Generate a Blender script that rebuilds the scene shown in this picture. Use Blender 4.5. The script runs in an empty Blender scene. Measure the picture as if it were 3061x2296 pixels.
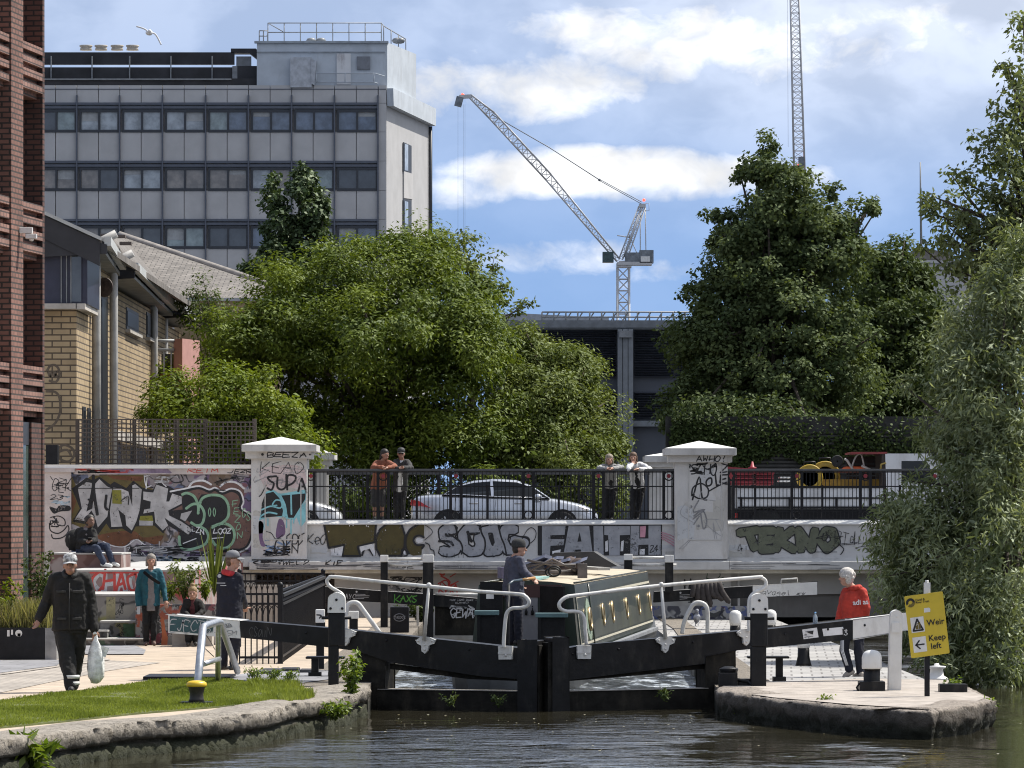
import bpy, bmesh, math, random
import numpy as np
from mathutils import Vector, Matrix
from mathutils.geometry import tessellate_polygon
random.seed(7)
RNG = np.random.default_rng(11)
R = math.radians
scene = bpy.context.scene
COL = scene.collection
# ------------------------------------------------------------------ camera
F, CX, HY, CZ = 13400.0, 1530.5, 1550.0, 2.25     # measured from the photograph: focal length, centre, horizon, eye height
cam_d = bpy.data.cameras.new("camera")
cam = bpy.data.objects.new("camera", cam_d); COL.objects.link(cam)
cam.location = (0, 0, CZ); cam.rotation_euler = (R(90), 0, 0)
cam_d.sensor_width = 36; cam_d.lens = 36 * F / 3061
cam_d.shift_y = (HY - 1148) / 3061
cam_d.clip_start = 0.5; cam_d.clip_end = 6000
scene.camera = cam
# ------------------------------------------------------------------ light
SUN_EL, SUN_AZ = R(57), R(62)          # azimuth measured from +Y (view direction) towards +X
sd = Vector((math.sin(SUN_AZ) * math.cos(SUN_EL), math.cos(SUN_AZ) * math.cos(SUN_EL), math.sin(SUN_EL)))
sun_d = bpy.data.lights.new("sun", 'SUN'); sun_d.energy = 4.3; sun_d.angle = R(0.55); sun_d.color = (1.0, 0.95, 0.87)
sun = bpy.data.objects.new("sun", sun_d); COL.objects.link(sun)
sun.rotation_euler = (-sd).to_track_quat('-Z', 'Y').to_euler()
scene.view_settings.view_transform = 'Standard'; scene.view_settings.look = 'None'
scene.view_settings.exposure = 0.6; scene.view_settings.gamma = 1.0
scene.view_settings.use_curve_mapping = False
scene.cycles.max_bounces = 6; scene.cycles.transparent_max_bounces = 6
scene.cycles.caustics_reflective = False; scene.cycles.caustics_refractive = False
scene.cycles.sample_clamp_indirect = 6; scene.cycles.filter_width = 1.1

class NT:
    """small node-expression helper"""
    def __init__(s, tree): s.t = tree; s.n = tree.nodes; s.l = tree.links
    def node(s, typ, **kw):
        n = s.n.new(typ)
        for k, v in kw.items(): setattr(n, k, v)
        return n
    def put(s, sock, v):
        if hasattr(v, 'is_output'): s.l.new(v, sock)
        elif v is not None: sock.default_value = v
    def m(s, op, a, b=None, c=None, clamp=False):
        n = s.node('ShaderNodeMath', operation=op, use_clamp=clamp)
        s.put(n.inputs[0], a); s.put(n.inputs[1], b); s.put(n.inputs[2], c)
        return n.outputs[0]
    def vm(s, op, a, b=None):
        n = s.node('ShaderNodeVectorMath', operation=op)
        s.put(n.inputs[0], a); s.put(n.inputs[1], b)
        return n.outputs[0]
    def mix(s, f, a, b, blend='MIX'):
        n = s.node('ShaderNodeMix', data_type='RGBA', blend_type=blend)
        s.put(n.inputs[0], f); s.put(n.inputs[6], a); s.put(n.inputs[7], b)
        return n.outputs[2]
    def noise(s, vec, scale, detail=3, rough=0.55, out=0):
        n = s.node('ShaderNodeTexNoise'); s.put(n.inputs['Vector'], vec)
        n.inputs['Scale'].default_value = scale; n.inputs['Detail'].default_value = detail; n.inputs['Roughness'].default_value = rough
        return n.outputs[out]
    def ramp(s, f, lo, hi, a=0.0, b=1.0):
        n = s.node('ShaderNodeMapRange', interpolation_type='SMOOTHSTEP'); s.put(n.inputs[0], f)
        for i, v in enumerate((lo, hi, a, b)): n.inputs[i + 1].default_value = v
        return n.outputs[0]
    def sep(s, v):
        n = s.node('ShaderNodeSeparateXYZ'); s.put(n.inputs[0], v); return n.outputs
    def comb(s, x, y, z):
        n = s.node('ShaderNodeCombineXYZ')
        for i, v in enumerate((x, y, z)): s.put(n.inputs[i], v)
        return n.outputs[0]

# ------------------------------------------------------------------ sky with broken cloud
world = bpy.data.worlds.new("World"); scene.world = world; world.use_nodes = True
w = NT(world.node_tree); w.n.clear()
d = w.node('ShaderNodeTexCoord').outputs['Generated']
dx, dy, dz = w.sep(d)[:]
lift = w.vm('NORMALIZE', w.comb(dx, dy, w.m('ADD', w.m('MULTIPLY', w.m('MAXIMUM', dz, 0.0), 1.2), 0.24)))
sky = w.node('ShaderNodeTexSky', sky_type='NISHITA'); sky.sun_disc = False
sky.sun_elevation = SUN_EL; sky.sun_rotation = SUN_AZ
sky.air_density = 1.0; sky.dust_density = 0.6; sky.ozone_density = 1.6
w.put(sky.inputs['Vector'], lift)
ysafe = w.m('MAXIMUM', dy, 0.05)
az = w.m('DIVIDE', dx, ysafe); el = w.m('DIVIDE', dz, ysafe)
front = w.ramp(dy, 0.5, 0.9)
def bank(px, py, rx, ry, amp):      # a cloud bank at a bearing and elevation, with angular half sizes (in 1/13400 rad)
    u = w.m('DIVIDE', w.m('SUBTRACT', az, (px - CX) / F), rx / F)
    v = w.m('DIVIDE', w.m('SUBTRACT', el, (HY - py) / F), ry / F)
    q = w.m('ADD', w.m('MULTIPLY', u, u), w.m('MULTIPLY', v, v))
    return w.m('MULTIPLY', w.m('SUBTRACT', 1.0, q, clamp=True), amp)
warp = w.noise(w.vm('MULTIPLY', d, (60, 60, 90)), 1.0, 3, 0.5, 1)
dw = w.vm('ADD', d, w.vm('MULTIPLY', w.vm('SUBTRACT', warp, (0.5, 0.5, 0.5)), (0.012, 0.012, 0.008)))
n1 = w.noise(w.vm('MULTIPLY', dw, (26, 26, 46)), 1.0, 7, 0.55)
n2 = w.noise(w.vm('MULTIPLY', dw, (9, 9, 22)), 1.0, 3, 0.5)
dens = w.m('ADD', w.m('MULTIPLY', n1, 0.9), w.m('MULTIPLY', n2, 0.35))
banks = None
for b in ((1900, 520, 760, 115, .62), (1420, 560, 300, 90, .35), (1600, 265, 420, 150, .46), (1290, 250, 260, 170, .42), (2350, 110, 900, 210, .46), (1750, 60, 500, 110, .36),
          (880, 110, 380, 130, .34), (620, 40, 260, 110, .3), (1640, 770, 330, 90, .40), (1420, 150, 200, 130, .28), (2950, 150, 400, 300, .30), (1950, 820, 240, 60, .16)):
    k = bank(*b); banks = k if banks is None else w.m('MAXIMUM', banks, k)
banks = w.m('MULTIPLY', banks, front)
other = w.m('MULTIPLY', w.m('SUBTRACT', 1.0, front), -0.12)
dens = w.m('ADD', dens, w.m('ADD', banks, other))
fine = w.noise(w.vm('MULTIPLY', dw, (110, 110, 150)), 1.0, 5, 0.6)
cloud = w.ramp(w.m('ADD', dens, w.m('MULTIPLY', w.m('SUBTRACT', fine, 0.5), 0.34)), 0.78, 1.22)
hazec = w.m('ADD', w.m('MULTIPLY', w.ramp(el, 0.05, 0.12), w.m('ADD', 0.26, w.m('MULTIPLY', w.ramp(az, -0.02, 0.08), 0.26))), 0.06)
cloud_all = w.m('MAXIMUM', cloud, hazec)
shade = w.ramp(w.noise(w.vm('MULTIPLY', dw, (40, 40, 70)), 1.0, 5, 0.5), 0.36, 0.66, 0.66, 1.0)
skyt = w.mix(1.0, sky.outputs[0], (0.86, 0.98, 1.13, 1), 'MULTIPLY')
white = w.vm('MULTIPLY', w.comb(shade, shade, shade), (10.2, 10.3, 10.5))
colr = w.mix(cloud_all, skyt, white)
bg = w.node('ShaderNodeBackground'); w.put(bg.inputs[0], colr); bg.inputs[1].default_value = 0.086
out = w.node('ShaderNodeOutputWorld'); w.l.new(bg.outputs[0], out.inputs[0])

# ------------------------------------------------------------------ placement helpers (a photo pixel and a distance give a point in the place)
def wx(px, Y): return (px - CX) * Y / F
def wz(py, Y): return CZ + (HY - py) * Y / F
def P(px, py, Y): return Vector((wx(px, Y), Y, wz(py, Y)))
def G(px, py, z=0.0):
    Y = F * (CZ - z) / (py - HY); return Vector((wx(px, Y), Y, z))

# ------------------------------------------------------------------ materials
MATS = {}
def mat(name, col, rough=0.7, metal=0.0, var=0.18, vs=3.0, bump=0.0, bs=30.0, stain=None, ss=1.2, samt=0.5, trans=0.0, emit=None, coat=0.0, spec=0.5):
    if name in MATS: return MATS[name]
    m = bpy.data.materials.new(name); m.use_nodes = True; MATS[name] = m
    t = NT(m.node_tree); b = t.n['Principled BSDF']
    c = (col[0], col[1], col[2], 1)
    co = t.node('ShaderNodeTexCoord').outputs['Object']
    n = t.noise(co, vs, 5, 0.6)
    lo = tuple(max(0, x * (1 - var)) for x in col) + (1,); hi = tuple(min(1, x * (1 + var)) for x in col) + (1,)
    base = t.mix(t.ramp(n, 0.3, 0.7), lo, hi)
    if stain is not None:
        s1 = t.ramp(t.noise(t.vm('MULTIPLY', co, (1, 1, 0.35)), ss, 6, 0.65), 0.5, 0.72, 0, samt)
        base = t.mix(s1, base, tuple(stain) + (1,))
    t.put(b.inputs['Base Color'], base)
    b.inputs['Roughness'].default_value = rough; b.inputs['Metallic'].default_value = metal
    b.inputs['Specular IOR Level'].default_value = spec
    if coat: b.inputs['Coat Weight'].default_value = coat; b.inputs['Coat Roughness'].default_value = 0.05
    if trans: b.inputs['Transmission Weight'].default_value = trans
    if emit: b.inputs['Emission Color'].default_value = tuple(emit[:3]) + (1,); b.inputs['Emission Strength'].default_value = emit[3]
    if bump:
        bn = t.node('ShaderNodeBump'); bn.inputs['Strength'].default_value = min(1, bump); bn.inputs['Distance'].default_value = 0.02
        t.put(bn.inputs['Height'], t.noise(co, bs, 4, 0.65)); t.l.new(bn.outputs[0], b.inputs['Normal'])
    return m

def brick(name, c1, c2, mortar, bw=0.225, bh=0.075, mw=0.012, bump=0.5, off=0.5, rough=0.85):
    m = bpy.data.materials.new(name); m.use_nodes = True; MATS[name] = m
    t = NT(m.node_tree); b = t.n['Principled BSDF']
    co = t.node('ShaderNodeTexCoord').outputs['Object']
    x, y, z = t.sep(co)[:]
    uv = t.comb(t.m('ADD', x, y), z, 0.0)
    k = t.node('ShaderNodeTexBrick'); t.put(k.inputs['Vector'], uv); k.offset = off
    k.inputs['Scale'].default_value = 1; k.inputs['Brick Width'].default_value = bw; k.inputs['Row Height'].default_value = bh
    k.inputs['Mortar Size'].default_value = mw; k.inputs['Mortar Smooth'].default_value = 0.1; k.inputs['Bias'].default_value = -0.1
    k.inputs['Color1'].default_value = c1 + (1,); k.inputs['Color2'].default_value = c2 + (1,); k.inputs['Mortar'].default_value = mortar + (1,)
    n = t.ramp(t.noise(co, 0.9, 5, 0.6), 0.3, 0.75, 0.72, 1.12)
    t.put(b.inputs['Base Color'], t.mix(1.0, k.outputs[0], t.comb(n, n, n), 'MULTIPLY'))
    b.inputs['Roughness'].default_value = rough
    bn = t.node('ShaderNodeBump'); bn.inputs['Strength'].default_value = bump; bn.inputs['Distance'].default_value = 0.02; bn.invert = True
    t.put(bn.inputs['Height'], k.outputs[1]); t.l.new(bn.outputs[0], b.inputs['Normal'])
    return m

# ------------------------------------------------------------------ mesh builder
def rotm(rx=0, ry=0, rz=0): return Matrix.Rotation(rz, 3, 'Z') @ Matrix.Rotation(ry, 3, 'Y') @ Matrix.Rotation(rx, 3, 'X')
class MB:
    def __init__(s): s.v = []; s.f = []; s.sm = []
    def add(s, vs, fs, smooth=False):
        o = len(s.v); s.v += [tuple(p) for p in vs]; s.f += [tuple(i + o for i in f) for f in fs]; s.sm += [smooth] * len(fs); return s
    def box(s, lo, hi, M=None, c=None):
        x0, y0, z0 = lo; x1, y1, z1 = hi
        vs = [Vector(p) for p in ((x0,y0,z0),(x1,y0,z0),(x1,y1,z0),(x0,y1,z0),(x0,y0,z1),(x1,y0,z1),(x1,y1,z1),(x0,y1,z1))]
        if M is not None:
            c = Vector(c) if c is not None else Vector((0,0,0)); vs = [M @ p + c for p in vs]
        return s.add(vs, [(0,3,2,1),(4,5,6,7),(0,1,5,4),(1,2,6,5),(2,3,7,6),(3,0,4,7)])
    def cbox(s, c, size, M=None):
        h = [k / 2 for k in size]
        if M is None: return s.box([c[i] - h[i] for i in range(3)], [c[i] + h[i] for i in range(3)])
        return s.box([-k for k in h], h, M, c)
    def beam(s, a, b, wd, ht, up=(0, 0, 1), ht2=None):
        """box from a to b (centre line), width wd across, height ht along up"""
        a, b = Vector(a), Vector(b); d = (b - a).normalized(); u = Vector(up); sdv = d.cross(u).normalized(); u = sdv.cross(d).normalized()
        h2 = ht if ht2 is None else ht2
        vs = []
        for p, h in ((a, ht), (b, h2)):
            for i, j in ((-1,-1),(1,-1),(1,1),(-1,1)): vs.append(p + sdv * wd / 2 * i + u * h / 2 * j)
        return s.add(vs, [(0,1,2,3),(4,7,6,5),(0,4,5,1),(1,5,6,2),(2,6,7,3),(3,7,4,0)])
    def tube(s, pts, r, seg=10, caps=True, closed=False, smooth=True):
        pts = [Vector(p) for p in pts]; n = len(pts)
        rs = r if hasattr(r, '__len__') else [r] * n
        d0 = (pts[1] - pts[0]).normalized(); u = d0.orthogonal().normalized(); rings = []
        for i, p in enumerate(pts):
            if closed: t = (pts[(i + 1) % n] - pts[i - 1]).normalized()
            else: t = (pts[min(i + 1, n - 1)] - pts[max(i - 1, 0)]).normalized()
            u = (u - t * u.dot(t)); u = u.normalized() if u.length > 1e-6 else t.orthogonal().normalized()
            q = t.cross(u)
            rings.append([p + (u * math.cos(2 * math.pi * k / seg) + q * math.sin(2 * math.pi * k / seg)) * rs[i] for k in range(seg)])
        vs = [p for ring in rings for p in ring]; fs = []
        for i in range(n if closed else n - 1):
            a, b = i * seg, ((i + 1) % n) * seg
            for k in range(seg): fs.append((a + k, a + (k + 1) % seg, b + (k + 1) % seg, b + k))
        s.add(vs, fs, smooth)
        if caps and not closed:
            o = len(s.v) - len(vs)
            s.f += [tuple(o + k for k in range(seg))[::-1], tuple(o + (n - 1) * seg + k for k in range(seg))]; s.sm += [False, False]
        return s
    def lathe(s, prof, c, seg=20, axis='Z', smooth=True, M=None):
        """prof: list of (r, h) bottom to top"""
        vs, fs = [], []
        for r, h in prof:
            for k in range(seg):
                a = 2 * math.pi * k / seg; p = Vector((r * math.cos(a), r * math.sin(a), h))
                if axis == 'Y': p = Vector((p.x, p.z, p.y))
                if axis == 'X': p = Vector((p.z, p.x, p.y))
                if M is not None: p = M @ p
                vs.append(p + Vector(c))
        for i in range(len(prof) - 1):
            for k in range(seg): fs.append((i*seg + k, i*seg + (k+1) % seg, (i+1)*seg + (k+1) % seg, (i+1)*seg + k))
        s.add(vs, fs, smooth); o = len(s.v) - len(vs); n = len(prof)
        if prof[0][0] > 1e-5: s.f.append(tuple(o + k for k in range(seg))[::-1]); s.sm.append(False)
        if prof[-1][0] > 1e-5: s.f.append(tuple(o + (n-1)*seg + k for k in range(seg))); s.sm.append(False)
        return s
    def prism(s, poly, off):
        """extrude a planar 3-D polygon by vector off (solid)"""
        poly = [Vector(p) for p in poly]; n = len(poly); off = Vector(off)
        tris = tessellate_polygon([poly])
        vs = poly + [p + off for p in poly]
        fs = [tuple(t) for t in tris] + [tuple(n + i for i in t)[::-1] for t in tris] + [(i, (i+1) % n, n + (i+1) % n, n + i) for i in range(n)]
        return s.add(vs, fs)
    def poly(s, pts):
        pts = [Vector(p) for p in pts]; t = tessellate_polygon([pts])
        return s.add(pts, [tuple(k) for k in t])
    def ball(s, c, r, seg=12, M=None):
        r = r if hasattr(r, '__len__') else (r, r, r); n = seg // 2; vs, fs = [], []
        for i in range(n + 1):
            th = math.pi * i / n
            for k in range(seg):
                a = 2 * math.pi * k / seg
                p = Vector((r[0]*math.sin(th)*math.cos(a), r[1]*math.sin(th)*math.sin(a), -r[2]*math.cos(th)))
                vs.append((M @ p if M is not None else p) + Vector(c))
        for i in range(n):
            for k in range(seg): fs.append((i*seg+k, i*seg+(k+1) % seg, (i+1)*seg+(k+1) % seg, (i+1)*seg+k))
        return s.add(vs, fs, True)
    def capsule(s, a, b, ra, rb, seg=12):
        a, b = Vector(a), Vector(b); d = b - a; L = d.length
        if L < 1e-6: return s.ball(a, ra, seg)
        d = d / L; pts, rs = [], []
        for k in (-90, -60, -30, 0): pts.append(a + d * ra * math.sin(R(k))); rs.append(max(ra * math.cos(R(k)), 1e-4))
        for k in (0, 30, 60, 90): pts.append(b + d * rb * math.sin(R(k))); rs.append(max(rb * math.cos(R(k)), 1e-4))
        return s.tube(pts, rs, seg)
    def build(s, name, m, parent=None, local=False, kind=None, bevel=0.0):
        me = bpy.data.meshes.new(name)
        vs = s.v
        if parent is not None and not local:
            Mi = world_of(parent).inverted(); vs = [tuple(Mi @ Vector(p)) for p in s.v]
        me.from_pydata(vs, [], s.f); me.update()
        me.polygons.foreach_set('use_smooth', s.sm)
        if m is not None: me.materials.append(m)
        o = bpy.data.objects.new(name, me); COL.objects.link(o)
        if parent is not None: o.parent = parent
        if kind: o['kind'] = kind
        if bevel:
            bv = o.modifiers.new('edge', 'BEVEL'); bv.width = bevel; bv.segments = 2; bv.limit_method = 'ANGLE'; bv.angle_limit = R(40)
        return o
def world_of(o):
    M = Matrix.LocRotScale(o.location, o.rotation_euler, o.scale)
    return world_of(o.parent) @ M if o.parent is not None else M
def thing(name, label, cat, loc=(0, 0, 0), rz=0.0, group=None):
    o = bpy.data.objects.new(name, None); COL.objects.link(o); o.empty_display_size = 0.2
    o.location = loc; o.rotation_euler = (0, 0, rz); o['label'] = label; o['category'] = cat
    if group: o['group'] = group
    return o
def tag(o, label, cat, group=None):
    o['label'] = label; o['category'] = cat
    if group: o['group'] = group
    return o
def dup(root, loc, rz=None, label=None):
    r = root.copy(); COL.objects.link(r); r.location = loc
    if rz is not None: r.rotation_euler = (0, 0, rz)
    if label: r['label'] = label
    for ch in list(root.children):
        c = ch.copy(); COL.objects.link(c); c.parent = r
        for g in list(ch.children):
            q = g.copy(); COL.objects.link(q); q.parent = c
    return r
def smooth_path(pts, n=6, closed=False):
    """Catmull-Rom through points"""
    pts = [Vector(p) for p in pts]; out = []; N = len(pts)
    for i in range(N if closed else N - 1):
        g = lambda k: pts[k % N] if closed else pts[min(max(k, 0), N - 1)]
        p0, p1, p2, p3 = g(i - 1), g(i), g(i + 1), g(i + 2)
        for j in range(n):
            t = j / n
            out.append(0.5 * ((2*p1) + (p2 - p0)*t + (2*p0 - 5*p1 + 4*p2 - p3)*t*t + (3*p1 - p0 - 3*p2 + p3)*t**3))
    if not closed: out.append(pts[-1])
    return out
def text_mesh(body, size, m, name, parent, M, extrude=0.001, align='LEFT'):
    cu = bpy.data.curves.new(name, 'FONT'); cu.body = body; cu.size = size; cu.extrude = extrude; cu.align_x = align; cu.resolution_u = 3; cu.offset = size * .012
    o = bpy.data.objects.new(name, cu); COL.objects.link(o)
    dg = bpy.context.evaluated_depsgraph_get(); me = bpy.data.meshes.new_from_object(o.evaluated_get(dg))
    bpy.data.objects.remove(o); bpy.data.curves.remove(cu)
    q = bpy.data.objects.new(name, me); COL.objects.link(q); me.materials.clear(); me.materials.append(m)
    me.transform(world_of(parent).inverted() @ M if parent is not None else M)
    if parent is not None: q.parent = parent
    return q
from mathutils import noise as mnoise
WATER_Z = -0.36
# ------------------------------------------------------------------ shared materials
M_conc = mat('pale_concrete', (0.42, 0.39, 0.35), 0.85, var=0.2, vs=2, bump=0.3, bs=25, stain=(0.2, 0.18, 0.15), ss=0.8, samt=0.4)
M_black = mat('black_painted_timber', (0.008, 0.008, 0.009), 0.5, var=0.4, vs=6, bump=0.25, bs=14, stain=(0.025, 0.024, 0.021), ss=3, samt=0.4, spec=0.2)
M_blackmetal = mat('black_painted_iron', (0.010, 0.010, 0.012), 0.45, var=0.3, vs=8, spec=0.25)
M_white = mat('white_gloss_paint', (0.72, 0.71, 0.68), 0.4, var=0.06, vs=5, stain=(0.42, 0.40, 0.36), ss=5, samt=0.45, bump=0.1, bs=20)
M_wallwhite = mat('white_painted_render', (0.54, 0.535, 0.525), 0.85, var=0.07, vs=1.2, bump=0.2, bs=30, stain=(0.34, 0.32, 0.29), ss=1.6, samt=0.8)
M_wetwood = mat('dark_wet_timber', (0.014, 0.013, 0.011), 0.65, var=0.5, vs=5, bump=0.5, bs=12, stain=(0.06, 0.052, 0.04), ss=2.5, samt=0.6, spec=0.15)
M_glassdark = mat('dark_window_glass', (0.02, 0.025, 0.03), 0.06, var=0.2, spec=0.9)
M_skin = mat('skin', (0.43, 0.24, 0.17), 0.55, var=0.08, vs=20)
M_skin2 = mat('tanned_skin', (0.33, 0.17, 0.115), 0.55, var=0.08, vs=20)
M_skin3 = mat('brown_skin', (0.14, 0.075, 0.05), 0.55, var=0.08, vs=20)
M_steel = mat('galvanised_steel', (0.45, 0.47, 0.49), 0.35, metal=0.85, var=0.15, vs=12)
M_greypaint = mat('grey_paint', (0.2, 0.21, 0.22), 0.5)

def grafmat(name, base, cols, sc=1.6, rough=0.8, amt=0.85):
    m = bpy.data.materials.new(name); m.use_nodes = True
    t = NT(m.node_tree); b = t.n['Principled BSDF']
    co = t.node('ShaderNodeTexCoord').outputs['Object']
    x = t.mix(t.ramp(t.noise(co, sc * 2, 4), 0.35, 0.65), tuple(k * 0.8 for k in base) + (1,), tuple(base) + (1,))
    for i, c in enumerate(cols):
        v = t.vm('ADD', co, (7.3 * i + 1.7, 3.1 * i, 5.9 * i))
        wv = t.vm('ADD', v, t.vm('MULTIPLY', t.noise(v, sc * 1.6, 3, 0.6, 1), (0.5, 0.5, 0.5)))
        n = t.noise(wv, sc * (1 + 0.35 * (i % 3)), 2, 0.5)
        if i % 2: f = t.m('MULTIPLY', t.ramp(t.m('ABSOLUTE', t.m('SUBTRACT', n, 0.5)), 0.012, 0.028, 1, 0), amt)
        else: f = t.ramp(n, 0.57, 0.6, 0, amt)
        x = t.mix(f, x, tuple(c) + (1,))
    t.put(b.inputs['Base Color'], x); b.inputs['Roughness'].default_value = rough
    return m

def pavers(name, c1, c2, mortar, bw, bh, mw, rough=0.85, rot=0.0, bump=0.4):
    m = bpy.data.materials.new(name); m.use_nodes = True
    t = NT(m.node_tree); b = t.n['Principled BSDF']
    co = t.node('ShaderNodeTexCoord').outputs['Object']
    mp = t.node('ShaderNodeMapping'); mp.inputs['Rotation'].default_value = (0, 0, rot); t.put(mp.inputs[0], co)
    k = t.node('ShaderNodeTexBrick'); t.put(k.inputs['Vector'], mp.outputs[0])
    k.inputs['Scale'].default_value = 1; k.inputs['Brick Width'].default_value = bw; k.inputs['Row Height'].default_value = bh; k.inputs['Mortar Size'].default_value = mw
    k.inputs['Color1'].default_value = c1 + (1,); k.inputs['Color2'].default_value = c2 + (1,); k.inputs['Mortar'].default_value = mortar + (1,)
    n = t.ramp(t.noise(co, 0.8, 6, 0.65), 0.3, 0.72, 0.72, 1.1)
    t.put(b.inputs['Base Color'], t.mix(1.0, k.outputs[0], t.comb(n, n, n), 'MULTIPLY'))
    b.inputs['Roughness'].default_value = rough
    bn = t.node('ShaderNodeBump'); bn.inputs['Strength'].default_value = bump; bn.inputs['Distance'].default_value = 0.03; bn.invert = True
    t.put(bn.inputs['Height'], k.outputs[1]); t.l.new(bn.outputs[0], b.inputs['Normal'])
    return m
def stonemat(name, top, moss, fall=-5.5, dirt_shade=(0.105, 0.092, 0.072)):
    m = bpy.data.materials.new(name); m.use_nodes = True
    t = NT(m.node_tree); b = t.n['Principled BSDF']
    co = t.node('ShaderNodeTexCoord').outputs['Object']; z = t.sep(co)[2]
    n = t.noise(co, 5, 6, 0.7)
    base = t.mix(t.ramp(n, 0.3, 0.7), tuple(k * 0.62 for k in top) + (1,), tuple(top) + (1,))
    spk = t.ramp(t.noise(co, 17, 5, 0.75), 0.52, 0.66, 0, 0.7)
    base = t.mix(spk, base, (0.07, 0.06, 0.05, 1))
    mz = t.m('ADD', t.m('MULTIPLY', z, -4.0), t.m('MULTIPLY', t.noise(co, 3.5, 5, 0.65), 1.1))     # weed and algae grow near the water line
    base = t.mix(t.ramp(mz, 0.95, 1.4, 0, 0.92), base, tuple(moss) + (1,))
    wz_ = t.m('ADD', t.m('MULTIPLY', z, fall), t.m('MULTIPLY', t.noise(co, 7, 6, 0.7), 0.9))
    base = t.mix(t.ramp(wz_, 0.62, 1.05, 0, 0.8), base, tuple(dirt_shade) + (1,))  # weathering below the lip, with the shade of the face painted in
    base = t.mix(t.ramp(mz, 1.15, 1.6, 0, 0.95), base, tuple(moss) + (1,))
    t.put(b.inputs['Base Color'], base); b.inputs['Roughness'].default_value = 0.9
    bn = t.node('ShaderNodeBump'); bn.inputs['Strength'].default_value = 1.0; bn.inputs['Distance'].default_value = 0.07
    t.put(bn.inputs['Height'], t.noise(co, 14, 6, 0.7)); t.l.new(bn.outputs[0], b.inputs['Normal'])
    return m

# ------------------------------------------------------------------ ground, water
M_earth = mat('earth', (0.12, 0.10, 0.07), 0.95, var=0.3, vs=0.3)
MB().poly([(-2500, 5, -1.6), (2500, 5, -1.6), (2500, 3500, -1.6), (-2500, 3500, -1.6)]).build('ground', M_earth, kind='structure')
MB().box((-400, 117.6, -1.5), (400, 900, 1.7)).build('street_ground', mat('street_asphalt', (0.07, 0.07, 0.07), 0.9), kind='structure')

def water_material(nm='canal_water', amp=.034):
    m = bpy.data.materials.new(nm); m.use_nodes = True
    t = NT(m.node_tree); b = t.n['Principled BSDF']
    b.inputs['Base Color'].default_value = (0.032, 0.029, 0.018, 1); b.inputs['Roughness'].default_value = 0.04; b.inputs['IOR'].default_value = 1.33
    co = t.node('ShaderNodeTexCoord').outputs['Object']
    if amp > .1:
        f = t.ramp(t.m('ADD', t.noise(t.vm('MULTIPLY', co, (3.5, 1.0, 1)), 1.0, 6, .7), t.m('MULTIPLY', t.noise(co, .5, 2), .3)), .62, .78, 0, .6); t.put(b.inputs['Base Color'], t.mix(f, (.03, .035, .035, 1), (.62, .68, .74, 1))); t.put(b.inputs['Roughness'], t.m('ADD', .05, t.m('MULTIPLY', f, .4)))  # pale flecks paint the sun glints of the lock into the water colour
    wp = t.vm('ADD', co, t.vm('MULTIPLY', t.noise(co, 0.35, 2, 0.5, 1), (1.6, 1.6, 0)))
    a = t.noise(t.vm('MULTIPLY', wp, (0.9, 1.4, 1)), 1.0, 2, 0.5)
    c = t.noise(t.vm('MULTIPLY', wp, (2.6, 4.2, 1)), 1.0, 3, 0.55)
    e = t.noise(t.vm('MULTIPLY', wp, (7.0, 10.5, 1)), 1.0, 2, 0.5)
    patch = t.ramp(t.noise(t.vm('MULTIPLY', co, (.5, .28, 1)), 0.5, 4, 0.55), 0.42, 0.62, 0.25, 2.4)
    h = t.m('ADD', t.m('MULTIPLY', a, 1.0), t.m('ADD', t.m('MULTIPLY', c, 0.55), t.m('MULTIPLY', e, 0.24)))
    h = t.m('MULTIPLY', h, patch)
    bn = t.node('ShaderNodeBump'); bn.inputs['Strength'].default_value = 1.0; bn.inputs['Distance'].default_value = amp
    t.put(bn.inputs['Height'], h); t.l.new(bn.outputs[0], b.inputs['Normal'])
    return m
MB().poly([(-70, 12, WATER_Z), (70, 12, WATER_Z), (70, 117, WATER_Z), (-70, 117, WATER_Z)]).build('canal_water', water_material(), kind='structure')
MB().poly([(-1.95, 61.9, WATER_Z + .012), (2.8, 61.9, WATER_Z + .012), (3.4, 92.5, WATER_Z + .012), (-1.95, 92.5, WATER_Z + .012)]).build('lock_chamber_water', water_material('glinting_water', .3), kind='structure')

M_path = mat('resin_gravel_path', (0.43, 0.355, 0.275), 0.95, var=0.16, vs=2.2, bump=0.3, bs=50, stain=(0.24, 0.205, 0.17), ss=1.4, samt=0.65)
M_cobble = pavers('cobble_setts', (0.43, 0.385, 0.33), (0.34, 0.305, 0.265), (0.26, 0.23, 0.2), 0.14, 0.7, 0.012, rot=0.12)
M_slab = pavers('grey_paving_slabs', (0.27, 0.27, 0.28), (0.23, 0.23, 0.245), (0.13, 0.13, 0.13), 0.6, 0.9, 0.012, rot=0.1)
M_block = pavers('lockside_block_paving', (0.38, 0.37, 0.35), (0.33, 0.32, 0.31), (0.19, 0.18, 0.17), 0.30, 0.8, 0.016, rot=0.06)
M_stone = stonemat('canal_coping_stone', (0.42, 0.375, 0.315), (0.028, 0.032, 0.012))
M_apron = mat('worn_apron_stone', (.36, .32, .28), .9, var=.22, vs=3, bump=.6, bs=22, stain=(.2, .165, .13), ss=2, samt=.6)
M_stoned = stonemat('island_stone', (0.40, 0.345, 0.29), (0.02, 0.022, 0.011), -9.0, (.055, .046, .036))  # shadowed island face painted darker below its lip
M_lockstone = stonemat('lock_wall_stone', (0.30, 0.26, 0.21), (0.03, 0.03, 0.02))

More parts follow.
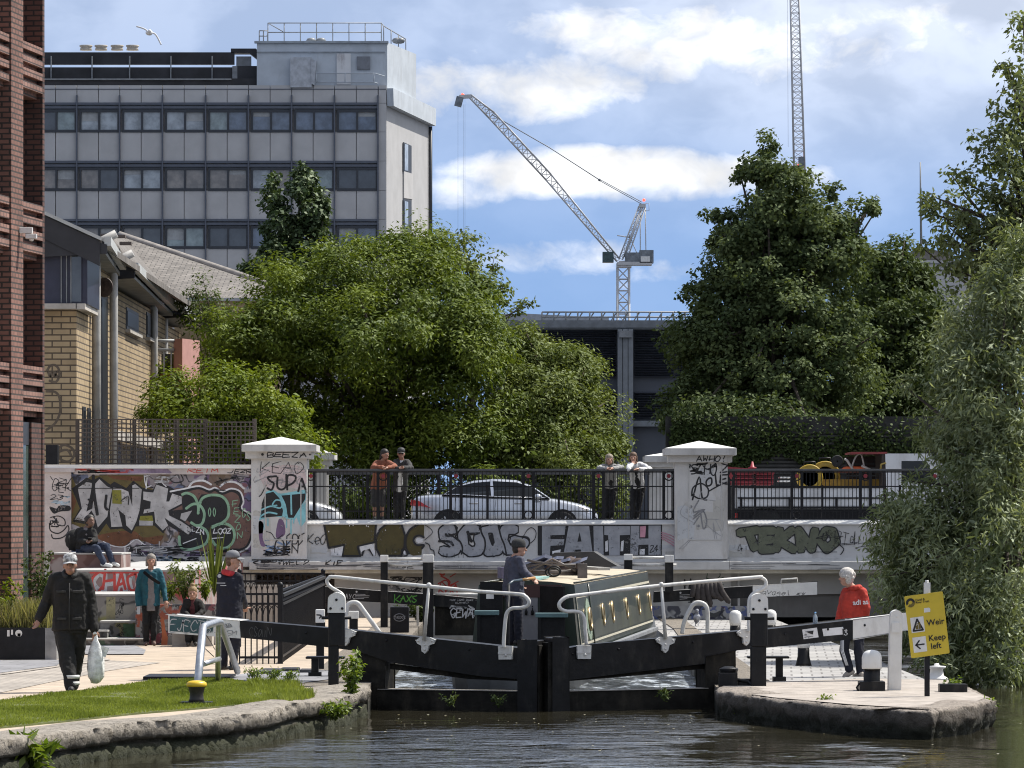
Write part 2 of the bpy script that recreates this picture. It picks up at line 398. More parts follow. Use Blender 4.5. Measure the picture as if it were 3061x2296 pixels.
LB = [(-7.0, 40), (-5.5, 44), (-4.83, 46.5), (-4.46, 48), (-4.13, 49.3), (-3.73, 49.9), (-3.24, 50.6), (-2.8, 52.3), (-2.57, 54.7), (-2.05, 56.6), (-1.98, 58), (-1.93, 60.0)]
RB = [(2.75, 60.0), (2.72, 58.7), (2.86, 57.9), (3.3, 56.2), (4.12, 54), (4.6, 53.1), (4.95, 52.9), (5.6, 54.2), (6.05, 56.3), (6.16, 62), (6.2, 66.7), (6.25, 80), (6.3, 104)]
def land(name, outline, m, top, inset=0.3):
    # inset polygon shortened slightly behind the coping stones
    return MB().prism([(x, y, top) for x, y in outline], (0, 0, -1.5)).build(name, m, kind='structure')
land('towpath', [(x - 0.3, y + 0.05) for x, y in LB] + [(-2.2, 104), (-60, 104), (-60, 40)], M_path, 0.0)
RBi = [(3.0, 61), (2.98, 59)] + [(x * 0.93 + 0.32, y + 0.35) for x, y in RB[2:9]] + [(5.9, 62), (5.95, 80), (6.0, 104), (3.0, 104)]
land('lockside_pavement', RBi, M_block, -0.05)

def sheet(name, pts, m, z):
    return MB().poly([(p[0], p[1], z) for p in pts]).build(name, m, kind='structure')
def edging(name, pts, top, m, blocks=1.3, inward=0.75, rough=0.06, seed=0, side=1, bottom=-0.9, recess=True):
    """rounded, weathered coping stones following an outline"""
    pth = []
    P2 = [Vector((x, y, 0)) for x, y in pts]
    for a, b in zip(P2[:-1], P2[1:]):
        n = max(2, int((b - a).length / 0.055))
        for i in range(n): pth.append(a.lerp(b, i / n))
    pth.append(P2[-1]); N = len(pth)
    prof = [(inward, 0.0), (inward * 0.5, 0.012), (0.10, 0.012), (0.028, 0.006), (0.004, -0.012), (-0.008, -0.08), (0.0, -0.155), (0.03, -0.19), (0.13, -0.205), (0.14, -0.235), (0.05, -0.25), (0.03, -0.30), (0.02, -0.37), (0.06, bottom)]
    if not recess: prof = [(inward, 0.0), (inward * 0.5, 0.008), (0.07, 0.008), (0.02, -0.006), (0.0, -0.03), (-0.015, -0.09), (-0.01, -0.15), (0.0, -0.2), (0.01, -0.25), (0.03, -0.29), (0.05, -0.34), (0.06, -0.5), (0.06, bottom)]
    vs, fs = [], []; acc = 0.0; jr = random.Random(seed)
    for i in range(N):
        t = (pth[min(i + 3, N - 1)] - pth[max(i - 3, 0)]).normalized(); nrm = Vector((-t.y, t.x, 0)) * side
        if i: acc += (pth[i] - pth[i-1]).length
        ph = (acc / blocks + 0.13 * mnoise.noise(Vector((acc * 0.3, seed, 0)))) % 1.0
        joint = math.exp(-((min(ph, 1 - ph) * blocks) / 0.035) ** 2)
        blk = math.floor(acc / blocks); hv = random.Random(blk * 7 + seed).uniform(-0.018, 0.018); ov = random.Random(blk * 13 + seed + 5).uniform(-0.03, 0.03)
        for j, (o, h) in enumerate(prof):
            q = Vector((acc * 4.2, j * 1.1 + seed * 10, 0.0))
            dn = mnoise.noise(q * .5) * rough * .6 + mnoise.noise(q * 1.7) * rough * 0.6 + mnoise.noise(q * 4.3) * rough * 0.45
            edge = 0.0 if j < 2 else (1.0 if j > 2 else 0.4)
            off = o + edge * (dn + joint * 0.09 + ov + jr.uniform(-.011, .011))
            p = pth[i] + nrm * off; z = top + h + (hv if j > 0 else -0.004) - (0.05 * joint if 0 < j < 6 else 0) + (dn * 0.25 if 0 < j < 5 else 0)
            vs.append((p.x, p.y, z if j else top - 0.01))
    n = len(prof)
    for i in range(N - 1):
        for j in range(n - 1): fs.append((i*n + j, (i+1)*n + j, (i+1)*n + j + 1, i*n + j + 1) if side < 0 else (i*n + j, i*n + j + 1, (i+1)*n + j + 1, (i+1)*n + j))
    return MB().add(vs, fs, True).build(name, m, kind='structure')
edging('towpath_bank_stones', LB, 0.015, M_stone, seed=1, side=1)
sheet('island_stone_apron', [(2.84, 60.9), (2.84, 58.5), (3.3, 56.5), (4.12, 54.35), (4.9, 53.25), (5.55, 54.5), (5.98, 56.5), (6.08, 62.6), (5.0, 63.2), (3.9, 62.2), (3.1, 61.8)], M_apron, -.004)
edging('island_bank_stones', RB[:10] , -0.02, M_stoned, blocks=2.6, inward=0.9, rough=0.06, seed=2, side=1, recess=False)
# lock chamber walls with stone copings
b = MB(); b.box((-2.9, 60.0, -1.5), (-1.93, 104, 0.004)); b.build('lock_wall_towpath_side', M_lockstone, kind='structure')
b = MB(); b.prism([(2.75, 60.0, -0.03), (3.35, 93, -0.03), (3.35, 104, -0.03), (3.9, 104, -0.03), (3.6, 60, -0.03)], (0, 0, -1.5)); b.build('lock_wall_island_side', M_lockstone, kind='structure')

g = lambda x, y: tuple(G(x, y)[:2])
sheet('cobbled_strip', [g(-60, 2080), g(0, 2072), g(160, 2038), g(330, 2005), g(480, 1982), g(330, 1975), g(0, 2020), g(-60, 2030)], M_cobble, 0.006)
sheet('cobbled_strip', [g(-60, 2030), g(0, 2019), g(330, 1974), g(300, 1960), g(0, 1992), g(-60, 2000)], M_cobble, 0.010)
sheet('grey_slab_paving', [g(-60, 1998), g(0, 2014), g(170, 1992), g(190, 1975), g(0, 1976), g(-60, 1976)], M_slab, 0.015)
sheet('grey_slab_paving', [g(255, 1958), g(430, 1958), g(436, 1945), g(405, 1932), g(250, 1932)], M_slab, 0.015)
sheet('grey_slab_paving', [g(690, 2040), g(905, 2044), g(1010, 2030), g(1010, 2010), g(880, 2000), g(760, 2012), g(690, 2022)], M_slab, 0.015)
b = MB()
for px, py in ((813, 2011), (868, 2008), (790, 2016), (925, 2012)):
    p = G(px, py); b.cbox((p.x, p.y, 0.03), (0.26, 0.5, 0.06))
b.build('paving_kerb_blocks', mat('dark_kerb', (0.05, 0.05, 0.055), 0.7), kind='structure', bevel=0.012)

# grass verge beside the canal
GP = [(-7.6, 43.0), (-6.35, 44.5), (-5.5, 47.9), (-4.98, 49.3), (-4.35, 51.3), (-3.5, 53.2), (-2.95, 54.6), (-2.72, 56.5), (-2.82, 58.0), (-3.4, 60.9), (-4.33, 62.6), (-4.97, 61.2), (-6.25, 54.7), (-8.6, 50)]
M_turf = mat('turf_soil', (0.10, 0.115, 0.035), 0.95, var=0.35, vs=4)
MB().prism([(x, y, 0.02) for x, y in GP], (0, 0, -.05)).build('grass_verge_soil', M_turf, kind='structure')
def inpoly(x, y, poly):
    c = np.zeros(len(x), bool); n = len(poly)
    for i in range(n):
        x1, y1 = poly[i]; x2, y2 = poly[i - 1]
        k = ((y1 > y) != (y2 > y)) & (x < (x2 - x1) * (y - y1) / (y2 - y1 + 1e-12) + x1); c ^= k
    return c
def quads_object(name, V, m, parent=None, tone=None, kind=None, mats=None, midx=None):
    """V: (n,4,3) array of leaf quads"""
    n = len(V); me = bpy.data.meshes.new(name)
    me.vertices.add(n * 4); me.vertices.foreach_set('co', V.reshape(-1).astype(np.float32))
    me.loops.add(n * 4); me.loops.foreach_set('vertex_index', np.arange(n * 4, dtype=np.int32))
    me.polygons.add(n); me.polygons.foreach_set('loop_start', np.arange(0, n * 4, 4, dtype=np.int32))
    me.polygons.foreach_set('loop_total', np.full(n, 4, np.int32))
    me.update(); me.validate()
    if tone is not None:
        at = me.attributes.new('tone', 'FLOAT', 'FACE'); at.data.foreach_set('value', tone.astype(np.float32))
    me.materials.append(m)
    o = bpy.data.objects.new(name, me); COL.objects.link(o)
    if parent is not None: o.parent = parent
    if kind: o['kind'] = kind
    return o
def leafmat(name, c_lo, c_hi, trans=0.45, gloss=0.3, rough=0.45):
    m = bpy.data.materials.new(name); m.use_nodes = True; t = NT(m.node_tree); t.n.clear()
    at = t.node('ShaderNodeAttribute', attribute_name='tone')
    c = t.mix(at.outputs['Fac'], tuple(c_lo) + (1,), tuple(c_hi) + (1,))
    df = t.node('ShaderNodeBsdfDiffuse'); t.put(df.inputs[0], c)
    tr = t.node('ShaderNodeBsdfTranslucent'); t.put(tr.inputs[0], t.mix(1.0, c, (1.25, 1.25, 0.55, 1), 'MULTIPLY'))
    gl = t.node('ShaderNodeBsdfGlossy'); gl.inputs[0].default_value = (0.55, 0.6, 0.5, 1); gl.inputs['Roughness'].default_value = .6
    a = t.node('ShaderNodeMixShader'); a.inputs[0].default_value = trans; t.l.new(df.outputs[0], a.inputs[1]); t.l.new(tr.outputs[0], a.inputs[2])
    fr = t.node('ShaderNodeFresnel'); fr.inputs[0].default_value = 1.4
    e = t.node('ShaderNodeMixShader'); t.put(e.inputs[0], t.m('MINIMUM', t.m('MULTIPLY', fr.outputs[0], gloss), 0.12)); t.l.new(a.outputs[0], e.inputs[1]); t.l.new(gl.outputs[0], e.inputs[2])
    o = t.node('ShaderNodeOutputMaterial'); t.l.new(e.outputs[0], o.inputs[0])
    return m
M_grass = leafmat('grass_blades', (0.125, 0.16, 0.03), (0.26, 0.30, 0.07), 0.40, 0.06)
def blades(name, poly, n, h, m, z0=0.02, wd=0.006, kind='stuff'):
    xs = [p[0] for p in poly]; ys = [p[1] for p in poly]
    x = RNG.uniform(min(xs), max(xs), n * 3); y = RNG.uniform(min(ys), max(ys), n * 3)
    k = inpoly(x, y, poly); x, y = x[k][:n], y[k][:n]; n = len(x); tone = RNG.uniform(0, 1, n)
    if kind == 'stuff':
        nz = np.array([mnoise.noise(Vector((a * 1.1, b_ * .55, 0))) + .5 * mnoise.noise(Vector((a * 3.5, b_ * 1.6, 4))) for a, b_ in zip(x, y)]); k = RNG.uniform(size=n) > np.clip(nz * 1.6 - .35, 0, .85); x, y, tone, nz = x[k], y[k], tone[k], nz[k]; tone = np.clip(tone * .55 + .3 + nz * .6, 0, 1); h = h * np.clip(1.05 - nz * .9, .45, 1.7); n = len(x)
    hh = h * RNG.uniform(0.35, 1.3, n); a = RNG.uniform(0, 2 * np.pi, n); lean = RNG.uniform(0.0, 0.8, n) * hh
    ca, sa = np.cos(a), np.sin(a); b_ = RNG.uniform(0, 2 * np.pi, n)
    V = np.zeros((n, 4, 3)); ww = wd * RNG.uniform(0.7, 1.6, n)
    V[:, 0] = np.c_[x - ww * sa, y + ww * ca, np.full(n, z0)]; V[:, 1] = np.c_[x + ww * sa, y - ww * ca, np.full(n, z0)]
    V[:, 2] = np.c_[x + ww * sa * .3 + lean * np.cos(b_), y - ww * ca * .3 + lean * np.sin(b_), z0 + hh]; V[:, 3] = np.c_[x - ww * sa * .3 + lean * np.cos(b_), y + ww * ca * .3 + lean * np.sin(b_), z0 + hh]
    return quads_object(name, V, m, tone=tone, kind=kind)
blades('grass_verge', GP, 110000, 0.026, M_grass, wd=0.005)
blades('grass_verge_edge_tufts', [(-2.7, 54.3), (-2.45, 55.8), (-2.9, 60), (-3.6, 61), (-3.2, 57)], 6000, 0.07, M_grass)

# right bank beyond the weir stream, and the land round the wall
MB().box((10.5, 40, -1.5), (60, 102.9, 0.25)).build('far_bank', M_earth, kind='structure')
# ------------------------------------------------------------------ trees and plants
def unit(n):
    v = RNG.normal(size=(n, 3)); return v / np.linalg.norm(v, axis=1, keepdims=True)
def nrmz(v): return v / np.maximum(np.linalg.norm(v, axis=1, keepdims=True), 1e-9)
def leaf_quads(pos, out, L, Wd, droop, up=0.5, rnd=0.8):
    n = len(pos)
    nor = nrmz(out * 0.6 + np.array([0, 0, up]) + RNG.normal(size=(n, 3)) * rnd * 0.6)
    t = np.cross(nor, unit(n)); t = nrmz(nrmz(t) + np.array([0, 0, -droop]) + out * 0.25)
    wv = nrmz(np.cross(nor, t)); L = (L * RNG.uniform(0.6, 1.35, n))[:, None]; Wd = (Wd * RNG.uniform(0.7, 1.25, n))[:, None]
    V = np.zeros((n, 4, 3)); V[:, 0] = pos; V[:, 2] = pos + t * L
    mid = pos + t * L * 0.45 + nor * L * 0.07
    V[:, 1] = mid + wv * Wd / 2; V[:, 3] = mid - wv * Wd / 2
    return V
def crown_points(blobs, rc, cpm, nl, inner=0.3, flat=0.75):
    """clump centres over each blob's surface, leaves round each clump"""
    cen, cout = [], []
    for (px, py, Y, rx, ry, rd) in blobs:
        c = np.array(P(px, py, Y)); r = np.array([rx * Y / F, rd, ry * Y / F])
        area = 4 * np.pi * ((r[0]*r[1])**1.6 / 3 + (r[0]*r[2])**1.6 / 3 + (r[1]*r[2])**1.6 / 3) ** (1 / 1.6)
        n = max(3, int(area * cpm)); u = unit(n)
        k = np.where(RNG.uniform(size=n) < inner, RNG.uniform(0.25, 0.8, n), RNG.uniform(0.78, 1.06, n))[:, None]
        cen.append(c + u * r * k); cout.append(nrmz(u / r))
    cen = np.concatenate(cen); cout = np.concatenate(cout)
    m = len(cen); per = np.maximum(4, (nl * RNG.uniform(0.5, 1.5, m)).astype(int)); idx = np.repeat(np.arange(m), per); n = len(idx)
    rad = (rc * RNG.uniform(0.55, 1.5, m))[idx][:, None]
    off = unit(n) * (RNG.uniform(0.1, 1, (n, 1)) ** 0.55)
    pos = cen[idx] + off * rad * np.array([1, 1, flat])
    out = nrmz(off + cout[idx] * 0.7)
    ct = RNG.uniform(0, 1, m)[idx]; tone = np.clip(0.55 * ct + 0.45 * RNG.uniform(0, 1, n), 0, 1)
    return pos, out, tone, cen
def tree(name, label, cat, blobs, m, leaf=(0.16, 0.09), rc=0.5, cpm=2.0, nl=60, droop=0.3, inner=0.3, base=None, trunk_r=0.25, up=0.5, rnd=0.8, bark=None, limbs=24, group=None, extra=None, core=0, flat=0.75, leafname='crown'):
    pos, out, tone, cen = crown_points(blobs, rc, cpm, nl, inner, flat)
    if extra:
        for e in extra:
            p2, o2, t2, c2 = crown_points([e], rc * 0.6, cpm * 2.2, nl * 0.5, inner, flat); pos = np.r_[pos, p2]; out = np.r_[out, o2]; tone = np.r_[tone, t2]; cen = np.r_[cen, c2]
    V = leaf_quads(pos, out, leaf[0], leaf[1], droop, up, rnd)
    ctr = cen.mean(0)
    if base is None: base = (ctr[0], ctr[1], 1.7)
    root = thing(name, label, cat, base, group=group)
    V -= np.array(base)
    quads_object(leafname, V, m, parent=root, tone=tone)
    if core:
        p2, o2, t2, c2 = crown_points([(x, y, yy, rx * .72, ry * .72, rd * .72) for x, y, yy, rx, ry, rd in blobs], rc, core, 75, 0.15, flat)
        quads_object('inner_' + leafname, leaf_quads(p2, o2, leaf[0] * 1.35, leaf[1] * 1.6, droop, up, rnd) - np.array(base), m, parent=root, tone=t2 * .6)  # extra inner leaves added to block light, with inner shade in their darker tone
    b = MB(); bx = Vector(base); top = Vector((ctr[0], ctr[1], ctr[2]))
    hgt = top.z - bx.z
    fork = bx + (top - bx) * 0.45
    b.tube([bx - Vector((0, 0, 0.2)), bx.lerp(fork, 0.5) + Vector((0.08 * hgt * 0.2, 0, 0)), fork, bx.lerp(top, 0.8), top], [trunk_r, trunk_r * 0.85, trunk_r * 0.7, trunk_r * 0.42, trunk_r * 0.12], 10)
    pick = RNG.choice(len(cen), min(limbs, len(cen)), replace=False)
    for i in pick:
        e = Vector(cen[i]); s = bx.lerp(top, RNG.uniform(0.35, 0.95)); q = s.lerp(e, 0.5) + Vector((0, 0, 0.12 * (e - s).length))
        b.tube([s, q, e], [trunk_r * 0.28, trunk_r * 0.17, trunk_r * 0.05], 6)
    b.build('trunk', bark or M_bark, root)
    return root
M_bark = mat('tree_bark', (0.06, 0.048, 0.036), 0.95, var=0.4, vs=5, bump=0.6, bs=20)
M_leaf_creeper = leafmat('creeper_leaves', (0.032, 0.058, 0.009), (0.18, 0.225, 0.036), 0.28, 0.05)
M_leaf_ash = leafmat('ash_leaves', (0.06, 0.085, 0.022), (0.20, 0.235, 0.065), 0.26, 0.05)
M_leaf_plane = leafmat('plane_tree_leaves', (0.040, 0.062, 0.026), (0.155, 0.19, 0.08), 0.26, 0.03)
M_leaf_dim = leafmat('dull_green_leaves', (0.028, 0.045, 0.015), (0.10, 0.13, 0.045), 0.26, 0.04)
M_leaf_poplar = leafmat('poplar_leaves', (0.020, 0.040, 0.016), (0.10, 0.14, 0.06), 0.22, 0.1)
M_leaf_willow = leafmat('willow_leaves', (0.060, 0.088, 0.030), (0.36, 0.40, 0.24), 0.32, 0.4, 0.4)
M_leaf_bright = leafmat('bright_shrub_leaves', (0.06, 0.10, 0.012), (0.24, 0.28, 0.035), 0.32, 0.05)
M_leaf_loose = leafmat('loose_grey_leaves', (0.06, 0.08, 0.036), (0.21, 0.245, 0.12), 0.42, 0.08)
M_leaf_weed = leafmat('weed_leaves', (0.07, 0.12, 0.015), (0.22, 0.28, 0.04), 0.42, 0.2)

M_stem = mat('green_stem', (0.07, 0.11, 0.03), 0.7)
def weed(name, label, x, y, z, h, r, m, n=160, leaf=(0.06, 0.03), stems=9, group=None, cat='plant', droop=0.2):
    root = thing(name, label, cat, (x, y, z), group=group)
    b = MB(); pos, out = [], []
    for i in range(stems):
        a = RNG.uniform(0, 6.283); e = Vector((math.cos(a) * r * RNG.uniform(0.2, 1), math.sin(a) * r * RNG.uniform(0.2, 1), h * RNG.uniform(0.5, 1)))
        mid = e * 0.5 + Vector((0, 0, h * 0.15)); b.tube([(0, 0, -0.02), mid, e], [0.007, 0.005, 0.002], 5)
        for k in range(n // stems):
            t = RNG.uniform(0.15, 1.0); p = (mid * (2 * t) if t < 0.5 else mid.lerp(e, (t - 0.5) * 2)); pos.append(p + Vector(RNG.normal(size=3) * 0.02)); out.append((math.cos(a), math.sin(a), 0.3))
    b.build('stem', M_stem, root, local=True)
    pos = np.array(pos); out = nrmz(np.array(out) + RNG.normal(size=(len(pos), 3)) * 0.7)
    quads_object('leaves', leaf_quads(pos, out, leaf[0], leaf[1], droop, 0.6, 0.8), m, parent=root, tone=RNG.uniform(0, 1, len(pos)))
    return root
def rectbox(b, x0, y0, x1, y1, Y, d0, d1):
    """box whose front (at Y+d0) covers the rectangle seen between those photo pixels"""
    a, c = P(x0, y1, Y), P(x1, y0, Y)
    return b.box((a.x, Y + d0, a.z), (c.x, Y + d1, c.z))
# ================================================================== grey office block
Y = 300.0
root = thing('office_building', 'large grey office block with bands of windows, plant screens and a pale roof tower', 'building', (wx(640, Y), Y, 1.7))
M_panel = mat('office_cladding_panel', (0.46, 0.45, 0.44), 0.8, var=0.07, vs=0.6, stain=(0.37, 0.36, 0.35), ss=0.25, samt=0.4)
M_offwall = mat('office_end_render', (0.43, 0.425, 0.42), 0.85, var=0.06, vs=0.7, stain=(0.36, 0.355, 0.35), ss=0.4, samt=0.5)
M_mull = mat('blue_grey_frame', (0.085, 0.095, 0.12), 0.5, var=0.1)
M_mullg = mat('dark_frame', (0.03, 0.034, 0.042), 0.5, var=0.1)
M_roofwhite = mat('pale_blue_grey_render', (0.46, 0.50, 0.54), 0.85, var=0.08, vs=0.8, stain=(0.30, 0.31, 0.32), ss=0.9, samt=0.5)
MX = [102, 230, 358, 486, 615, 743, 872, 1000, 1130]
b = MB()
E0, E1 = Vector((wx(1155, Y), Y, 0)), Vector((wx(1284, 315.), 315., 0)); zt = wz(257, Y)
b.prism([(-45, Y + 0.25, 1.7), (E0.x, Y + 0.25, 1.7), (E1.x, 315, 1.7), (-45, 318, 1.7)], (0, 0, zt - 1.7 - 0.02))
b.build('wall', M_offwall, root)
b = MB(); gap = 0.035
rows = [(255, 308), (395, 481), (570, 655), (743, 829), (917, 1003)]
for y0, y1 in rows:
    for i in range(8):
        for h in (0, 1):
            xa = MX[i] + (MX[i+1] - MX[i]) * h / 2; xb = xa + (MX[i+1] - MX[i]) / 2
            rectbox(b, xa + 1.1, y0, xb - 1.1, y1, Y, 0.0, 0.2)
    rectbox(b, 1132, y0, 1154.5, y1, Y, 0.0, 0.2)
for y0, y1 in ((308, 395), (481, 570), (655, 743), (829, 917)): rectbox(b, 1132, y0 + 1, 1154.5, y1 - 1, Y, 0.0, 0.2)
b.build('cladding_panels', M_panel, root)
b = MB()
for x in MX: rectbox(b, x - 2.2, 285, x + 2.2, 1000, Y, -0.22, 0.05)
for y in (316, 490, 664, 838):
    rectbox(b, 60, y - 9, 1130, y - 2, Y, -0.16, 0.1); rectbox(b, 60, y + 2, 1130, y + 9, Y, -0.12, 0.1)
rectbox(b, 60, 265.5, 1154, 268, Y, -0.03, 0.1)
b.build('mullions', M_mull, root)
glz = [mat('pane_' + n, c, 0.05, var=0.35, vs=1.5, spec=1.0) for n, c in (('blue', (0.10, 0.13, 0.18)), ('pale', (0.30, 0.33, 0.35)), ('tan', (0.20, 0.175, 0.15)), ('dark', (0.045, 0.052, 0.06)), ('green', (0.22, 0.27, 0.265)))]
M_blind = mat('office_blind', (.36, .37, .37), .8, var=.12, vs=4)
choice = [[3,1,1,1,4,0,0,0],[2,2,1,2,2,1,4,3],[2,2,2,4,3,0,0,0]]
for r, (y0, y1) in enumerate(((328, 396), (501, 571), (675, 744))):
    for i in range(8):
        xa, xb = MX[i] + 8, MX[i+1] - 3; xm = (xa + xb) / 2
        b = MB()
        for (u0, v0, u1, v1) in ((xa, y0, xb, y0 + 7), (xa, y1 - 8, xb, y1), (xa, y0 + 7, xa + 5, y1 - 8), (xb - 4, y0 + 7, xb, y1 - 8), (xm - 3, y0 + 7, xm + 3, y1 - 8)):
            rectbox(b, u0, v0, u1, v1, Y, -0.06, 0.24)
        fr = b.build('window', M_mullg, root)
        for k, (pa, pb) in enumerate(((xa + 5, xm - 3), (xm + 3, xb - 4))):
            b = MB(); rectbox(b, pa, y0 + 7, pb, y1 - 8, Y, 0.12, 0.2); c = choice[r][i]
            if k and (i * 3 + r) % 4 == 0: c = (c + 1) % 5
            pn = b.build('pane', glz[c], fr)
            if (i * 5 + r * 3 + k * 2) % 4 == 1: b = MB(); rectbox(b, pa + 1, y0 + 7, pb - 1, y0 + 7 + (y1 - y0 - 15) * (.25 + .13 * ((i * 7 + k + r) % 5)), Y, .1, .12); b.build('blind', M_blind, fr)
# end wall parapet panel, slim windows
def ew(px, py):     # a point on the end wall seen at px,py
    a = E0; dv = (E1 - E0); k = (px - CX) / F
    t = (k * a.y - a.x) / (dv.x - k * dv.y); q = a + dv * t; return Vector((q.x, q.y, wz(py, q.y)))
nrm = Vector((E1.y - E0.y, -(E1.x - E0.x), 0)).normalized()
def endquad(b, pts, th): b.prism([ew(*p) + nrm * 0.01 for p in pts], nrm * th)
b = MB(); endquad(b, [(1155, 264), (1284, 325), (1284, 377), (1157, 317)], 0.45); b.build('parapet', M_roofwhite, root)
for (x0, x1, ya, yb, yc, yd) in ((1204, 1228, 425, 436, 513, 520), (1204, 1228, 596, 602, 690, 696)):
    b = MB(); endquad(b, [(x0, ya), (x1, yb), (x1, yd), (x0, yc)], 0.05); fr = b.build('slim_window', M_mullg, root)
    b = MB(); endquad(b, [(x0 + 2, ya + 5), (x0 + 12, ya + 8), (x0 + 12, yc - 2), (x0 + 2, yc - 4)], 0.09); b.build('pane', glz[1], fr)
b = MB(); endquad(b, [(1205, 512), (1232, 520), (1232, 596), (1205, 592)], 0.06); b.build('infill_panel', M_panel, root)
b = MB(); b.tube([ew(1281, 378) + nrm * 0.15, ew(1281, 800) + nrm * 0.15], 0.12, 8); b.build('drainpipe', M_mullg, root)
# roof tower
b = MB(); T0 = Vector((wx(1157, Y), Y + 0.3, 0)); T1 = Vector((wx(1244, 308.), 308., 0)); z1 = wz(125, Y)
xl = wx(767, Y)
b.prism([(xl, Y + 0.3, zt - 0.5), (T0.x, T0.y, zt - 0.5), (T1.x, T1.y, zt - 0.5), (xl + 0.6, 308, zt - 0.5)], (0, 0, z1 - zt + 0.5)); b.build('roof_tower', M_roofwhite, root)
b = MB(); rectbox(b, 760, 122, 1161, 128, Y, 0.1, 0.5); rectbox(b, 768, 153, 1150, 156, Y, 0.2, 0.35); b.build('tower_trim', mat('tower_trim_grey', (0.3, 0.33, 0.36), 0.7), root)
b = MB(); rectbox(b, 1006, 159, 1048, 252, Y, 0.18, 0.4); b.build('door', mat('peeling_white_door', (0.62, 0.62, 0.62), 0.7, var=0.05, vs=1, stain=(0.25, 0.22, 0.22), ss=1.4, samt=0.8), root)
b = MB(); rectbox(b, 1067, 168, 1106, 207, Y, 0.16, 0.4); b.build('louvre', mat('louvre_grey', (0.16, 0.17, 0.19), 0.6), root)
b = MB(); rectbox(b, 868, 172, 932, 262, Y, -0.2, 0.3); M = b.prism([P(930, 176, Y - .25), P(945, 182, Y - .25), P(940, 255, Y - .25), P(930, 250, Y - .25)], (0, 0.5, 0)); b.build('plant_housing', mat('plant_housing_grey', (0.40, 0.42, 0.45), 0.7, stain=(0.3, 0.3, 0.32), ss=0.6), root)
b = MB()
Yr = Y + 0.6
def rail(b, x0, x1, yt, yb, n, Yq, mid=None, r=0.035):
    for y in ([yt] + ([mid] if mid else [])): b.tube([P(x0, y, Yq), P(x1, y, Yq)], r, 6)
    for i in range(n + 1):
        x = x0 + (x1 - x0) * i / n; b.tube([P(x, yt, Yq), P(x, yb, Yq)], r, 6)
rail(b, 801, 1140, 69, 124, 7, Yr + 6, 97); rail(b, 775, 800, 92, 124, 2, Yr, 108)
for i in range(4): x = 1147 + i * 22; b.tube([P(x, 78 + i * 13, Yr + i * 1.8), P(x, 128 + i * 13, Yr + i * 1.8)], 0.035, 6)
b.tube([P(1140, 69, Yr + 6), P(1147, 78, Yr), P(1213, 117, Yr + 5.4)], 0.035, 6); b.tube([P(801, 69, Yr + 6), P(845, 94, Yr)], 0.035, 6)
b.build('roof_railing', M_greypaint, root)
b = MB(); rail(b, 945, 1118, 219, 246, 2, Y - .15); b.tube([P(1118, 219, Y - .15), P(1150, 228, Y - .15)], .035, 6); b.tube([P(945, 246, Y - .15), P(1118, 246, Y - .15), P(1130, 250, Y - .15)], .035, 6); b.build('balcony_rail', M_roofwhite, root)
M_screen = mat('black_plant_screen', (0.022, 0.022, 0.025), 0.7, var=0.4, vs=0.8)
b = MB(); rectbox(b, 60, 147, 695, 184, Y, 2.0, 2.3); rectbox(b, 60, 193, 695, 230, Y, 1.8, 2.1); rectbox(b, 60, 232, 868, 256, Y, 0.6, 1.2); rectbox(b, 705, 190, 868, 230, Y, 1.6, 2.1)
b.prism([P(690, 145, Y + 2), P(765, 145, Y + 2), P(795, 182, Y + 2), P(776, 182, Y + 2), P(745, 158, Y + 2), P(690, 158, Y + 2)], (0, 1.2, 0)); b.build('plant_screen', M_screen, root)
b = MB()
for x in (145, 268, 381, 505, 629): rectbox(b, x - 1.6, 160, x + 1.6, 230, Y, 1.6, 1.8)
rectbox(b, 700, 158, 745, 190, Y, 2.3, 2.5); rectbox(b, 690, 190, 705, 228, Y, 1.6, 1.9); rectbox(b, 60, 233, 690, 237, Y, 0.4, 0.6)
b.build('screen_posts', M_greypaint, root)
for x in (257, 302, 350, 396):
    b = MB(); q = P(x, 147, Y + 5); b.lathe([(0.42, 0), (0.40, 0.1), (0.36, 0.2), (0.44, 0.24), (0.44, 0.34), (0.2, 0.36)], (q.x, Y + 5, q.z - 0.08), 14); b.build('roof_vent', mat('buff_vent', (0.42, 0.38, 0.32), 0.8), root)
b = MB(); 
for x in (930, 960, 1186, 1196): q = P(x, 122, Y + 4); b.ball(q, (0.35, 0.3, 0.22), 8)
b.build('roof_equipment', M_greypaint, root)

# ================================================================== yellow brick house with slate roof
M_ybrick = brick('yellow_brick', (0.45, 0.34, 0.20), (0.38, 0.28, 0.16), (0.10, 0.075, 0.05), 0.44, 0.147, 0.018)
M_slate = pavers('roof_slate', (0.22, 0.20, 0.18), (0.15, 0.135, 0.12), (0.07, 0.065, 0.06), 0.35, 0.28, 0.02, bump=0.6)
M_fascia = mat('grey_fascia', (0.42, 0.43, 0.42), 0.6, var=0.1, vs=2)
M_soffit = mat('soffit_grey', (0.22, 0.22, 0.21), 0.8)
M_barge = mat('black_bargeboard', (0.022, 0.022, 0.026), 0.6)
root = thing('brick_house', 'yellow brick house with grey slate roof and stepped pale gutters', 'house', (-11, 110, 1.7))
XW = -10.55; Y0 = 108.6
eave = lambda y: 8.9
b = MB(); b.box((-20, Y0, 1.6), (XW, 119.5, 8.65)); b.box((-20, 119.5, 1.6), (XW - 0.35, 141, 8.55)); b.box((-20, 141, 1.6), (XW - 0.6, 152, 8.5)); b.build('wall', M_ybrick, root)
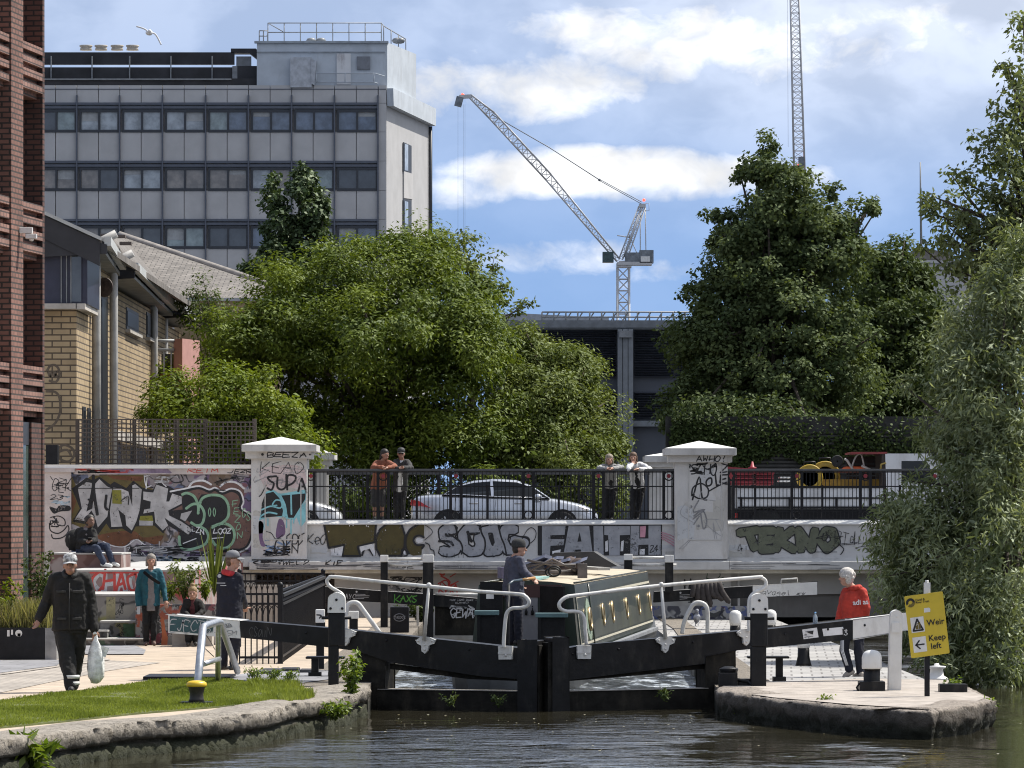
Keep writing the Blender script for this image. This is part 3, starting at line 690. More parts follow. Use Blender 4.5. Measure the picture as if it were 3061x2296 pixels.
# gable and first roof, verge towards the viewer
za = wz(719, 108); zb = wz(643, 108); xa, xb = wx(305, 108), wx(139, 108); sl = (zb - za) / (xb - xa)
def roofslab(b, y0, y1, x_e, th=0.16, xr=-14.6):
    z_e = za + (x_e - xa) * sl; zr = za + (xr - xa) * sl
    b.prism([(x_e, y0, z_e), (xr, y0, zr), (xr, y0, zr - th), (x_e, y0, z_e - th)], (0, y1 - y0, 0))
b = MB(); roofslab(b, 108.0, 119.0, xa); b.build('roof', M_slate, root)
b = MB(); roofslab(b, 119.0, 142.0, xa - 0.15); b.build('roof', M_slate, root)
b = MB(); b.prism([(xa - 0.05, 107.94, za - .02), (xb - 3, 107.94, zb - .02 - 3 * sl * 1), (xb - 3, 107.94, zb - .5 - 3 * sl), (xa - 0.05, 107.94, za - 0.62)], (0, 0.06, 0)); b.build('bargeboard', M_barge, root)
b = MB(); b.beam((xa, 107.95, za + 0.03), (xb - 3, 107.95, zb + 0.03 - 3 * sl), 0.2, 0.08); b.build('verge', M_fascia, root)
# gable panel and corner window bay under the verge
b = MB(); rectbox(b, 139, 672, 168, 745, 108.5, 0, 0.3); b.build('gable_panel', M_white, root)
b = MB(); rectbox(b, 100, 745, 246, 908, 108.3, 0, 0.4); q = P(246, 745, 108.3); q2 = P(246, 908, 108.3); b.box((q.x - 0.05, 108.32, q2.z), (q.x + 0.12, 111.5, q.z)); fr = b.build('corner_window', mat('navy_panel', (0.025, 0.027, 0.05), 0.4), root)
b = MB()
for x in (182, 198, 211): rectbox(b, x, 748, x + 3, 905, 108.3, -0.05, 0.05)
b.build('mullion', M_greypaint, fr)
b = MB(); rectbox(b, 214, 752, 243, 902, 108.3, -0.02, 0.03); b.build('pane', glz[3], fr)
b = MB(); rectbox(b, 100, 908, 231, 924, 108.3, -0.15, 0.6); q = P(231, 908, 108.3); b.box((q.x - 0.02, 108.15, q.z - 0.14), (q.x + 0.2, 111.6, q.z)); b.build('sill', M_conc, root)
# gutters: three stepped lengths along the eaves, boxed soffits under them
for (pa, ya, pb, yb, xs) in ((322, 108.0, 368, 118.5, 0.0), (405, 119.0, 525, 142.0, -0.10), (545, 142.0, 582, 150.5, -0.25)):
    x0 = wx(pa, ya); z0 = 8.95 - 0.0; b = MB(); x1 = wx(pb, yb)
    xx = (x0 + x1) / 2
    b.beam((x0, ya, z0 - 0.02), (x1, yb, z0 - 0.02), 0.16, 0.22); b.build('gutter', M_fascia, root)
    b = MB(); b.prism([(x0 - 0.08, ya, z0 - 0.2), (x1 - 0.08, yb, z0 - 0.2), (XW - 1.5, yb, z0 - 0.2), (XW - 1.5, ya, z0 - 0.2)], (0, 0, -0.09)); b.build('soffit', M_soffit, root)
    b = MB(); b.prism([(x0 - 0.02, ya - 0.02, z0 - 0.1), (XW - 1.2, ya - 0.02, z0 + 0.36), (XW - 1.2, ya - 0.02, z0 - 0.42), (x0 - 0.02, ya - 0.02, z0 - 0.32)], (0, 0.08, 0)); b.build('bargeboard', M_barge, root)
# rear wing roof (hip)
b = MB()
A = Vector(P(316, 700, 142)); B_ = Vector(P(360, 702, 165)); Cc = Vector(P(850, 868, 154)); D_ = Vector(P(835, 890, 151)); E_ = Vector(P(520, 890, 151)); A2 = Vector(P(330, 712, 119.2))
b.poly([A2, B_, Cc, D_, E_]); b.add([A2, E_, (XW - .1, 142, 8.8), (XW - .1, 119.2, 8.95)], [(0, 1, 2, 3)])
b.build('rear_roof', M_slate, root)
b = MB(); b.tube([B_, Cc], 0.14, 6); b.build('ridge_tiles', mat('ridge_tile', (0.33, 0.30, 0.27), 0.9), root)
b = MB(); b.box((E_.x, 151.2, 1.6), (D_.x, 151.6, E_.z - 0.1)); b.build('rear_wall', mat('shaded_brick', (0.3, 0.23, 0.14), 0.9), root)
b = MB()
for px, py in ((320, 706), (358, 707), (376, 728)): q = P(px, py, 122); b.cbox(q, (0.32, 0.3, 0.08))
b.build('roof_vent', mat('brown_tile', (0.10, 0.08, 0.07), 0.9), root)
# windows on the long sunny side (facing right), downpipes
M_hpane = mat('house_pane', (.02, .022, .026), .35, spec=.25)
def sidewin(y0, y1, z0, z1, xo, m=None):
    b = MB(); b.box((xo - 0.1, y0, z0), (xo + 0.03, y1, z1)); f = b.build('window', M_mullg, root)
    b = MB(); b.box((xo - 0.05, y0 + 0.12, z0 + 0.1), (xo + 0.045, y1 - 0.12, z1 - 0.1)); b.build('pane', M_hpane, f)
    b = MB(); b.box((xo - 0.05, y0 - 0.1, z0 - 0.1), (xo + 0.14, y1 + 0.1, z0)); b.build('sill', M_conc, f)
sidewin(114.8, 116.6, 2.0, 8.0, XW)
sidewin(110.0, 110.7, 1.9, 5.0, XW); sidewin(111.3, 112.0, 1.9, 5.0, XW)
sidewin(126.5, 130.5, wz(990, 128), wz(925, 128), XW - 0.35); sidewin(133.5, 135, wz(1010, 134), wz(935, 134), XW - 0.35); sidewin(121, 124.5, 1.9, 4.6, XW - .35); sidewin(128, 133, 1.9, 4.3, XW - .35)
for px, yq, pt in ((288, 112.1, 770), (340, 117.0, 825), (461, 135, 925), (492, 142.5, 950)):
    b = MB(); q = P(px, pt, yq); b.tube([(q.x, yq, 1.7), (q.x, yq, q.z), (q.x - 0.1, yq, q.z + 0.3), (q.x + 0.5, yq, q.z + 0.6)], 0.11, 10); b.build('downpipe', mat('grey_downpipe', (0.36, 0.35, 0.33), 0.55), root)
b = MB(); b.box((XW - 0.2, 119.3, 4.35), (XW + 0.05, 140.8, 4.6)); b.build('string_course', M_conc, root)
# loops of black spray paint on the end wall
def spray(parent, strokes, Y, wd, m, name='graffiti', off=0.006, dome=False):
    b = MB()
    for s in strokes: ribbon(b, [P(x, y, Y) for x, y in s], wd, off)
    return b.build(name, m, parent)
def ribbon(b, pts, wd, off, nrm=Vector((0, -1, 0)), th=0.002):
    """flat stroke lying on a wall facing the viewer, wd wide, off proud of it"""
    pts = [Vector(p) + nrm * off for p in pts]
    if len(pts) > 2: pts = smooth_path(pts, 4)
    n = len(pts); L, Rr = [], []
    for i in range(n):
        t = (pts[min(i+1, n-1)] - pts[max(i-1, 0)]); t = t.normalized() if t.length > 1e-9 else Vector((1, 0, 0))
        q = t.cross(nrm).normalized() * wd / 2; L.append(pts[i] + q); Rr.append(pts[i] - q)
    t0 = (pts[1] - pts[0]).normalized() * wd * 0.35; t1 = (pts[-1] - pts[-2]).normalized() * wd * 0.35
    L = [pts[0] - t0 + (L[0] - pts[0]) * .6] + L + [pts[-1] + t1 + (L[-1] - pts[-1]) * .6]; Rr = [pts[0] - t0 + (Rr[0] - pts[0]) * .6] + Rr + [pts[-1] + t1 + (Rr[-1] - pts[-1]) * .6]
    m = len(L); b.add(L + Rr, [(i, i + 1, m + i + 1, m + i) for i in range(m - 1)])
M_spray = mat('black_spray_paint', (0.02, 0.02, 0.022), 0.75, var=0.2)
M_spraygrey = mat('thin_spray_paint', (0.13, 0.10, 0.07), 0.8)
spray(root, [[(140, 1110), (150, 1094), (165, 1092), (176, 1105), (176, 1128), (166, 1142), (148, 1138)], [(144, 1112), (150, 1128)], [(152, 1126), (156, 1108), (162, 1126)], [(166, 1110), (166, 1128)], [(172, 1110), (166, 1118), (173, 1128)],
             [(139, 1170), (165, 1172), (178, 1190), (180, 1230), (165, 1265), (139, 1285)], [(170, 1345), (190, 1330), (215, 1340), (222, 1360), (205, 1380), (180, 1372), (176, 1352), (200, 1345), (212, 1360)]], Y0 - 0.0, 0.06, M_spraygrey)
# dark dish on the wall
b = MB(); q = P(311, 859, 112.5); M = rotm(0, R(10), R(-25))
b.lathe([(0.24, 0.0), (0.25, 0.03), (0.2, 0.05), (0.1, 0.08), (0.0, 0.09)], q, 24, 'Y', M=M); o = b.build('dish', mat('rusty_dark_dish', (0.05, 0.035, 0.03), 0.6, var=0.5, vs=10)); tag(o, 'round dark dish fixed to the yellow brick wall under the gutter', 'dish'); o.name = 'wall_dish'
b = MB(); b.tube([q + Vector((0, 0.05, 0)), q + Vector((-0.7, 0.6, 0))], 0.03, 6); b.build('bracket', M_blackmetal, o)
# pink column and balcony at the far end
Y = 135.0
root = thing('pink_column', 'salmon pink rendered column beside a balcony at the end of the yellow house', 'column', (wx(560, Y), Y, 1.7))
b = MB(); a0 = P(519, 1012, Y + .6); a1 = P(545, 1012, Y); a2 = P(597, 1016, Y + 1.6); a3 = P(575, 1012, Y + 2.2)
b.prism([(a0.x, Y + .6, 1.7), (a1.x, Y, 1.7), (a2.x, Y + 1.6, 1.7), (a3.x, Y + 2.2, 1.7)], (0, 0, a1.z - 1.7)); b.build('column_shaft', mat('pink_render', (0.46, 0.245, 0.21), 0.9, var=0.08, stain=(0.36, 0.2, 0.17), ss=0.7), root)
root = thing('balcony', 'small balcony with pale rails and pots between the yellow wall and the pink column', 'balcony', (wx(490, Y), Y, 4))
b = MB(); rectbox(b, 462, 1150, 520, 1178, Y, 0.5, 2.5); b.build('floor_slab', M_greypaint, root)
b = MB(); 
for y in (1019, 1046): b.tube([P(455, y, Y + .5), P(521, y, Y + .5)], 0.05, 6)
for x in (468, 490, 512): b.tube([P(x, 1046, Y + .5), P(x, 1150, Y + .5)], 0.03, 6)
b.build('rail', M_fascia, root)
b = MB(); rectbox(b, 466, 1050, 518, 1150, Y, 2.2, 2.4); b.build('back_panel', mat('balcony_shadow_panel', (0.05, 0.06, 0.06), 0.7), root)  # dark panel painted as the shadow inside the balcony
for i, (px, hh, mm) in enumerate(((478, .5, M_leaf_ash), (508, .8, M_leaf_bright), (498, .35, M_dryish := mat('terracotta', (0.35, 0.14, 0.08), 0.8)))):
    if i < 2: q = P(px, 1150, Y + 1); weed('pot_plant', ('pale low leafy plant on the balcony by the yellow wall', 'tall green plant on the balcony by the pink column')[i], q.x, Y + 1, q.z, hh * 1.4, .3, mm, 160, (.12, .06), 10)
    else: q = P(px, 1150, Y + .9); tag(MB().lathe([(.14, 0), (.2, .3), (.22, .32), (.18, .32)], (q.x, Y + .9, q.z), 14).build('plant_pot', mm), 'terracotta plant pot on the balcony floor', 'pot')

# ================================================================== red brick apartment building (near left)
M_rbrick = brick('red_brick', (0.26, 0.13, 0.098), (0.185, 0.09, 0.068), (0.055, 0.042, 0.036), 0.225, 0.088, 0.014, bump=0.8)
M_shade_brick = brick('shaded_brown_brick', (0.13, 0.06, 0.045), (0.09, 0.042, 0.034), (0.03, 0.022, 0.02), 0.225, 0.088, 0.014, bump=0.8)  # darker copy of the red brick; shade of unlit walls in its colour
M_rlight = brick('sunlit_ledge_brick', (0.30, 0.17, 0.135), (0.25, 0.135, 0.105), (0.07, 0.05, 0.045), 0.225, 0.088, 0.012, bump=0.8)  # lighter copy of the red brick; sunlight on the ridges in its colour
root = thing('red_brick_building', 'tall red brick apartment building with ridged balcony fronts behind the black planter', 'building', (-8.3, 75, 0))
A0 = Vector((-8.177, 75.0, 0)); U = Vector((0.145, 0.989, 0)).normalized(); Nn = Vector((U.y, -U.x, 0))
def fac(s0, s1, n0, n1, z0, z1, b):      # slab along the facade: s along it, n outwards
    p = lambda s, n: A0 + U * s + Nn * n
    pts = [p(s0, n0), p(s1, n0), p(s1, n1), p(s0, n1)]
    b.prism([(q.x, q.y, z0) for q in pts], (0, 0, z1 - z0))
ZT = 16.0
b = MB(); fac(-0.78, 0.0, -1.6, 0.0, 0, ZT, b); b.build('pillar', M_rbrick, root)
b = MB(); fac(1.42, 1.55, -2.4, -0.03, 0, ZT, b); b.build('end_wall', M_shade_brick, root)
b = MB(); fac(-3.0, 1.45, -3.2, -2.4, 0, ZT, b); b.build('recess_wall', M_shade_brick, root)
b = MB(); fac(-4.5, -3.0, -3.2, 0.0, 0, ZT, b); b.build('pillar', M_rbrick, root)
for k, (z0, z1) in enumerate(((wz(285, 75.6), wz(130, 75.6)), (wz(772, 75.6), wz(606, 75.6)), (wz(1245, 75.6), wz(1094, 75.6)))):
    for s0, s1 in ((0.003, 1.417), (-2.997, -0.783)):
        b = MB(); n = 4; hh = (z1 - z0) / n
        fac(s0, s1, -0.45, -0.13, z0, z1 - 0.02, b); bk = b.build('balcony_front', M_rbrick, root)
        b = MB()
        for i in range(n): fac(s0, s1, -0.13, -0.03, z0 + i * hh + hh * 0.45, z0 + (i + 1) * hh, b)
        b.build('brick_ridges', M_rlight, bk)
        b = MB(); fac(s0, s1, -2.4, -0.45, z0 - 0.02, z0 + 0.16, b); b.build('balcony_slab', M_greypaint, bk)
b = MB(); fac(.75, 1.417, -.5, -.05, 0, wz(1262, 75.6), b); b.build('side_pier', M_shade_brick, root)
b = MB(); fac(0.003, 0.75, -0.5, -0.1, 0.0, wz(1330, 75.6), b); gl = b.build('ground_floor_glazing', mat('green_tinted_glass', (0.06, 0.085, 0.075), 0.08, var=0.4, vs=1.2, spec=0.9), root)
b = MB(); fac(0.003, .749, -0.3, -0.09, wz(1330, 75.6), wz(1262, 75.6), b); fac(0.003, .749, -0.12, -0.09, wz(1720, 75.6), wz(1712, 75.6), b); b.build('glazing_frame', M_mullg, gl)
q = A0 + U * -0.3 + Nn * 0.02
b = MB(); b.cbox((q.x + 0.1, q.y, wz(1640, 75)), (0.06, 0.05, 0.28)); b.build('wall_light', M_greypaint, root)
# security camera on the pillar
q = A0 + U * -0.25
root = thing('security_camera', 'white security camera fixed high on the red brick pillar', 'camera', (q.x, q.y, wz(693, 74.8)))
b = MB(); b.box((0, -.05, -.03), (0.22, .05, .07)); b.build('wall_bracket', M_white, root, local=True, bevel=.008)
b = MB(); b.box((0.1, -.06, -.12), (0.29, .06, -.04)); b.lathe([(.03, -.16), (.05, -.12)], (.2, 0, 0), 12); b.build('camera_body', M_white, root, local=True, bevel=.012)

# ================================================================== dark louvred industrial building
Y = 190.0
root = thing('louvred_building', 'dark grey building with black louvre panels and rooftop rails behind the trees', 'building', (wx(1850, Y), Y, 1.7))
M_dk = mat('dark_cladding', (0.075, 0.085, 0.105), 0.6, var=0.15, vs=0.5)
b = MB(); rectbox(b, 1450, 985, 2250, 1560, Y, 0.4, 30); b.build('wall', M_dk, root)
b = MB(); rectbox(b, 1450, 958, 2250, 980, Y, -0.2, 30); rectbox(b, 1450, 980, 2250, 985, Y, -.1, 1); rectbox(b, 1845, 1258, 2250, 1275, Y, -.1, .5); b.build('roof_edge', mat('grey_roof_edge', (0.15, 0.165, 0.18), 0.6), root)
for x0, x1, y0, y1 in ((1600, 1842, 990, 1128), (1600, 1842, 1170, 1250), (1897, 2015, 990, 1128), (2020, 2150, 990, 1128), (1897, 2150, 1170, 1250)):
    b = MB(); n = int((y1 - y0) / 7)
    for i in range(n):
        y = y0 + (y1 - y0) * i / n; a, c = P(x0, y + 5, Y), P(x1, y, Y)
        b.prism([(a.x, Y + .38, c.z), (a.x, Y + .12, a.z), (a.x, Y + .16, a.z), (a.x, Y + .4, c.z - .01)], (c.x - a.x, 0, 0))
    b.build('louvre_panel', mat('black_louvre', (0.06, 0.066, 0.084), 0.45), root)
for x0 in (1846, 1862, 1878):
    b = MB(); rectbox(b, x0, 985, x0 + 14, 1560, Y, -0.3, 0.3); b.build('column', mat('column_grey', (0.17, 0.185, 0.20), 0.6, var=.1), root)
b = MB(); rectbox(b, 1850, 990, 1888, 1010, Y, -.5, -.3); b.build('column_head', M_greypaint, root)
b = MB(); rail(b, 1620, 2120, 933, 960, 14, Y + 2, 948, 0.035)
for i in range(14): b.tube([P(1640 + i * 34, 933, Y + 2), P(1640 + i * 34 - 18, 960, Y + 3.5)], 0.03, 5)
b.build('roof_railing', M_greypaint, root)
b = MB(); b.prism([P(1500, 938, 260), P(1580, 938, 260), P(1820, 950, 260), P(1820, 990, 260), P(1500, 990, 260)], (0, 20, 0)); o = b.build('distant_flat_roofed_block', mat('distant_grey_roof', (0.3, 0.32, 0.35), 0.7)); tag(o, 'distant grey flat roofed block just showing over the louvred building rails', 'building')
# pale building at far right behind the trees
Y = 210.0
root = thing('pale_flat_block', 'pale flat roofed block with a dark roof hut, glimpsed between the trees above the willow', 'building', (wx(2830, Y), Y, 1.7))
b = MB(); rectbox(b, 2735, 778, 2960, 1500, Y, 0, 12); b.build('wall', M_panel, root)
b = MB(); rectbox(b, 2735, 786, 2960, 789, Y, -.06, .1); rectbox(b, 2735, 806, 2960, 809, Y, -.06, .1); b.build('panel_joints', M_greypaint, root)
b = MB(); b.prism([P(2738, 742, Y + 1), P(2770, 742, Y + 1), P(2838, 757, Y + 1), P(2842, 778, Y + 1), P(2738, 778, Y + 1)], (0, 4, 0)); b.build('roof_hut', mat('brown_grey_metal', (0.10, 0.095, 0.09), 0.7), root)
root = thing('mast_antenna', 'thin tall whip antenna on the dark roof hut between the trees', 'antenna', (wx(2752, Y), Y + .5, wz(745, Y)))
b = MB(); b.tube([P(2754, 745, Y + .5), P(2752, 600, Y + .5), P(2751, 485, Y + .5)], [0.06, 0.045, 0.03], 8); b.build('antenna_rod', M_greypaint, root)
# ivy covered wall behind the truck
Y = 124.0
root = thing('ivy_covered_wall', 'dark ivy covered slatted wall behind the truck on the bridge', 'wall', (wx(2350, Y), Y, 1.7))
b = MB(); rectbox(b, 1990, 1245, 2800, 1600, Y, 0, .3)
b.build('wall', mat('dark_stained_wall', (0.035, 0.035, 0.033), 0.9, var=.4), root)
b = MB()
for i in range(12): rectbox(b, 2040, 1290 + i * 11, 2690, 1296 + i * 11, Y, -.05, 0.02)
b.build('slats', mat('dark_slats', (0.045, 0.045, 0.042), 0.8, var=.5, vs=1), root)
n = 11000; x = RNG.uniform(2000, 2760, n); y = 1380 - np.abs(RNG.normal(0, 60, n)) - 20 * np.sin(x / 40); x = np.where(RNG.uniform(size=n) < .5, 2010 + np.abs(RNG.normal(0, 90, n)), x)
pos = np.c_[(x - CX) * Y / F, np.full(n, Y - .12) + RNG.normal(0, .07, n), CZ + (HY - y) * Y / F]
quads_object('ivy', leaf_quads(pos, np.tile([0, -1., .3], (n, 1)), .11, .085, .5) - np.array(root.location), M_leaf_dim, parent=root, tone=.6 * RNG.uniform(0, 1, n))

# ================================================================== tower cranes
M_crane = mat('pale_crane_steel', (0.50, 0.50, 0.50), 0.5, var=0.08, stain=(0.36, 0.35, 0.34), ss=.5)
M_cranegrey = mat('crane_machinery_grey', (0.16, 0.18, 0.20), 0.5, var=0.3, vs=1.5)
M_redlamp = mat('red_warning_lamp', (0.8, 0.05, 0.03), 0.4, emit=(1.0, 0.10, 0.06, 1.6))
def lattice(b, a, c, wa, wc, n, r, tri=False):
    """four (or three) chord lattice boom from a to c"""
    a, c = Vector(a), Vector(c); dv = (c - a).normalized(); u = Vector((0, 1, 0)); v = dv.cross(u).normalized(); u = v.cross(dv)
    cs = [(-1, -1), (1, -1), (1, 1), (-1, 1)] if not tri else [(-1, -1), (1, -1), (0, 1)]
    pt = lambda t, k: a.lerp(c, t) + (u * cs[k][0] + v * cs[k][1]) * (wa + (wc - wa) * t) / 2
    m = len(cs)
    for k in range(m): b.tube([pt(0, k), pt(1, k)], r, 6)
    for i in range(n):
        for k in range(m):
            k2 = (k + 1) % m; p, q = (pt(i / n, k), pt((i + 1) / n, k2)) if i % 2 else (pt(i / n, k2), pt((i + 1) / n, k))
            b.tube([p, q], r * 0.55, 4, caps=False); b.tube([pt(i / n, k), pt(i / n, k2)], r * 0.5, 4, caps=False)
Y = 600.0
root = thing('luffing_crane', 'pale luffing tower crane with raised jib and a dark machinery deck', 'crane', (wx(1863, Y), Y, 1.7))
b = MB(); lattice(b, (wx(1863, Y), Y, 1.7), P(1863, 800, Y), 1.55, 1.55, 22, 0.16); b.build('mast', M_crane, root)
b = MB(); b.cbox(P(1865, 794, Y), (2.0, 2.0, 0.6)); b.cbox(P(1868, 786, Y), (1.6, 1.6, 0.5)); a, c = P(1845, 782, Y), P(1948, 798, Y); b.box((a.x, Y - 1.2, c.z + .2), (c.x, Y + 1.2, a.z - .1)); b.build('slewing_deck', M_crane, root)
b = MB(); lattice(b, P(1848, 778, Y), P(1640, 530, Y), 0.5, 1.0, 12, 0.10); lattice(b, P(1640, 530, Y), P(1470, 345, Y), 1.0, 1.0, 12, 0.10); lattice(b, P(1470, 345, Y), P(1406, 288, Y), 1.0, 0.45, 5, 0.10); b.beam(P(1410, 288, Y), P(1372, 290, Y), .5, .5); b.build('jib', M_crane, root)
b = MB(); b.cbox(P(1372, 304, Y), (0.95, 0.9, 1.3), rotm(0, R(15), 0)); b.build('jib_head_cage', M_cranegrey, root)
b = MB(); lattice(b, P(1856, 774, Y), P(1913, 618, Y), 0.5, 0.35, 8, 0.09); lattice(b, P(1872, 770, Y), P(1926, 618, Y), 0.4, 0.35, 8, 0.08); b.tube([P(1914, 760, Y), P(1914, 620, Y)], .07, 5); b.tube([P(1931, 760, Y), P(1929, 620, Y)], .07, 5); b.tube([P(1880, 700, Y), P(1905, 760, Y)], .06, 5); b.tube([P(1845, 704, Y), P(1890, 711, Y)], .08, 5)
b.cbox(P(1920, 615, Y), (.9, .7, .5)); b.tube([P(1930, 608, Y), P(1940, 608, Y), P(1940, 630, Y), P(1930, 630, Y)], .05, 5); b.build('a_frame', M_crane, root)
b = MB(); b.tube([P(1918, 610, Y), P(1792, 540, Y)], .05, 5); b.tube([P(1918, 604, Y), P(1792, 536, Y)], .05, 5); b.tube([P(1792, 538, Y), P(1640, 440, Y), P(1471, 343, Y)], .07, 5); b.ball(P(1792, 538, Y), .2, 8)
for x in (1369, 1385, 1390): b.tube([P(x, 312, Y), P(x, 760, Y)], .018, 4)
b.build('cables', M_cranegrey, root)
b = MB(); rectbox(b, 1801, 754, 1834, 785, Y, -1, 1); b.build('cab', mat('dark_green_cab', (0.03, 0.06, 0.06), 0.3, var=.4), root)
b = MB(); rectbox(b, 1868, 756, 1912, 786, Y, -1.1, 1.1); rectbox(b, 1911, 749, 1953, 787, Y, -1.2, 1.2); b.build('machinery_house', M_cranegrey, root)
b = MB(); rectbox(b, 1915, 768, 1942, 784, Y, -1.26, -1.2); b.build('name_board', M_white, root)
b = MB(); b.ball(P(1383, 283, Y), .22, 8); b.ball(P(1925, 598, Y), .22, 8); b.build('warning_lamp', M_redlamp, root)
Y = 520.0
root = thing('distant_crane', 'slim lattice crane mast rising high behind the pyramidal tree', 'crane', (wx(2400, Y), Y, 1.7))
b = MB(); lattice(b, (wx(2412, Y), Y, 1.7), P(2392, 530, Y), 1.3, 1.25, 14, .1); lattice(b, P(2390, 530, Y), P(2374, -60, Y), 1.25, .95, 30, .085); b.build('mast', M_crane, root)
b = MB(); b.tube([P(2356, 440, Y), P(2354, -60, Y)], .02, 4); b.build('cable', M_cranegrey, root)
b = MB(); b.ball(P(2392, 492, Y), .3, 8); b.build('warning_lamp', M_redlamp, root)
b = MB(); rectbox(b, 2386, 470, 2402, 500, Y, -.8, -.2); b.build('operator_cab', M_cranegrey, root)
# gull
root = thing('gull', 'white gull gliding in the sky above the office roof', 'bird', P(446, 98, 120))
b = MB(); b.ball((0, 0, 0), (.10, .2, .075), 10); b.ball((0.03, -.22, .02), .05, 8)
wing = [[(-.0, 0, .02), (-.12, .02, .10), (-.22, .03, .14), (-.32, .05, .17), (-.34, .06, .17)], [(0, 0, .02), (.14, .02, -.02), (.22, .03, -.12), (.30, .05, -.28), (.31, .06, -.30)]]
for wg in wing: b.tube(smooth_path(wg, 4), [0.03] + [0.022] * 15 + [.004], 6)
b.build('body', mat('gull_feathers', (0.62, 0.63, 0.64), 0.7), root, local=True)
# ================================================================== graffiti tools
FONT = {'A':[[(0,0),(.5,1),(1,0)],[(.2,.4),(.8,.4)]],'B':[[(0,0),(0,1),(.8,.85),(.7,.55),(0,.52)],[(.6,.52),(1,.3),(.7,0),(0,0)]],'C':[[(1,.85),(.5,1),(0,.5),(.5,0),(1,.15)]],'D':[[(0,0),(0,1),(.7,.9),(1,.5),(.7,.1),(0,0)]],
 'E':[[(1,1),(0,1),(0,0),(1,0)],[(0,.5),(.8,.5)]],'F':[[(1,1),(0,1),(0,0)],[(0,.5),(.8,.55)]],'G':[[(1,.85),(.5,1),(0,.5),(.5,0),(1,.2),(1,.45),(.6,.45)]],'H':[[(0,0),(0,1)],[(1,0),(1,1)],[(0,.5),(1,.5)]],'I':[[(.5,0),(.5,1)]],
 'J':[[(.8,1),(.8,.2),(.4,0),(0,.2)]],'K':[[(0,0),(0,1)],[(1,1),(.05,.45),(1,0)]],'L':[[(0,1),(0,0),(1,0)]],'M':[[(0,0),(.1,1),(.5,.4),(.9,1),(1,0)]],'N':[[(0,0),(.05,1),(.95,0),(1,1)]],'O':[[(.5,1),(0,.6),(.2,.05),(.7,0),(1,.5),(.75,.95),(.5,1)]],
 'P':[[(0,0),(0,1),(.8,.95),(1,.7),(.7,.45),(0,.45)]],'R':[[(0,0),(0,1),(.9,.9),(.9,.6),(0,.5),(1,0)]],'S':[[(1,.85),(.5,1),(.05,.75),(.5,.5),(.95,.25),(.5,0),(0,.15)]],'T':[[(0,1),(1,1)],[(.5,1),(.5,0)]],'U':[[(0,1),(.05,.2),(.5,0),(.95,.2),(1,1)]],
 'V':[[(0,1),(.5,0),(1,1)]],'W':[[(0,1),(.2,0),(.5,.7),(.8,0),(1,1)]],'X':[[(0,0),(1,1)],[(0,1),(1,0)]],'Y':[[(0,1),(.5,.5),(1,1)],[(.5,.5),(.4,0)]],'Z':[[(0,1),(1,1),(0,0),(1,0)]],'2':[[(0,.8),(.5,1),(.9,.75),(0,0),(1,.05)]],'4':[[(.7,0),(.75,1),(0,.35),(1,.4)]],
 '3':[[(0,.9),(.6,1),(.8,.75),(.4,.52),(.95,.3),(.5,0),(0,.1)]],'!':[[(.5,1),(.5,.35)],[(.5,.08),(.52,0)]],'*':[[(.1,.2),(.9,.8)],[(.1,.8),(.9,.2)],[(.5,.1),(.5,.9)]],'.':[[(.4,.0),(.6,.05)]],' ':[],'0':[[(.5,1),(.1,.5),(.5,0),(.9,.5),(.5,1)]],
 'e':[[(.05,.35),(.9,.4),(.8,.7),(.4,.72),(.05,.35),(.4,0),(.95,.1)]],'a':[[(.9,.65),(.4,.7),(.05,.3),(.4,0),(.85,.3),(.9,.65),(1,0)]],'o':[[(.5,.7),(.05,.4),(.4,0),(.95,.3),(.5,.7)]],'g':[[(.9,.65),(.3,.6),(.2,.2),(.8,.2),(.9,.65),(.8,-.3),(.1,-.25)]],'s':[[(.9,.65),(.3,.65),(.3,.4),(.85,.25),(.6,0),(.05,.05)]],'v':[[(0,.7),(.45,0),(1,.7)]],'l':[[(.2,1.2),(.5,0),(.8,.1)]],'d':[[(.8,.4),(.3,.6),(.05,.25),(.4,0),(.85,.25),(.9,1.1),(.95,0)]],'i':[[(.5,.7),(.5,0)]],'n':[[(.05,.7),(.1,0),(.5,.7),(.85,.5),(.95,0)]]}
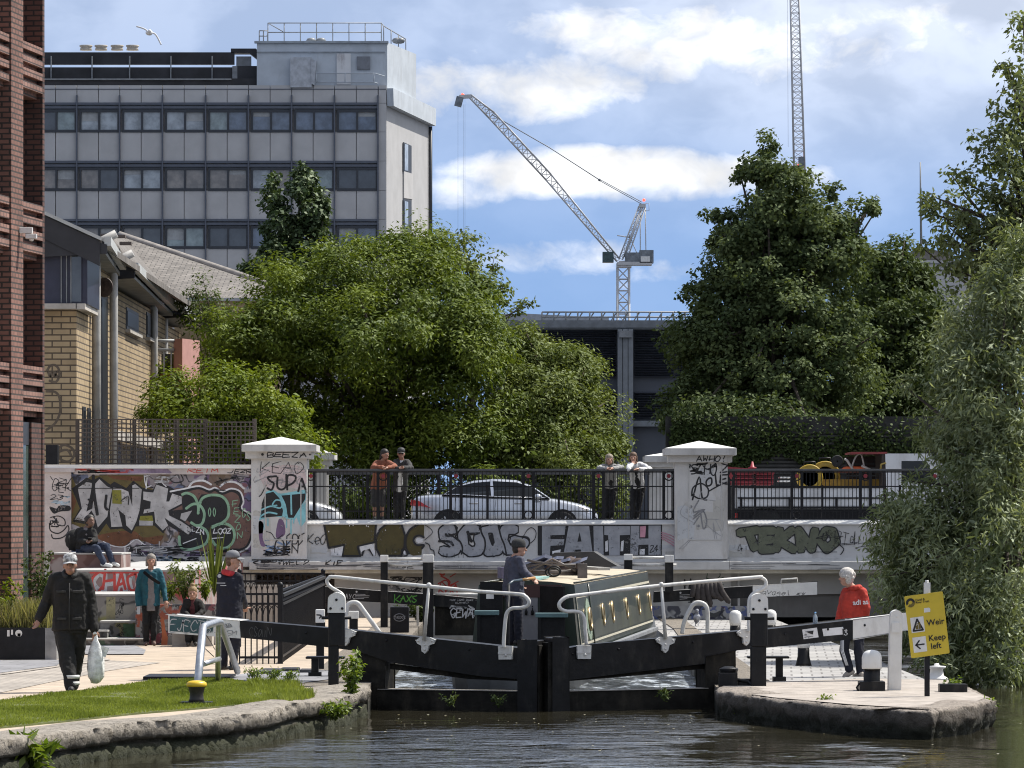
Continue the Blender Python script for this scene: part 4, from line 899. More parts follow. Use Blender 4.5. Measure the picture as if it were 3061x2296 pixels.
class Paint:
    """a coat of paint strokes on a wall facing the viewer; every piece lies a hair above the one before"""
    def __init__(s, Y, off): s.b = MB(); s.Y = Y; s.off = off; s.k = 0
    def lay(s): s.k += 1; return s.off + 0.00015 * s.k
    def line(s, pts, px, smooth=True):
        pts = [P(x, y, s.Y) for x, y in pts]
        if len(pts) > 2 and not smooth:
            for a, c in zip(pts[:-1], pts[1:]): ribbon(s.b, [a, c], px * s.Y / F, s.lay())
        else: ribbon(s.b, pts, px * s.Y / F, s.lay())
        return s
    def fat(s, pts, px):
        """thick straight strokes with round joints"""
        Wd = px * s.Y / F
        for a, c in zip(pts[:-1], pts[1:]): ribbon(s.b, [P(*a, s.Y), P(*c, s.Y)], Wd, s.lay())
        for q in pts[1:-1]: s.dot(q, px / 2)
        return s
    def dot(s, q, r, ry=None, n=14):
        ry = ry or r; o = s.lay()
        s.b.poly([P(q[0] + r * math.cos(6.2832 * i / n), q[1] + ry * math.sin(6.2832 * i / n), s.Y) + Vector((0, -o, 0)) for i in range(n)]); return s
    def fill(s, pts, smooth=False):
        o = s.lay(); q = [P(x, y, s.Y) + Vector((0, -o, 0)) for x, y in pts]
        if smooth: q = smooth_path(q, 4, closed=True)
        s.b.poly(q); return s
    def text(s, body, x, y, w_, h, px, slant=0.15, rise=0.0, jit=0.13):
        r = random.Random(body + str(x))
        for i, ch in enumerate(body):
            for st in FONT.get(ch, FONT.get(ch.upper(), [])):
                pts = [(x + (i * 1.22 + u + slant * v + r.uniform(-jit, jit)) * w_, y - (v + r.uniform(-jit, jit)) * h - rise * i * w_) for u, v in st]
                s.line(pts, px, smooth=ch in 'BCDGJOPRSUeaogsvld0232')
        return s
    def doodle(s, x0, y0, x1, y1, n, px, seed=0):
        r = random.Random(seed)
        for _ in range(n):
            cx, cy = r.uniform(x0, x1), r.uniform(y0, y1); pts = []
            for k in range(r.randint(3, 7)): pts.append((min(max(cx + r.uniform(-.28, .28) * (x1 - x0), x0), x1), min(max(cy + r.uniform(-.18, .18) * (y1 - y0), y0), y1)))
            s.line(pts, px)
        return s
    def done(s, name, m, parent): return s.b.build(name, worn(m) if 'lettering' in name and 'beam' not in name else m, parent) if s.b.v else None
def worn(m, lo=.60, hi=.70, amt=.85):
    if m.get('worn'): return m
    m['worn'] = 1; t = NT(m.node_tree); o = t.n['Material Output']; b = t.n['Principled BSDF']; co = t.node('ShaderNodeTexCoord').outputs['Object']
    f = t.ramp(t.m('ADD', t.m('MULTIPLY', t.noise(co, 2.2, 3), .4), t.m('MULTIPLY', t.noise(co, 15, 6, .75), .7)), lo, hi, 0, amt)
    tr = t.node('ShaderNodeBsdfTransparent'); mx = t.node('ShaderNodeMixShader'); t.put(mx.inputs[0], f); t.l.new(b.outputs[0], mx.inputs[1]); t.l.new(tr.outputs[0], mx.inputs[2]); t.l.new(mx.outputs[0], o.inputs[0]); return m
def paintmat(n, c, rough=.7): return mat('spray_' + n, c, rough, var=.14, vs=5)
PB = paintmat('black', (0.016, 0.016, 0.018)); PS = paintmat('silver', (0.30, 0.31, 0.335), .45); PW = paintmat('white', (0.66, 0.66, 0.67)); PO = paintmat('olive', (0.072, 0.058, 0.016))
PG = paintmat('mint', (0.24, 0.40, 0.27)); PBr = paintmat('brown', (0.15, 0.085, 0.07)); PYo = paintmat('mustard', (0.115, 0.088, 0.028)); PR = paintmat('red', (0.50, 0.06, 0.05)); PC = paintmat('cyan', (0.22, 0.50, 0.56))
PD = paintmat('dull_green', (0.115, 0.125, 0.085)); PP = paintmat('purple', (0.16, 0.10, 0.19)); PPk = paintmat('pink', (0.56, 0.27, 0.34)); PGr = paintmat('green', (0.10, 0.33, 0.05)); PLg = paintmat('pale_grey', (0.46, 0.46, 0.47)); PBl = paintmat('blue', (0.07, 0.13, 0.30)); POr = paintmat('orange', (0.55, 0.17, 0.08)); PDg = paintmat('mid_grey', (0.22, 0.22, 0.23))

# ================================================================== road bridge
YP, YW, YL = 101.9, 102.2, 101.8
bridge = thing('road_bridge', 'white painted canal bridge carrying the road, with graffiti and four capped piers', 'bridge', (wx(1500, 102), 102, 0))
YD = 103.0
def rb(b, x0, y0, x1, y1, Y, d): return rectbox(b, x0, y0, x1, y1, Y, 0, d)
b = MB(); rb(b, 905, 1566, 2032, 1672, YW, 0.4); rb(b, 2160, 1566, 3500, 1672, YW, 0.4); b.build('parapet_wall', M_wallwhite, bridge)
M_coping = mat('coping_white', (0.74, 0.73, 0.70), 0.8, var=.06)
b = MB()
for x0, x1 in ((917, 2016), (2176, 3500)):
    a, c = P(x0, 1568, YW), P(x1, 1554, YW)
    b.prism([(a.x, YW - .05, a.z), (a.x, YW - .05, a.z + .02), (a.x, YW + .16, c.z), (a.x, YW + .42, c.z), (a.x, YW + .42, a.z)], (c.x - a.x, 0, 0))
b.build('coping', M_coping, bridge)
M_ledge = mat('ledge_white', (0.50, 0.495, 0.48), 0.85, var=.1, vs=1.5, stain=(0.2, 0.19, 0.18), ss=2.2, samt=.55)
b = MB()
for x0, x1 in ((745, 1218), (1219, 1700), (1701, 2180), (2181, 2700), (2701, 3500)):
    a, c = P(x0, 1703, YL), P(x1, 1680, YL)
    b.prism([(a.x, YL, a.z), (a.x, YL, c.z), (a.x, YW, c.z + .10), (a.x, YW + .6, c.z + .10), (a.x, YW + .6, a.z)], (c.x - a.x, 0, 0))
b.build('string_course', M_ledge, bridge)
b = MB(); rb(b, 716, 1703.5, 3500, 1714, YP + .05, 0.6); b.build('lower_moulding', mat('moulding_cream', (0.52, 0.49, 0.41), .8, stain=(.3, .28, .24)), bridge)
M_lower = mat('lower_wall_white', (0.48, 0.47, 0.445), 0.9, var=.1, vs=1, stain=(0.26, 0.24, 0.21), ss=.8, samt=.7)
b = MB(); rb(b, 1000, 1714, 1560, 1905, YD - .35, 1.0); rb(b, 1900, 1714, 2185, 1905, YD - .35, 1); rb(b, 2185, 1714, 3500, 1776, YD - .2, 1); b.build('abutment_wall', M_lower, bridge)
M_grafdark = grafmat('shadowed_graffiti', (0.12, 0.10, 0.085), [(0.03, .03, .03), (.02, .02, .02), (.2, .18, .16), (.05, .05, .05)], 1.2)  # dark base colour holds the shade of the passage under the bridge
M_graflow = grafmat('tangled_graffiti', (0.45, 0.44, 0.42), [(0.05, .07, .14), (.02, .02, .02), (.35, .08, .08), (.03, .03, .05), (.2, .2, .22), (.1, .13, .3)], 1.1)
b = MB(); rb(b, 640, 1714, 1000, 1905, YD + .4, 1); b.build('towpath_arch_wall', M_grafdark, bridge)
b = MB(); rb(b, 1900, 1812, 2260, 1900, YD - .42, .05); b.build('graffiti_band', M_graflow, bridge)
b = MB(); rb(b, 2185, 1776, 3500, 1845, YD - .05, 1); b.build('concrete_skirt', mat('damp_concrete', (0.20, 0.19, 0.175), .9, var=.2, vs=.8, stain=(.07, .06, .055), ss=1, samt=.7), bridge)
b = MB(); rb(b, 1560, 1714, 1900, 1760, YD, 1); b.build('arch_lintel', M_lower, bridge)
b = MB(); rb(b, 745, 1714, 757, 1900, YD - .3, .6); rb(b, 2205, 1714, 2212, 1900, YD - .38, .1); b.build('wall_rib', M_lower, bridge)
# piers: shaft, sunk panel, neck, cap slab, pyramid top
def pier(x0, x1, yb, Yf, dpt, cx0, cx1, nx0, nx1, ys, lab):
    b = MB(); rectbox(b, x0, ys[3], x1, yb, Yf, 0, dpt); sh = b.build('pier', M_wallwhite, bridge); sh['label'] = lab
    b = MB(); rectbox(b, nx0, ys[2], nx1, ys[3], Yf, -.13, dpt + .13); b.build('neck', M_wallwhite, sh)
    a, c = P(cx0, ys[2], Yf - .3), P(cx1, ys[1], Yf - .3); b = MB(); b.box((a.x, Yf - .3, a.z), (c.x, Yf + dpt + .3, c.z)); b.build('cap_slab', M_ledge, sh, bevel=.01)
    b = MB(); m_ = ((a.x + c.x) / 2, Yf + dpt / 2, wz(ys[0], Yf + dpt / 2)); b.add([(a.x, Yf - .3, c.z + .002), (c.x, Yf - .3, c.z + .002), (c.x, Yf + dpt + .3, c.z + .002), (a.x, Yf + dpt + .3, c.z + .002), m_], [(0, 1, 4), (1, 2, 4), (2, 3, 4), (3, 0, 4), (0, 3, 2, 1)]); b.build('pyramid_top', M_coping, sh)
    return sh
sh1 = pier(751, 917, 1672, YP, 1.25, 722, 946, 734, 931, (1306, 1329, 1350, 1371), 'front pier covered in tags and a cyan and black lettering piece')
sh2 = pier(2017, 2175, 1672, YP, 1.25, 1988, 2202, 2000, 2188, (1318, 1340, 1361, 1382), 'front pier, white with black scrawled tags and a sunk panel')
sh3 = pier(847, 977, 1620, 116.6, 1.25, 826, 1000, 836, 988, (1336, 1353, 1374, 1391), 'plain white rear pier behind the cyan tagged pier')
sh4 = pier(1941, 2080, 1620, 116.6, 1.25, 1927, 2092, 1938, 2082, (1350, 1363, 1382, 1396), 'plain white rear pier behind the scrawled pier')
b = MB(); YF = YP - .012
for s_, (x0, x1, y0, y1) in ((sh1, (794, 898, 1440, 1612)), (sh2, (2060, 2156, 1386, 1612))):
    b = MB()
    for r in ((x0 - 3, y0, x0, y1), (x1, y0, x1 + 3, y1), (x0 - 3, y1, x1 + 3, y1 + 3)): rectbox(b, *r, YP, -.012, .02)
    b.build('sunk_panel_edge', M_ledge, s_)
# deck
b = MB(); b.box((-70, 104.9, 1.45), (70, 115.4, 1.78)); b.build('road_surface', mat('asphalt_grey', (0.09, 0.088, 0.085), .9, var=.2), bridge)
b = MB(); b.box((-70, YW + .42, 1.2), (70, 104.9, 2.14)); b.box((-70, 115.4, 1.2), (70, 117.5, 1.93)); b.build('footway', mat('footway_grey', (0.34, 0.33, 0.31), .9), bridge)
# ------------------------------------------------------------------ railings
M_redboss = mat('red_boss', (0.22, 0.02, 0.03), .5)
def railing(lab, x0, x1, pairs, mids, Y, yt=1402, yb=1560, simple=False, pitch=11.55):
    root = thing('bridge_railing', lab, 'railing', (wx((x0 + x1) / 2, Y), Y, wz(yb, Y)))
    zt_, zb_ = wz(yt, Y), wz(yb, Y); r = .008
    b = MB(); a, c = wx(x0, Y), wx(x1, Y); b.box((a, Y - .04, zt_ - .055), (c, Y + .04, zt_)); b.build('top_rail', M_railtop, root, bevel=.01)
    b = MB()
    for y in (1411, 1454, 1528, 1552): b.box((a, Y - .018, wz(y, Y) - .015), (c, Y + .018, wz(y, Y) + .012))
    b.build('cross_rails', M_blackmetal, root)
    xs = sorted([p for pr in pairs for p in pr]); edges = [x0] + xs + [x1]
    b = MB()
    x = x0 + 4
    while x < x1:
        if not any(abs(x - p) < 6 for p in xs): b.box((wx(x, Y) - r, Y - r, zb_), (wx(x, Y) + r, Y + r, zt_ - .05))
        x += pitch
    b.build('balusters', M_blackmetal, root)
    for p in xs: b = MB(); b.box((wx(p, Y) - .033, Y - .035, zb_), (wx(p, Y) + .033, Y + .035, zt_ - .05)); b.build('post', M_blackmetal, root)
    if mids:
        for p in mids: b = MB(); b.box((wx(p, Y) - .025, Y - .03, zb_), (wx(p, Y) + .025, Y + .03, wz(1450, Y))); b.build('short_post', M_blackmetal, root)
    for pr in pairs:
        if simple: break
        if len(pr) < 2: continue
        q = P(sum(pr) / 2, 1423, Y - .02); b = MB(); b.lathe([(.045, -.02), (.048, 0), (.045, .02)], q, 18, 'Y'); b.build('boss', M_redboss, root)
        b = MB(); b.tube([q + Vector((math.cos(t) * .10, 0, math.sin(t) * .10)) for t in np.linspace(0, 6.2832, 20)[:-1]], .014, 6, closed=True)
        q2 = P(sum(pr) / 2, 1540, Y); b.tube([q2 + Vector((math.cos(t) * .09, 0, math.sin(t) * .09)) for t in np.linspace(0, 6.2832, 20)[:-1]], .014, 6, closed=True); b.build('ring', M_blackmetal, root)
    return root
M_railtop = mat('worn_black_rail', (0.05, 0.05, 0.052), 0.28, var=.2)
railing('black bridge railing with red bosses in front of the silver car', 918, 2017, [(919, 939), (1130, 1161), (1347, 1379), (1564, 1595), (1774, 1804), (1984, 2014)], [1028, 1246, 1458, 1670, 1890], YW + .2)
railing('black bridge railing with red bosses in front of the truck', 2175, 3100, [(2178, 2192), (2367, 2397), (2572, 2602), (2780, 2810)], [2257, 2458, 2690], YW + .2)
railing('far side black bridge railing behind the silver car', 977, 1942, [(1100,), (1310,), (1520,), (1730,)], [], 116.5, yt=1413, simple=True, pitch=10.5)

# ------------------------------------------------------------------ graffiti on the bridge
Z2 = lambda x, y: (740 + x * .26525, 1280 + y * .26525)
Z3 = lambda x, y: (1000 + x * .22604, 1540 + y * .22604)
C3 = lambda x, y: (1300 + x * .36166, 1250 + y * .36166)
C2 = lambda x, y: (700 + x * .36166, 1250 + y * .36166)
Z4 = lambda x, y: (2000 + x * .31646, 1300 + y * .31646)
C4 = lambda x, y: (1950 + x * .40687, 1250 + y * .40687)
mp = lambda f, L: [f(*p) for p in L]
# olive letters
T_ = mp(Z2, [(862, 1082), (1448, 1082), (1432, 1285), (1240, 1335), (1272, 1440), (1068, 1440), (1088, 1315), (915, 1350)])
O_ = mp(Z3, [(690, 118), (600, 190), (548, 300), (552, 440), (600, 536), (890, 536), (925, 420), (932, 270), (885, 118)])
C_ = mp(Z3, [(1185, 118), (1110, 118), (1000, 190), (945, 300), (945, 430), (985, 510), (1040, 536), (1150, 525), (1156, 440), (1182, 395), (1090, 395), (1045, 340), (1070, 285), (1130, 270), (1183, 295)])
pb = Paint(YW, .002); po = Paint(YW, .010); pk = Paint(YW, .018)
for S_ in (T_, O_, C_): po.fill(S_)
for S_, wd_ in ((T_, 6), (O_, 6)): pk.line(S_ + [S_[0]], wd_, smooth=False)
pk.line(C_[1:6], 6); pk.line(C_[8:], 6)
pk.line(mp(Z3, [(885, 480), (905, 445), (945, 470), (960, 530), (900, 536), (882, 500)]), 4); pk.line(mp(Z3, [(365, 530), (390, 460), (430, 440), (480, 480), (510, 530)]), 6); pk.line(mp(Z3, [(1190, 125), (1270, 180), (1295, 230), (1250, 280), (1190, 330)]), 2)
pk.line(mp(Z3, [(1200, 365), (1250, 390), (1270, 450), (1310, 470), (1320, 530)]), 3)
# silver rounded letters with black edge
def silver(strokes, wd_, edge=9):
    for s_ in strokes: pb.fat(s_, wd_ + edge); 
    for s_ in strokes: po2.fat(s_, wd_)
po2 = Paint(YW, .012)
silver([mp(Z3, [(1570, 195), (1490, 175), (1440, 215), (1450, 290), (1540, 345), (1610, 400), (1600, 460), (1520, 490), (1430, 470)])], 26)
silver([mp(Z3, [(1870, 190), (1760, 185), (1695, 260), (1710, 420), (1800, 485), (1900, 470), (1930, 380), (1900, 300)])], 27)
silver([mp(Z3, [(2060, 185), (2010, 260), (2010, 400), (2060, 470), (2120, 480)])], 26)
silver([mp(C3, [(400, 940), (500, 920), (530, 1000), (520, 1090), (440, 1100), (400, 1040), (400, 940)])], 28)
silver([mp(C3, [(660, 920), (580, 920), (560, 1010), (600, 1090), (690, 1090), (740, 1030), (650, 1010)])], 26)
pb.line(mp(C3, [(620, 985), (760, 985), (775, 1030), (730, 1040)]), 6); pk.line(mp(C3, [(720, 1000), (760, 930), (800, 905), (835, 940), (825, 1000), (780, 1040)]), 2.4)

for s_ in ([(1590, 130), (1620, 230), (1600, 290), (1660, 350), (1692, 430), (1680, 515)], [(1925, 130), (1945, 235), (1985, 320), (1992, 420), (1965, 515)]): pk.line(mp(Z3, s_), 5)
pk.line(mp(C3, [(525, 890), (548, 985), (575, 1050), (592, 1135)]), 5); pk.dot(C3(470, 992), 6, 17); pk.line(mp(Z3, [(1470, 250), (1500, 275), (1580, 255)]), 7); pk.line(mp(Z3, [(1760, 220), (1800, 330), (1815, 345)]), 9); pk.line(mp(Z3, [(1790, 240), (1920, 235)]), 4); pk.line(mp(Z3, [(1380, 345), (1520, 350), (1570, 400)]), 7); pk.line(mp(Z3, [(2040, 240), (2060, 330), (2110, 370), (2080, 250), (2040, 240)]), 4)
# block letters
pb.fill(mp(C3, [(850, 890), (1878, 880), (1875, 1135), (850, 1135)]))
for S_ in ([(885, 892), (1080, 892), (1072, 965), (955, 968), (955, 1000), (1070, 1000), (1062, 1050), (955, 1055), (950, 1135), (885, 1135)],
           [(1105, 892), (1275, 892), (1305, 1135), (1215, 1135), (1205, 1085), (1155, 1088), (1148, 1135), (1062, 1135)],
           [(1310, 892), (1390, 892), (1395, 1135), (1315, 1135)], [(1400, 892), (1612, 892), (1612, 965), (1528, 968), (1528, 1135), (1440, 1135), (1432, 968), (1400, 965)],
           [(1618, 890), (1690, 890), (1690, 995), (1765, 995), (1765, 888), (1868, 888), (1866, 1130), (1765, 1130), (1765, 1045), (1682, 1048), (1678, 1130), (1615, 1130)]): po2.fill(mp(C3, S_))
pk.fill(mp(C3, [(1196, 942), (1212, 1020), (1178, 1022)]))
pwh = Paint(YW, .021)
for S_ in ([(970, 1100), (1040, 1085), (1032, 1130), (972, 1130)], [(1165, 1105), (1200, 1105), (1205, 1132), (1160, 1132)], [(1408, 1020), (1428, 1010), (1432, 1100), (1408, 1105)], [(1540, 1020), (1562, 1010), (1556, 1100), (1534, 1100)], [(1692, 1085), (1735, 1080), (1735, 1128), (1692, 1128)]): pwh.fill(mp(C3, S_))
pwh.fill(mp(Z2, [(1262, 1335), (1420, 1300), (1442, 1436), (1420, 1436), (1380, 1360), (1300, 1380), (1280, 1400)])); pwh.fill(mp(Z2, [(935, 1365), (1080, 1330), (1062, 1438), (940, 1436)])); pwh.fill(mp(Z3, [(1075, 320), (1100, 300), (1170, 315), (1165, 360), (1110, 370), (1080, 350)])); pwh.dot(Z3(925, 500), 3, 7)
for q in ((1150, 1100), (1190, 1095), (1340, 1100), (915, 1165), (1555, 1150), (1360, 1108)): pwh.dot(Z2(*q), 1.6, 2.2)
ppk = Paint(YW, .021); ppk.fill(mp(C3, [(1696, 895), (1745, 890), (1738, 985), (1696, 985)]))
for k in range(4): ppk.line(mp(C3, [(1875, 945 + k * 16), (1940, 965 + k * 22), (2005, 1000 + k * 26)]), 3)
pk.text('24', *C3(1775, 1108), 11, 22, 2.6); pk.text('KeO', *Z2(672, 1300), 16, 26, 2.4, .25); pk.line(mp(Z2, [(560, 1190), (590, 1180), (655, 1285)]), 2.2)
# grey green letters right of the pier
for s_ in ([(665, 925), (835, 900)], [(752, 920), (808, 1070)], [(985, 905), (885, 905), (880, 1085), (985, 1080)], [(885, 1000), (965, 988)], [(1045, 900), (1012, 1080)], [(1165, 900), (1040, 1000), (1180, 1085)], [(1245, 1085), (1225, 905), (1345, 1075), (1378, 905)], [(1480, 905), (1430, 1000), (1490, 1080), (1575, 1010), (1548, 915), (1480, 905)]):
    pb.fat(mp(Z4, s_), 31); po3 = globals().setdefault('po3', Paint(YW, .0125)); po3.fat(mp(Z4, s_), 24)
pk.text('PTdi', *Z4(1570, 1030), 17, 34, 2.0, .1); pk.line(mp(Z4, [(1610, 1040), (1650, 1080), (1620, 1130)]), 3); pk.text('GEN', *Z4(1990, 1010), 14, 20, 2.0); pk.line(mp(Z4, [(1462, 930), (1445, 980), (1470, 1000), (1500, 960), (1480, 915)]), 3)
for pt, m_ in ((pb, PB), (po, PO), (po2, PS), (po3, PD), (pk, PB), (pwh, PW), (ppk, PPk)): pt.done('graffiti_lettering', m_, bridge)
# ledge and lower wall tags
p1 = Paint(YL, .002); p1.text('WEL2', *Z2(395, 1540), 17, 13, 2.6); p1.text('KiE', *Z2(880, 1545), 14, 14, 3.4); p1.line(mp(Z2, [(120, 1495), (65, 1515), (150, 1540)]), 4); p1.doodle(*Z2(150, 1490), *Z2(390, 1545), 9, 3.2, 4); p1.text('ISE', 1180, 1698, 16, 9, 2); p1.done('graffiti_lettering', PB, bridge)
p1 = Paint(YL, .002); p1.text('ADYOU AF B', 1335, 1700, 14, 13, 2.4); p1.done('graffiti_lettering', PLg, bridge)
p1 = Paint(YD - .35, .002); p1.line(mp(Z3, [(1450, 730), (1400, 720), (1390, 770), (1440, 790), (1460, 750)]), 5); p1.line([(1318, 1722), (1345, 1740), (1330, 1770), (1360, 1745), (1368, 1790)], 4.5); p1.line([(1310, 1745), (1335, 1735), (1350, 1765)], 4); p1.line([(1345, 1725), (1372, 1708)], 3); p1.line([(1340, 1752), (1370, 1738)], 3); p1.text('RX', 1312, 1780, 22, 34, 3.5); p1.done('graffiti_lettering', PR, bridge)
p1 = Paint(YD - .35, .004); p1.doodle(1160, 1725, 1262, 1785, 16, 3, 9); p1.doodle(2040, 1760, 2130, 1800, 8, 3, 3); p1.text('HLU', 2045, 1760, 16, 26, 5); p1.done('graffiti_lettering', PB, bridge)
p1 = Paint(YD - .35, .005); p1.doodle(1170, 1730, 1260, 1800, 12, 4, 12); p1.done('graffiti_lettering', PDg, bridge)
p1 = Paint(YD - .35, .005); p1.line([(2112, 1735), (2118, 1708), (2145, 1706), (2152, 1722), (2130, 1736), (2115, 1730)], 2.5); p1.line([(2105, 1748), (2135, 1738), (2162, 1726)], 3); p1.line([(2112, 1728), (2162, 1748)], 2.5); p1.doodle(2095, 1720, 2160, 1760, 4, 2, 21); p1.done('graffiti_lettering', mat('spray_dark_green', (0.03, 0.09, 0.05), .7), bridge)
p1 = Paint(YD + .4, .002); p1.doodle(740, 1720, 990, 1800, 26, 4, 31); p1.done('graffiti_lettering', mat('spray_brown_black', (0.04, 0.032, 0.028), .8), bridge)
# front left pier
p0 = Paint(YP, .002); p0.fill(mp(Z2, [(130, 1040), (200, 720), (280, 690), (360, 740), (430, 730), (660, 690), (660, 800), (530, 1040), (420, 1010), (260, 990)])); p0.fill(mp(Z2, [(540, 980), (655, 830), (655, 1050), (600, 1120)])); p0.done('graffiti_lettering', PC, sh1)
p0 = Paint(YP, .004); p0.fill(mp(Z2, [(160, 850), (200, 740), (290, 715), (360, 790), (400, 930), (390, 990), (150, 1010)])); p0.fill(mp(Z2, [(375, 760), (655, 735), (650, 800), (520, 1010), (460, 1010), (430, 900)]))
p0.text('KEAO', *Z2(140, 500), 27, 30, 2.2, .1); p0.text('SUPA', *Z2(215, 680), 25, 40, 6, .1, -.1); p0.line(mp(Z2, [(210, 640), (160, 740), (130, 770)]), 3); p0.text('FRF', *Z2(430, 1400), 15, 52, 3, .2); p0.doodle(*Z2(180, 1330), *Z2(480, 1440), 20, 2.4, 5); p0.line(mp(Z2, [(300, 1400), (320, 1280), (370, 1250), (410, 1300), (400, 1420)]), 4); p0.line(mp(Z2, [(210, 1165), (270, 1185), (320, 1250), (400, 1200)]), 2)
p0.done('graffiti_lettering', PB, sh1)
p0 = Paint(YP, .008); p0.line(mp(Z2, [(160, 920), (260, 880), (370, 900), (390, 830), (320, 810), (280, 870), (330, 870)]), 4.5); p0.line(mp(Z2, [(150, 990), (230, 950), (330, 965)]), 5); p0.line(mp(Z2, [(490, 750), (495, 970)]), 5); p0.line(mp(Z2, [(360, 740), (420, 860), (440, 990)]), 5)
for x_, l_ in ((190, 110), (230, 70), (440, 90), (490, 160), (520, 40)): p0.line(mp(Z2, [(x_, 1020), (x_, 1030 + l_)]), 4)
p0.done('graffiti_lettering', PC, sh1)
p0 = Paint(YP, .001); p0.fill(mp(Z2, [(135, 480), (330, 420), (600, 430), (660, 560), (640, 640), (400, 700), (200, 660)]), True); p0.fill(mp(Z2, [(130, 1080), (160, 1200), (140, 1330), (190, 1380), (230, 1300), (170, 1060)]), True); p0.done('graffiti_lettering', mat('faded_pink_paint', (.56, .47, .47), .8, var=.15), sh1)
p0 = Paint(YP, .0015); p0.fill(mp(Z2, [(125, 1060), (180, 1080), (170, 1230), (200, 1330), (140, 1300)]), True); p0.fill(mp(Z2, [(350, 1030), (410, 1060), (420, 1200), (320, 1230)]), True); p0.done('graffiti_lettering', PP, sh1)
p0 = Paint(YP, .006); p0.doodle(*Z2(200, 1260), *Z2(480, 1400), 9, 3, 8); p0.done('graffiti_lettering', mat('spray_pale_blue', (.2, .3, .48), .8), sh1)
p0 = Paint(YP - .13, .002); p0.text('BEEZA', *Z2(215, 328), 20, 14, 3); p0.dot(Z2(168, 296), 4); p0.text('.', *Z2(690, 300), 8, 8, 5); p0.done('graffiti_lettering', PB, sh1)
# front right pier
p0 = Paint(YP - .13, .002); p0.text('AWHO!', *C4(325, 318), 15, 16, 3); p0.done('graffiti_lettering', PB, sh2)
p0 = Paint(YP, .002); p0.text('SCHO', *C4(285, 415), 16, 30, 4, .2); p0.doodle(*C4(275, 330), *C4(470, 420), 8, 3.4, 77); p0.line(mp(C4, [(295, 600), (345, 430), (365, 580), (400, 600)]), 5); p0.line(mp(C4, [(290, 570), (300, 510), (360, 480), (410, 520), (400, 580), (340, 590), (290, 560)]), 4.5); p0.text('OlE', *C4(395, 500), 18, 24, 5, .1, .25); p0.line(mp(C4, [(410, 540), (480, 500), (548, 470)]), 4); p0.text('Z', *C4(500, 400), 20, 24, 4); p0.done('graffiti_lettering', PB, sh2)
p0 = Paint(YP, .003); p0.line(mp(C4, [(340, 605), (300, 690), (385, 670), (300, 740)]), 4.5); p0.line(mp(C4, [(305, 720), (370, 680), (400, 760), (375, 815), (355, 700)]), 4.5); p0.line(mp(C4, [(345, 720), (305, 780)]), 4); p0.dot(C4(340, 793), 4); p0.dot(C4(285, 650), 4); p0.done('graffiti_lettering', PDg, sh2)

# buffed patches, drips and thin scribbles that build up on painted walls
rg = random.Random(5)
for Yw, off, boxes in ((YW, .0012, ((925, 1575, 1010, 1655), (1195, 1590, 1290, 1660), (1880, 1590, 2025, 1660), (2180, 1590, 2420, 1665))), (YP, .0008, ((2025, 1400, 2165, 1660), (757, 1390, 910, 1660)))):
    for kk, m_ in enumerate((mat('buff_warm', (.46, .45, .42), .9, var=.06), mat('buff_cool', (.50, .515, .53), .9, var=.06))):
        p0 = Paint(Yw, off + .0004 * kk)
        for x0, y0, x1, y1 in boxes:
            for _ in range(2):
                cx_, cy_, w_, h_ = rg.uniform(x0, x1), rg.uniform(y0, y1), rg.uniform(.12, .3) * (x1 - x0), rg.uniform(.08, .2) * (y1 - y0)
                p0.fill([(min(max(cx_ + u * w_ + rg.uniform(-3, 3), x0), x1), min(max(cy_ + v * h_ + rg.uniform(-3, 3), y0), y1)) for u, v in ((-1, -1), (0, -1.1), (1, -.9), (1.05, 0), (1, 1), (0, .95), (-1, 1.05))])
        p0.done('buffed_paint_lettering', m_, bridge)
p0 = Paint(YW, .024)
for _ in range(26): x, y = rg.choice(((rg.uniform(1000, 1230), 1640), (rg.uniform(1310, 1560), 1655), (rg.uniform(1610, 1980), 1655))); p0.line([(x, y), (x + rg.uniform(-.6, .6), y + rg.uniform(6, 22))], 1.1)
p0.doodle(2200, 1580, 2230, 1650, 3, 1.6, 301); p0.doodle(2440, 1590, 2680, 1650, 7, 1.8, 302); p0.done('drip_lettering', PB, bridge)
p0 = Paint(YP, .0045); p0.doodle(2030, 1420, 2160, 1640, 5, 1.6, 303); p0.doodle(760, 1400, 910, 1480, 5, 1.8, 304); p0.done('scribble_lettering', mat('spray_faded_grey', (.33, .33, .34), .8), bridge)
p0 = Paint(YL, .004); p0.doodle(770, 1684, 1200, 1702, 16, 1.6, 305); p0.doodle(1300, 1684, 1950, 1702, 10, 1.4, 306); p0.doodle(2190, 1684, 2600, 1702, 5, 1.4, 307); p0.done('scribble_lettering', PDg, bridge)


# ================================================================== boundary wall left of the bridge
wall = thing('graffiti_wall', 'long boundary wall beside the bridge covered in silver and black graffiti lettering', 'wall', (wx(450, 102), 102, 0.8))
YB = 102.05
M_back = grafmat('layered_old_graffiti', (0.28, 0.25, 0.26), [(0.13, .08, .17), (.03, .03, .035), (.20, .09, .10), (.40, .38, .40), (.10, .13, .22), (.025, .025, .03), (.17, .12, .08)], 1.15)
b = MB(); rb(b, 205, 1416, 752, 1668, YB, .45); b.build('wall_face', M_back, wall)
b = MB(); rb(b, 130, 1406, 212, 1668, YB - .12, .6); b.build('end_pilaster', mat('pilaster_pinkish', (.56, .50, .47), .9, var=.12, stain=(.36, .32, .33), ss=1.5, samt=.5), wall)
M_frieze = mat('frieze_grimy', (.52, .47, .45), .9, var=.15, vs=1.5, stain=(.25, .2, .26), ss=1.5, samt=.75)
b = MB(); rb(b, 222, 1401, 768, 1418, YB - .05, .5); b.build('frieze', M_frieze, wall)
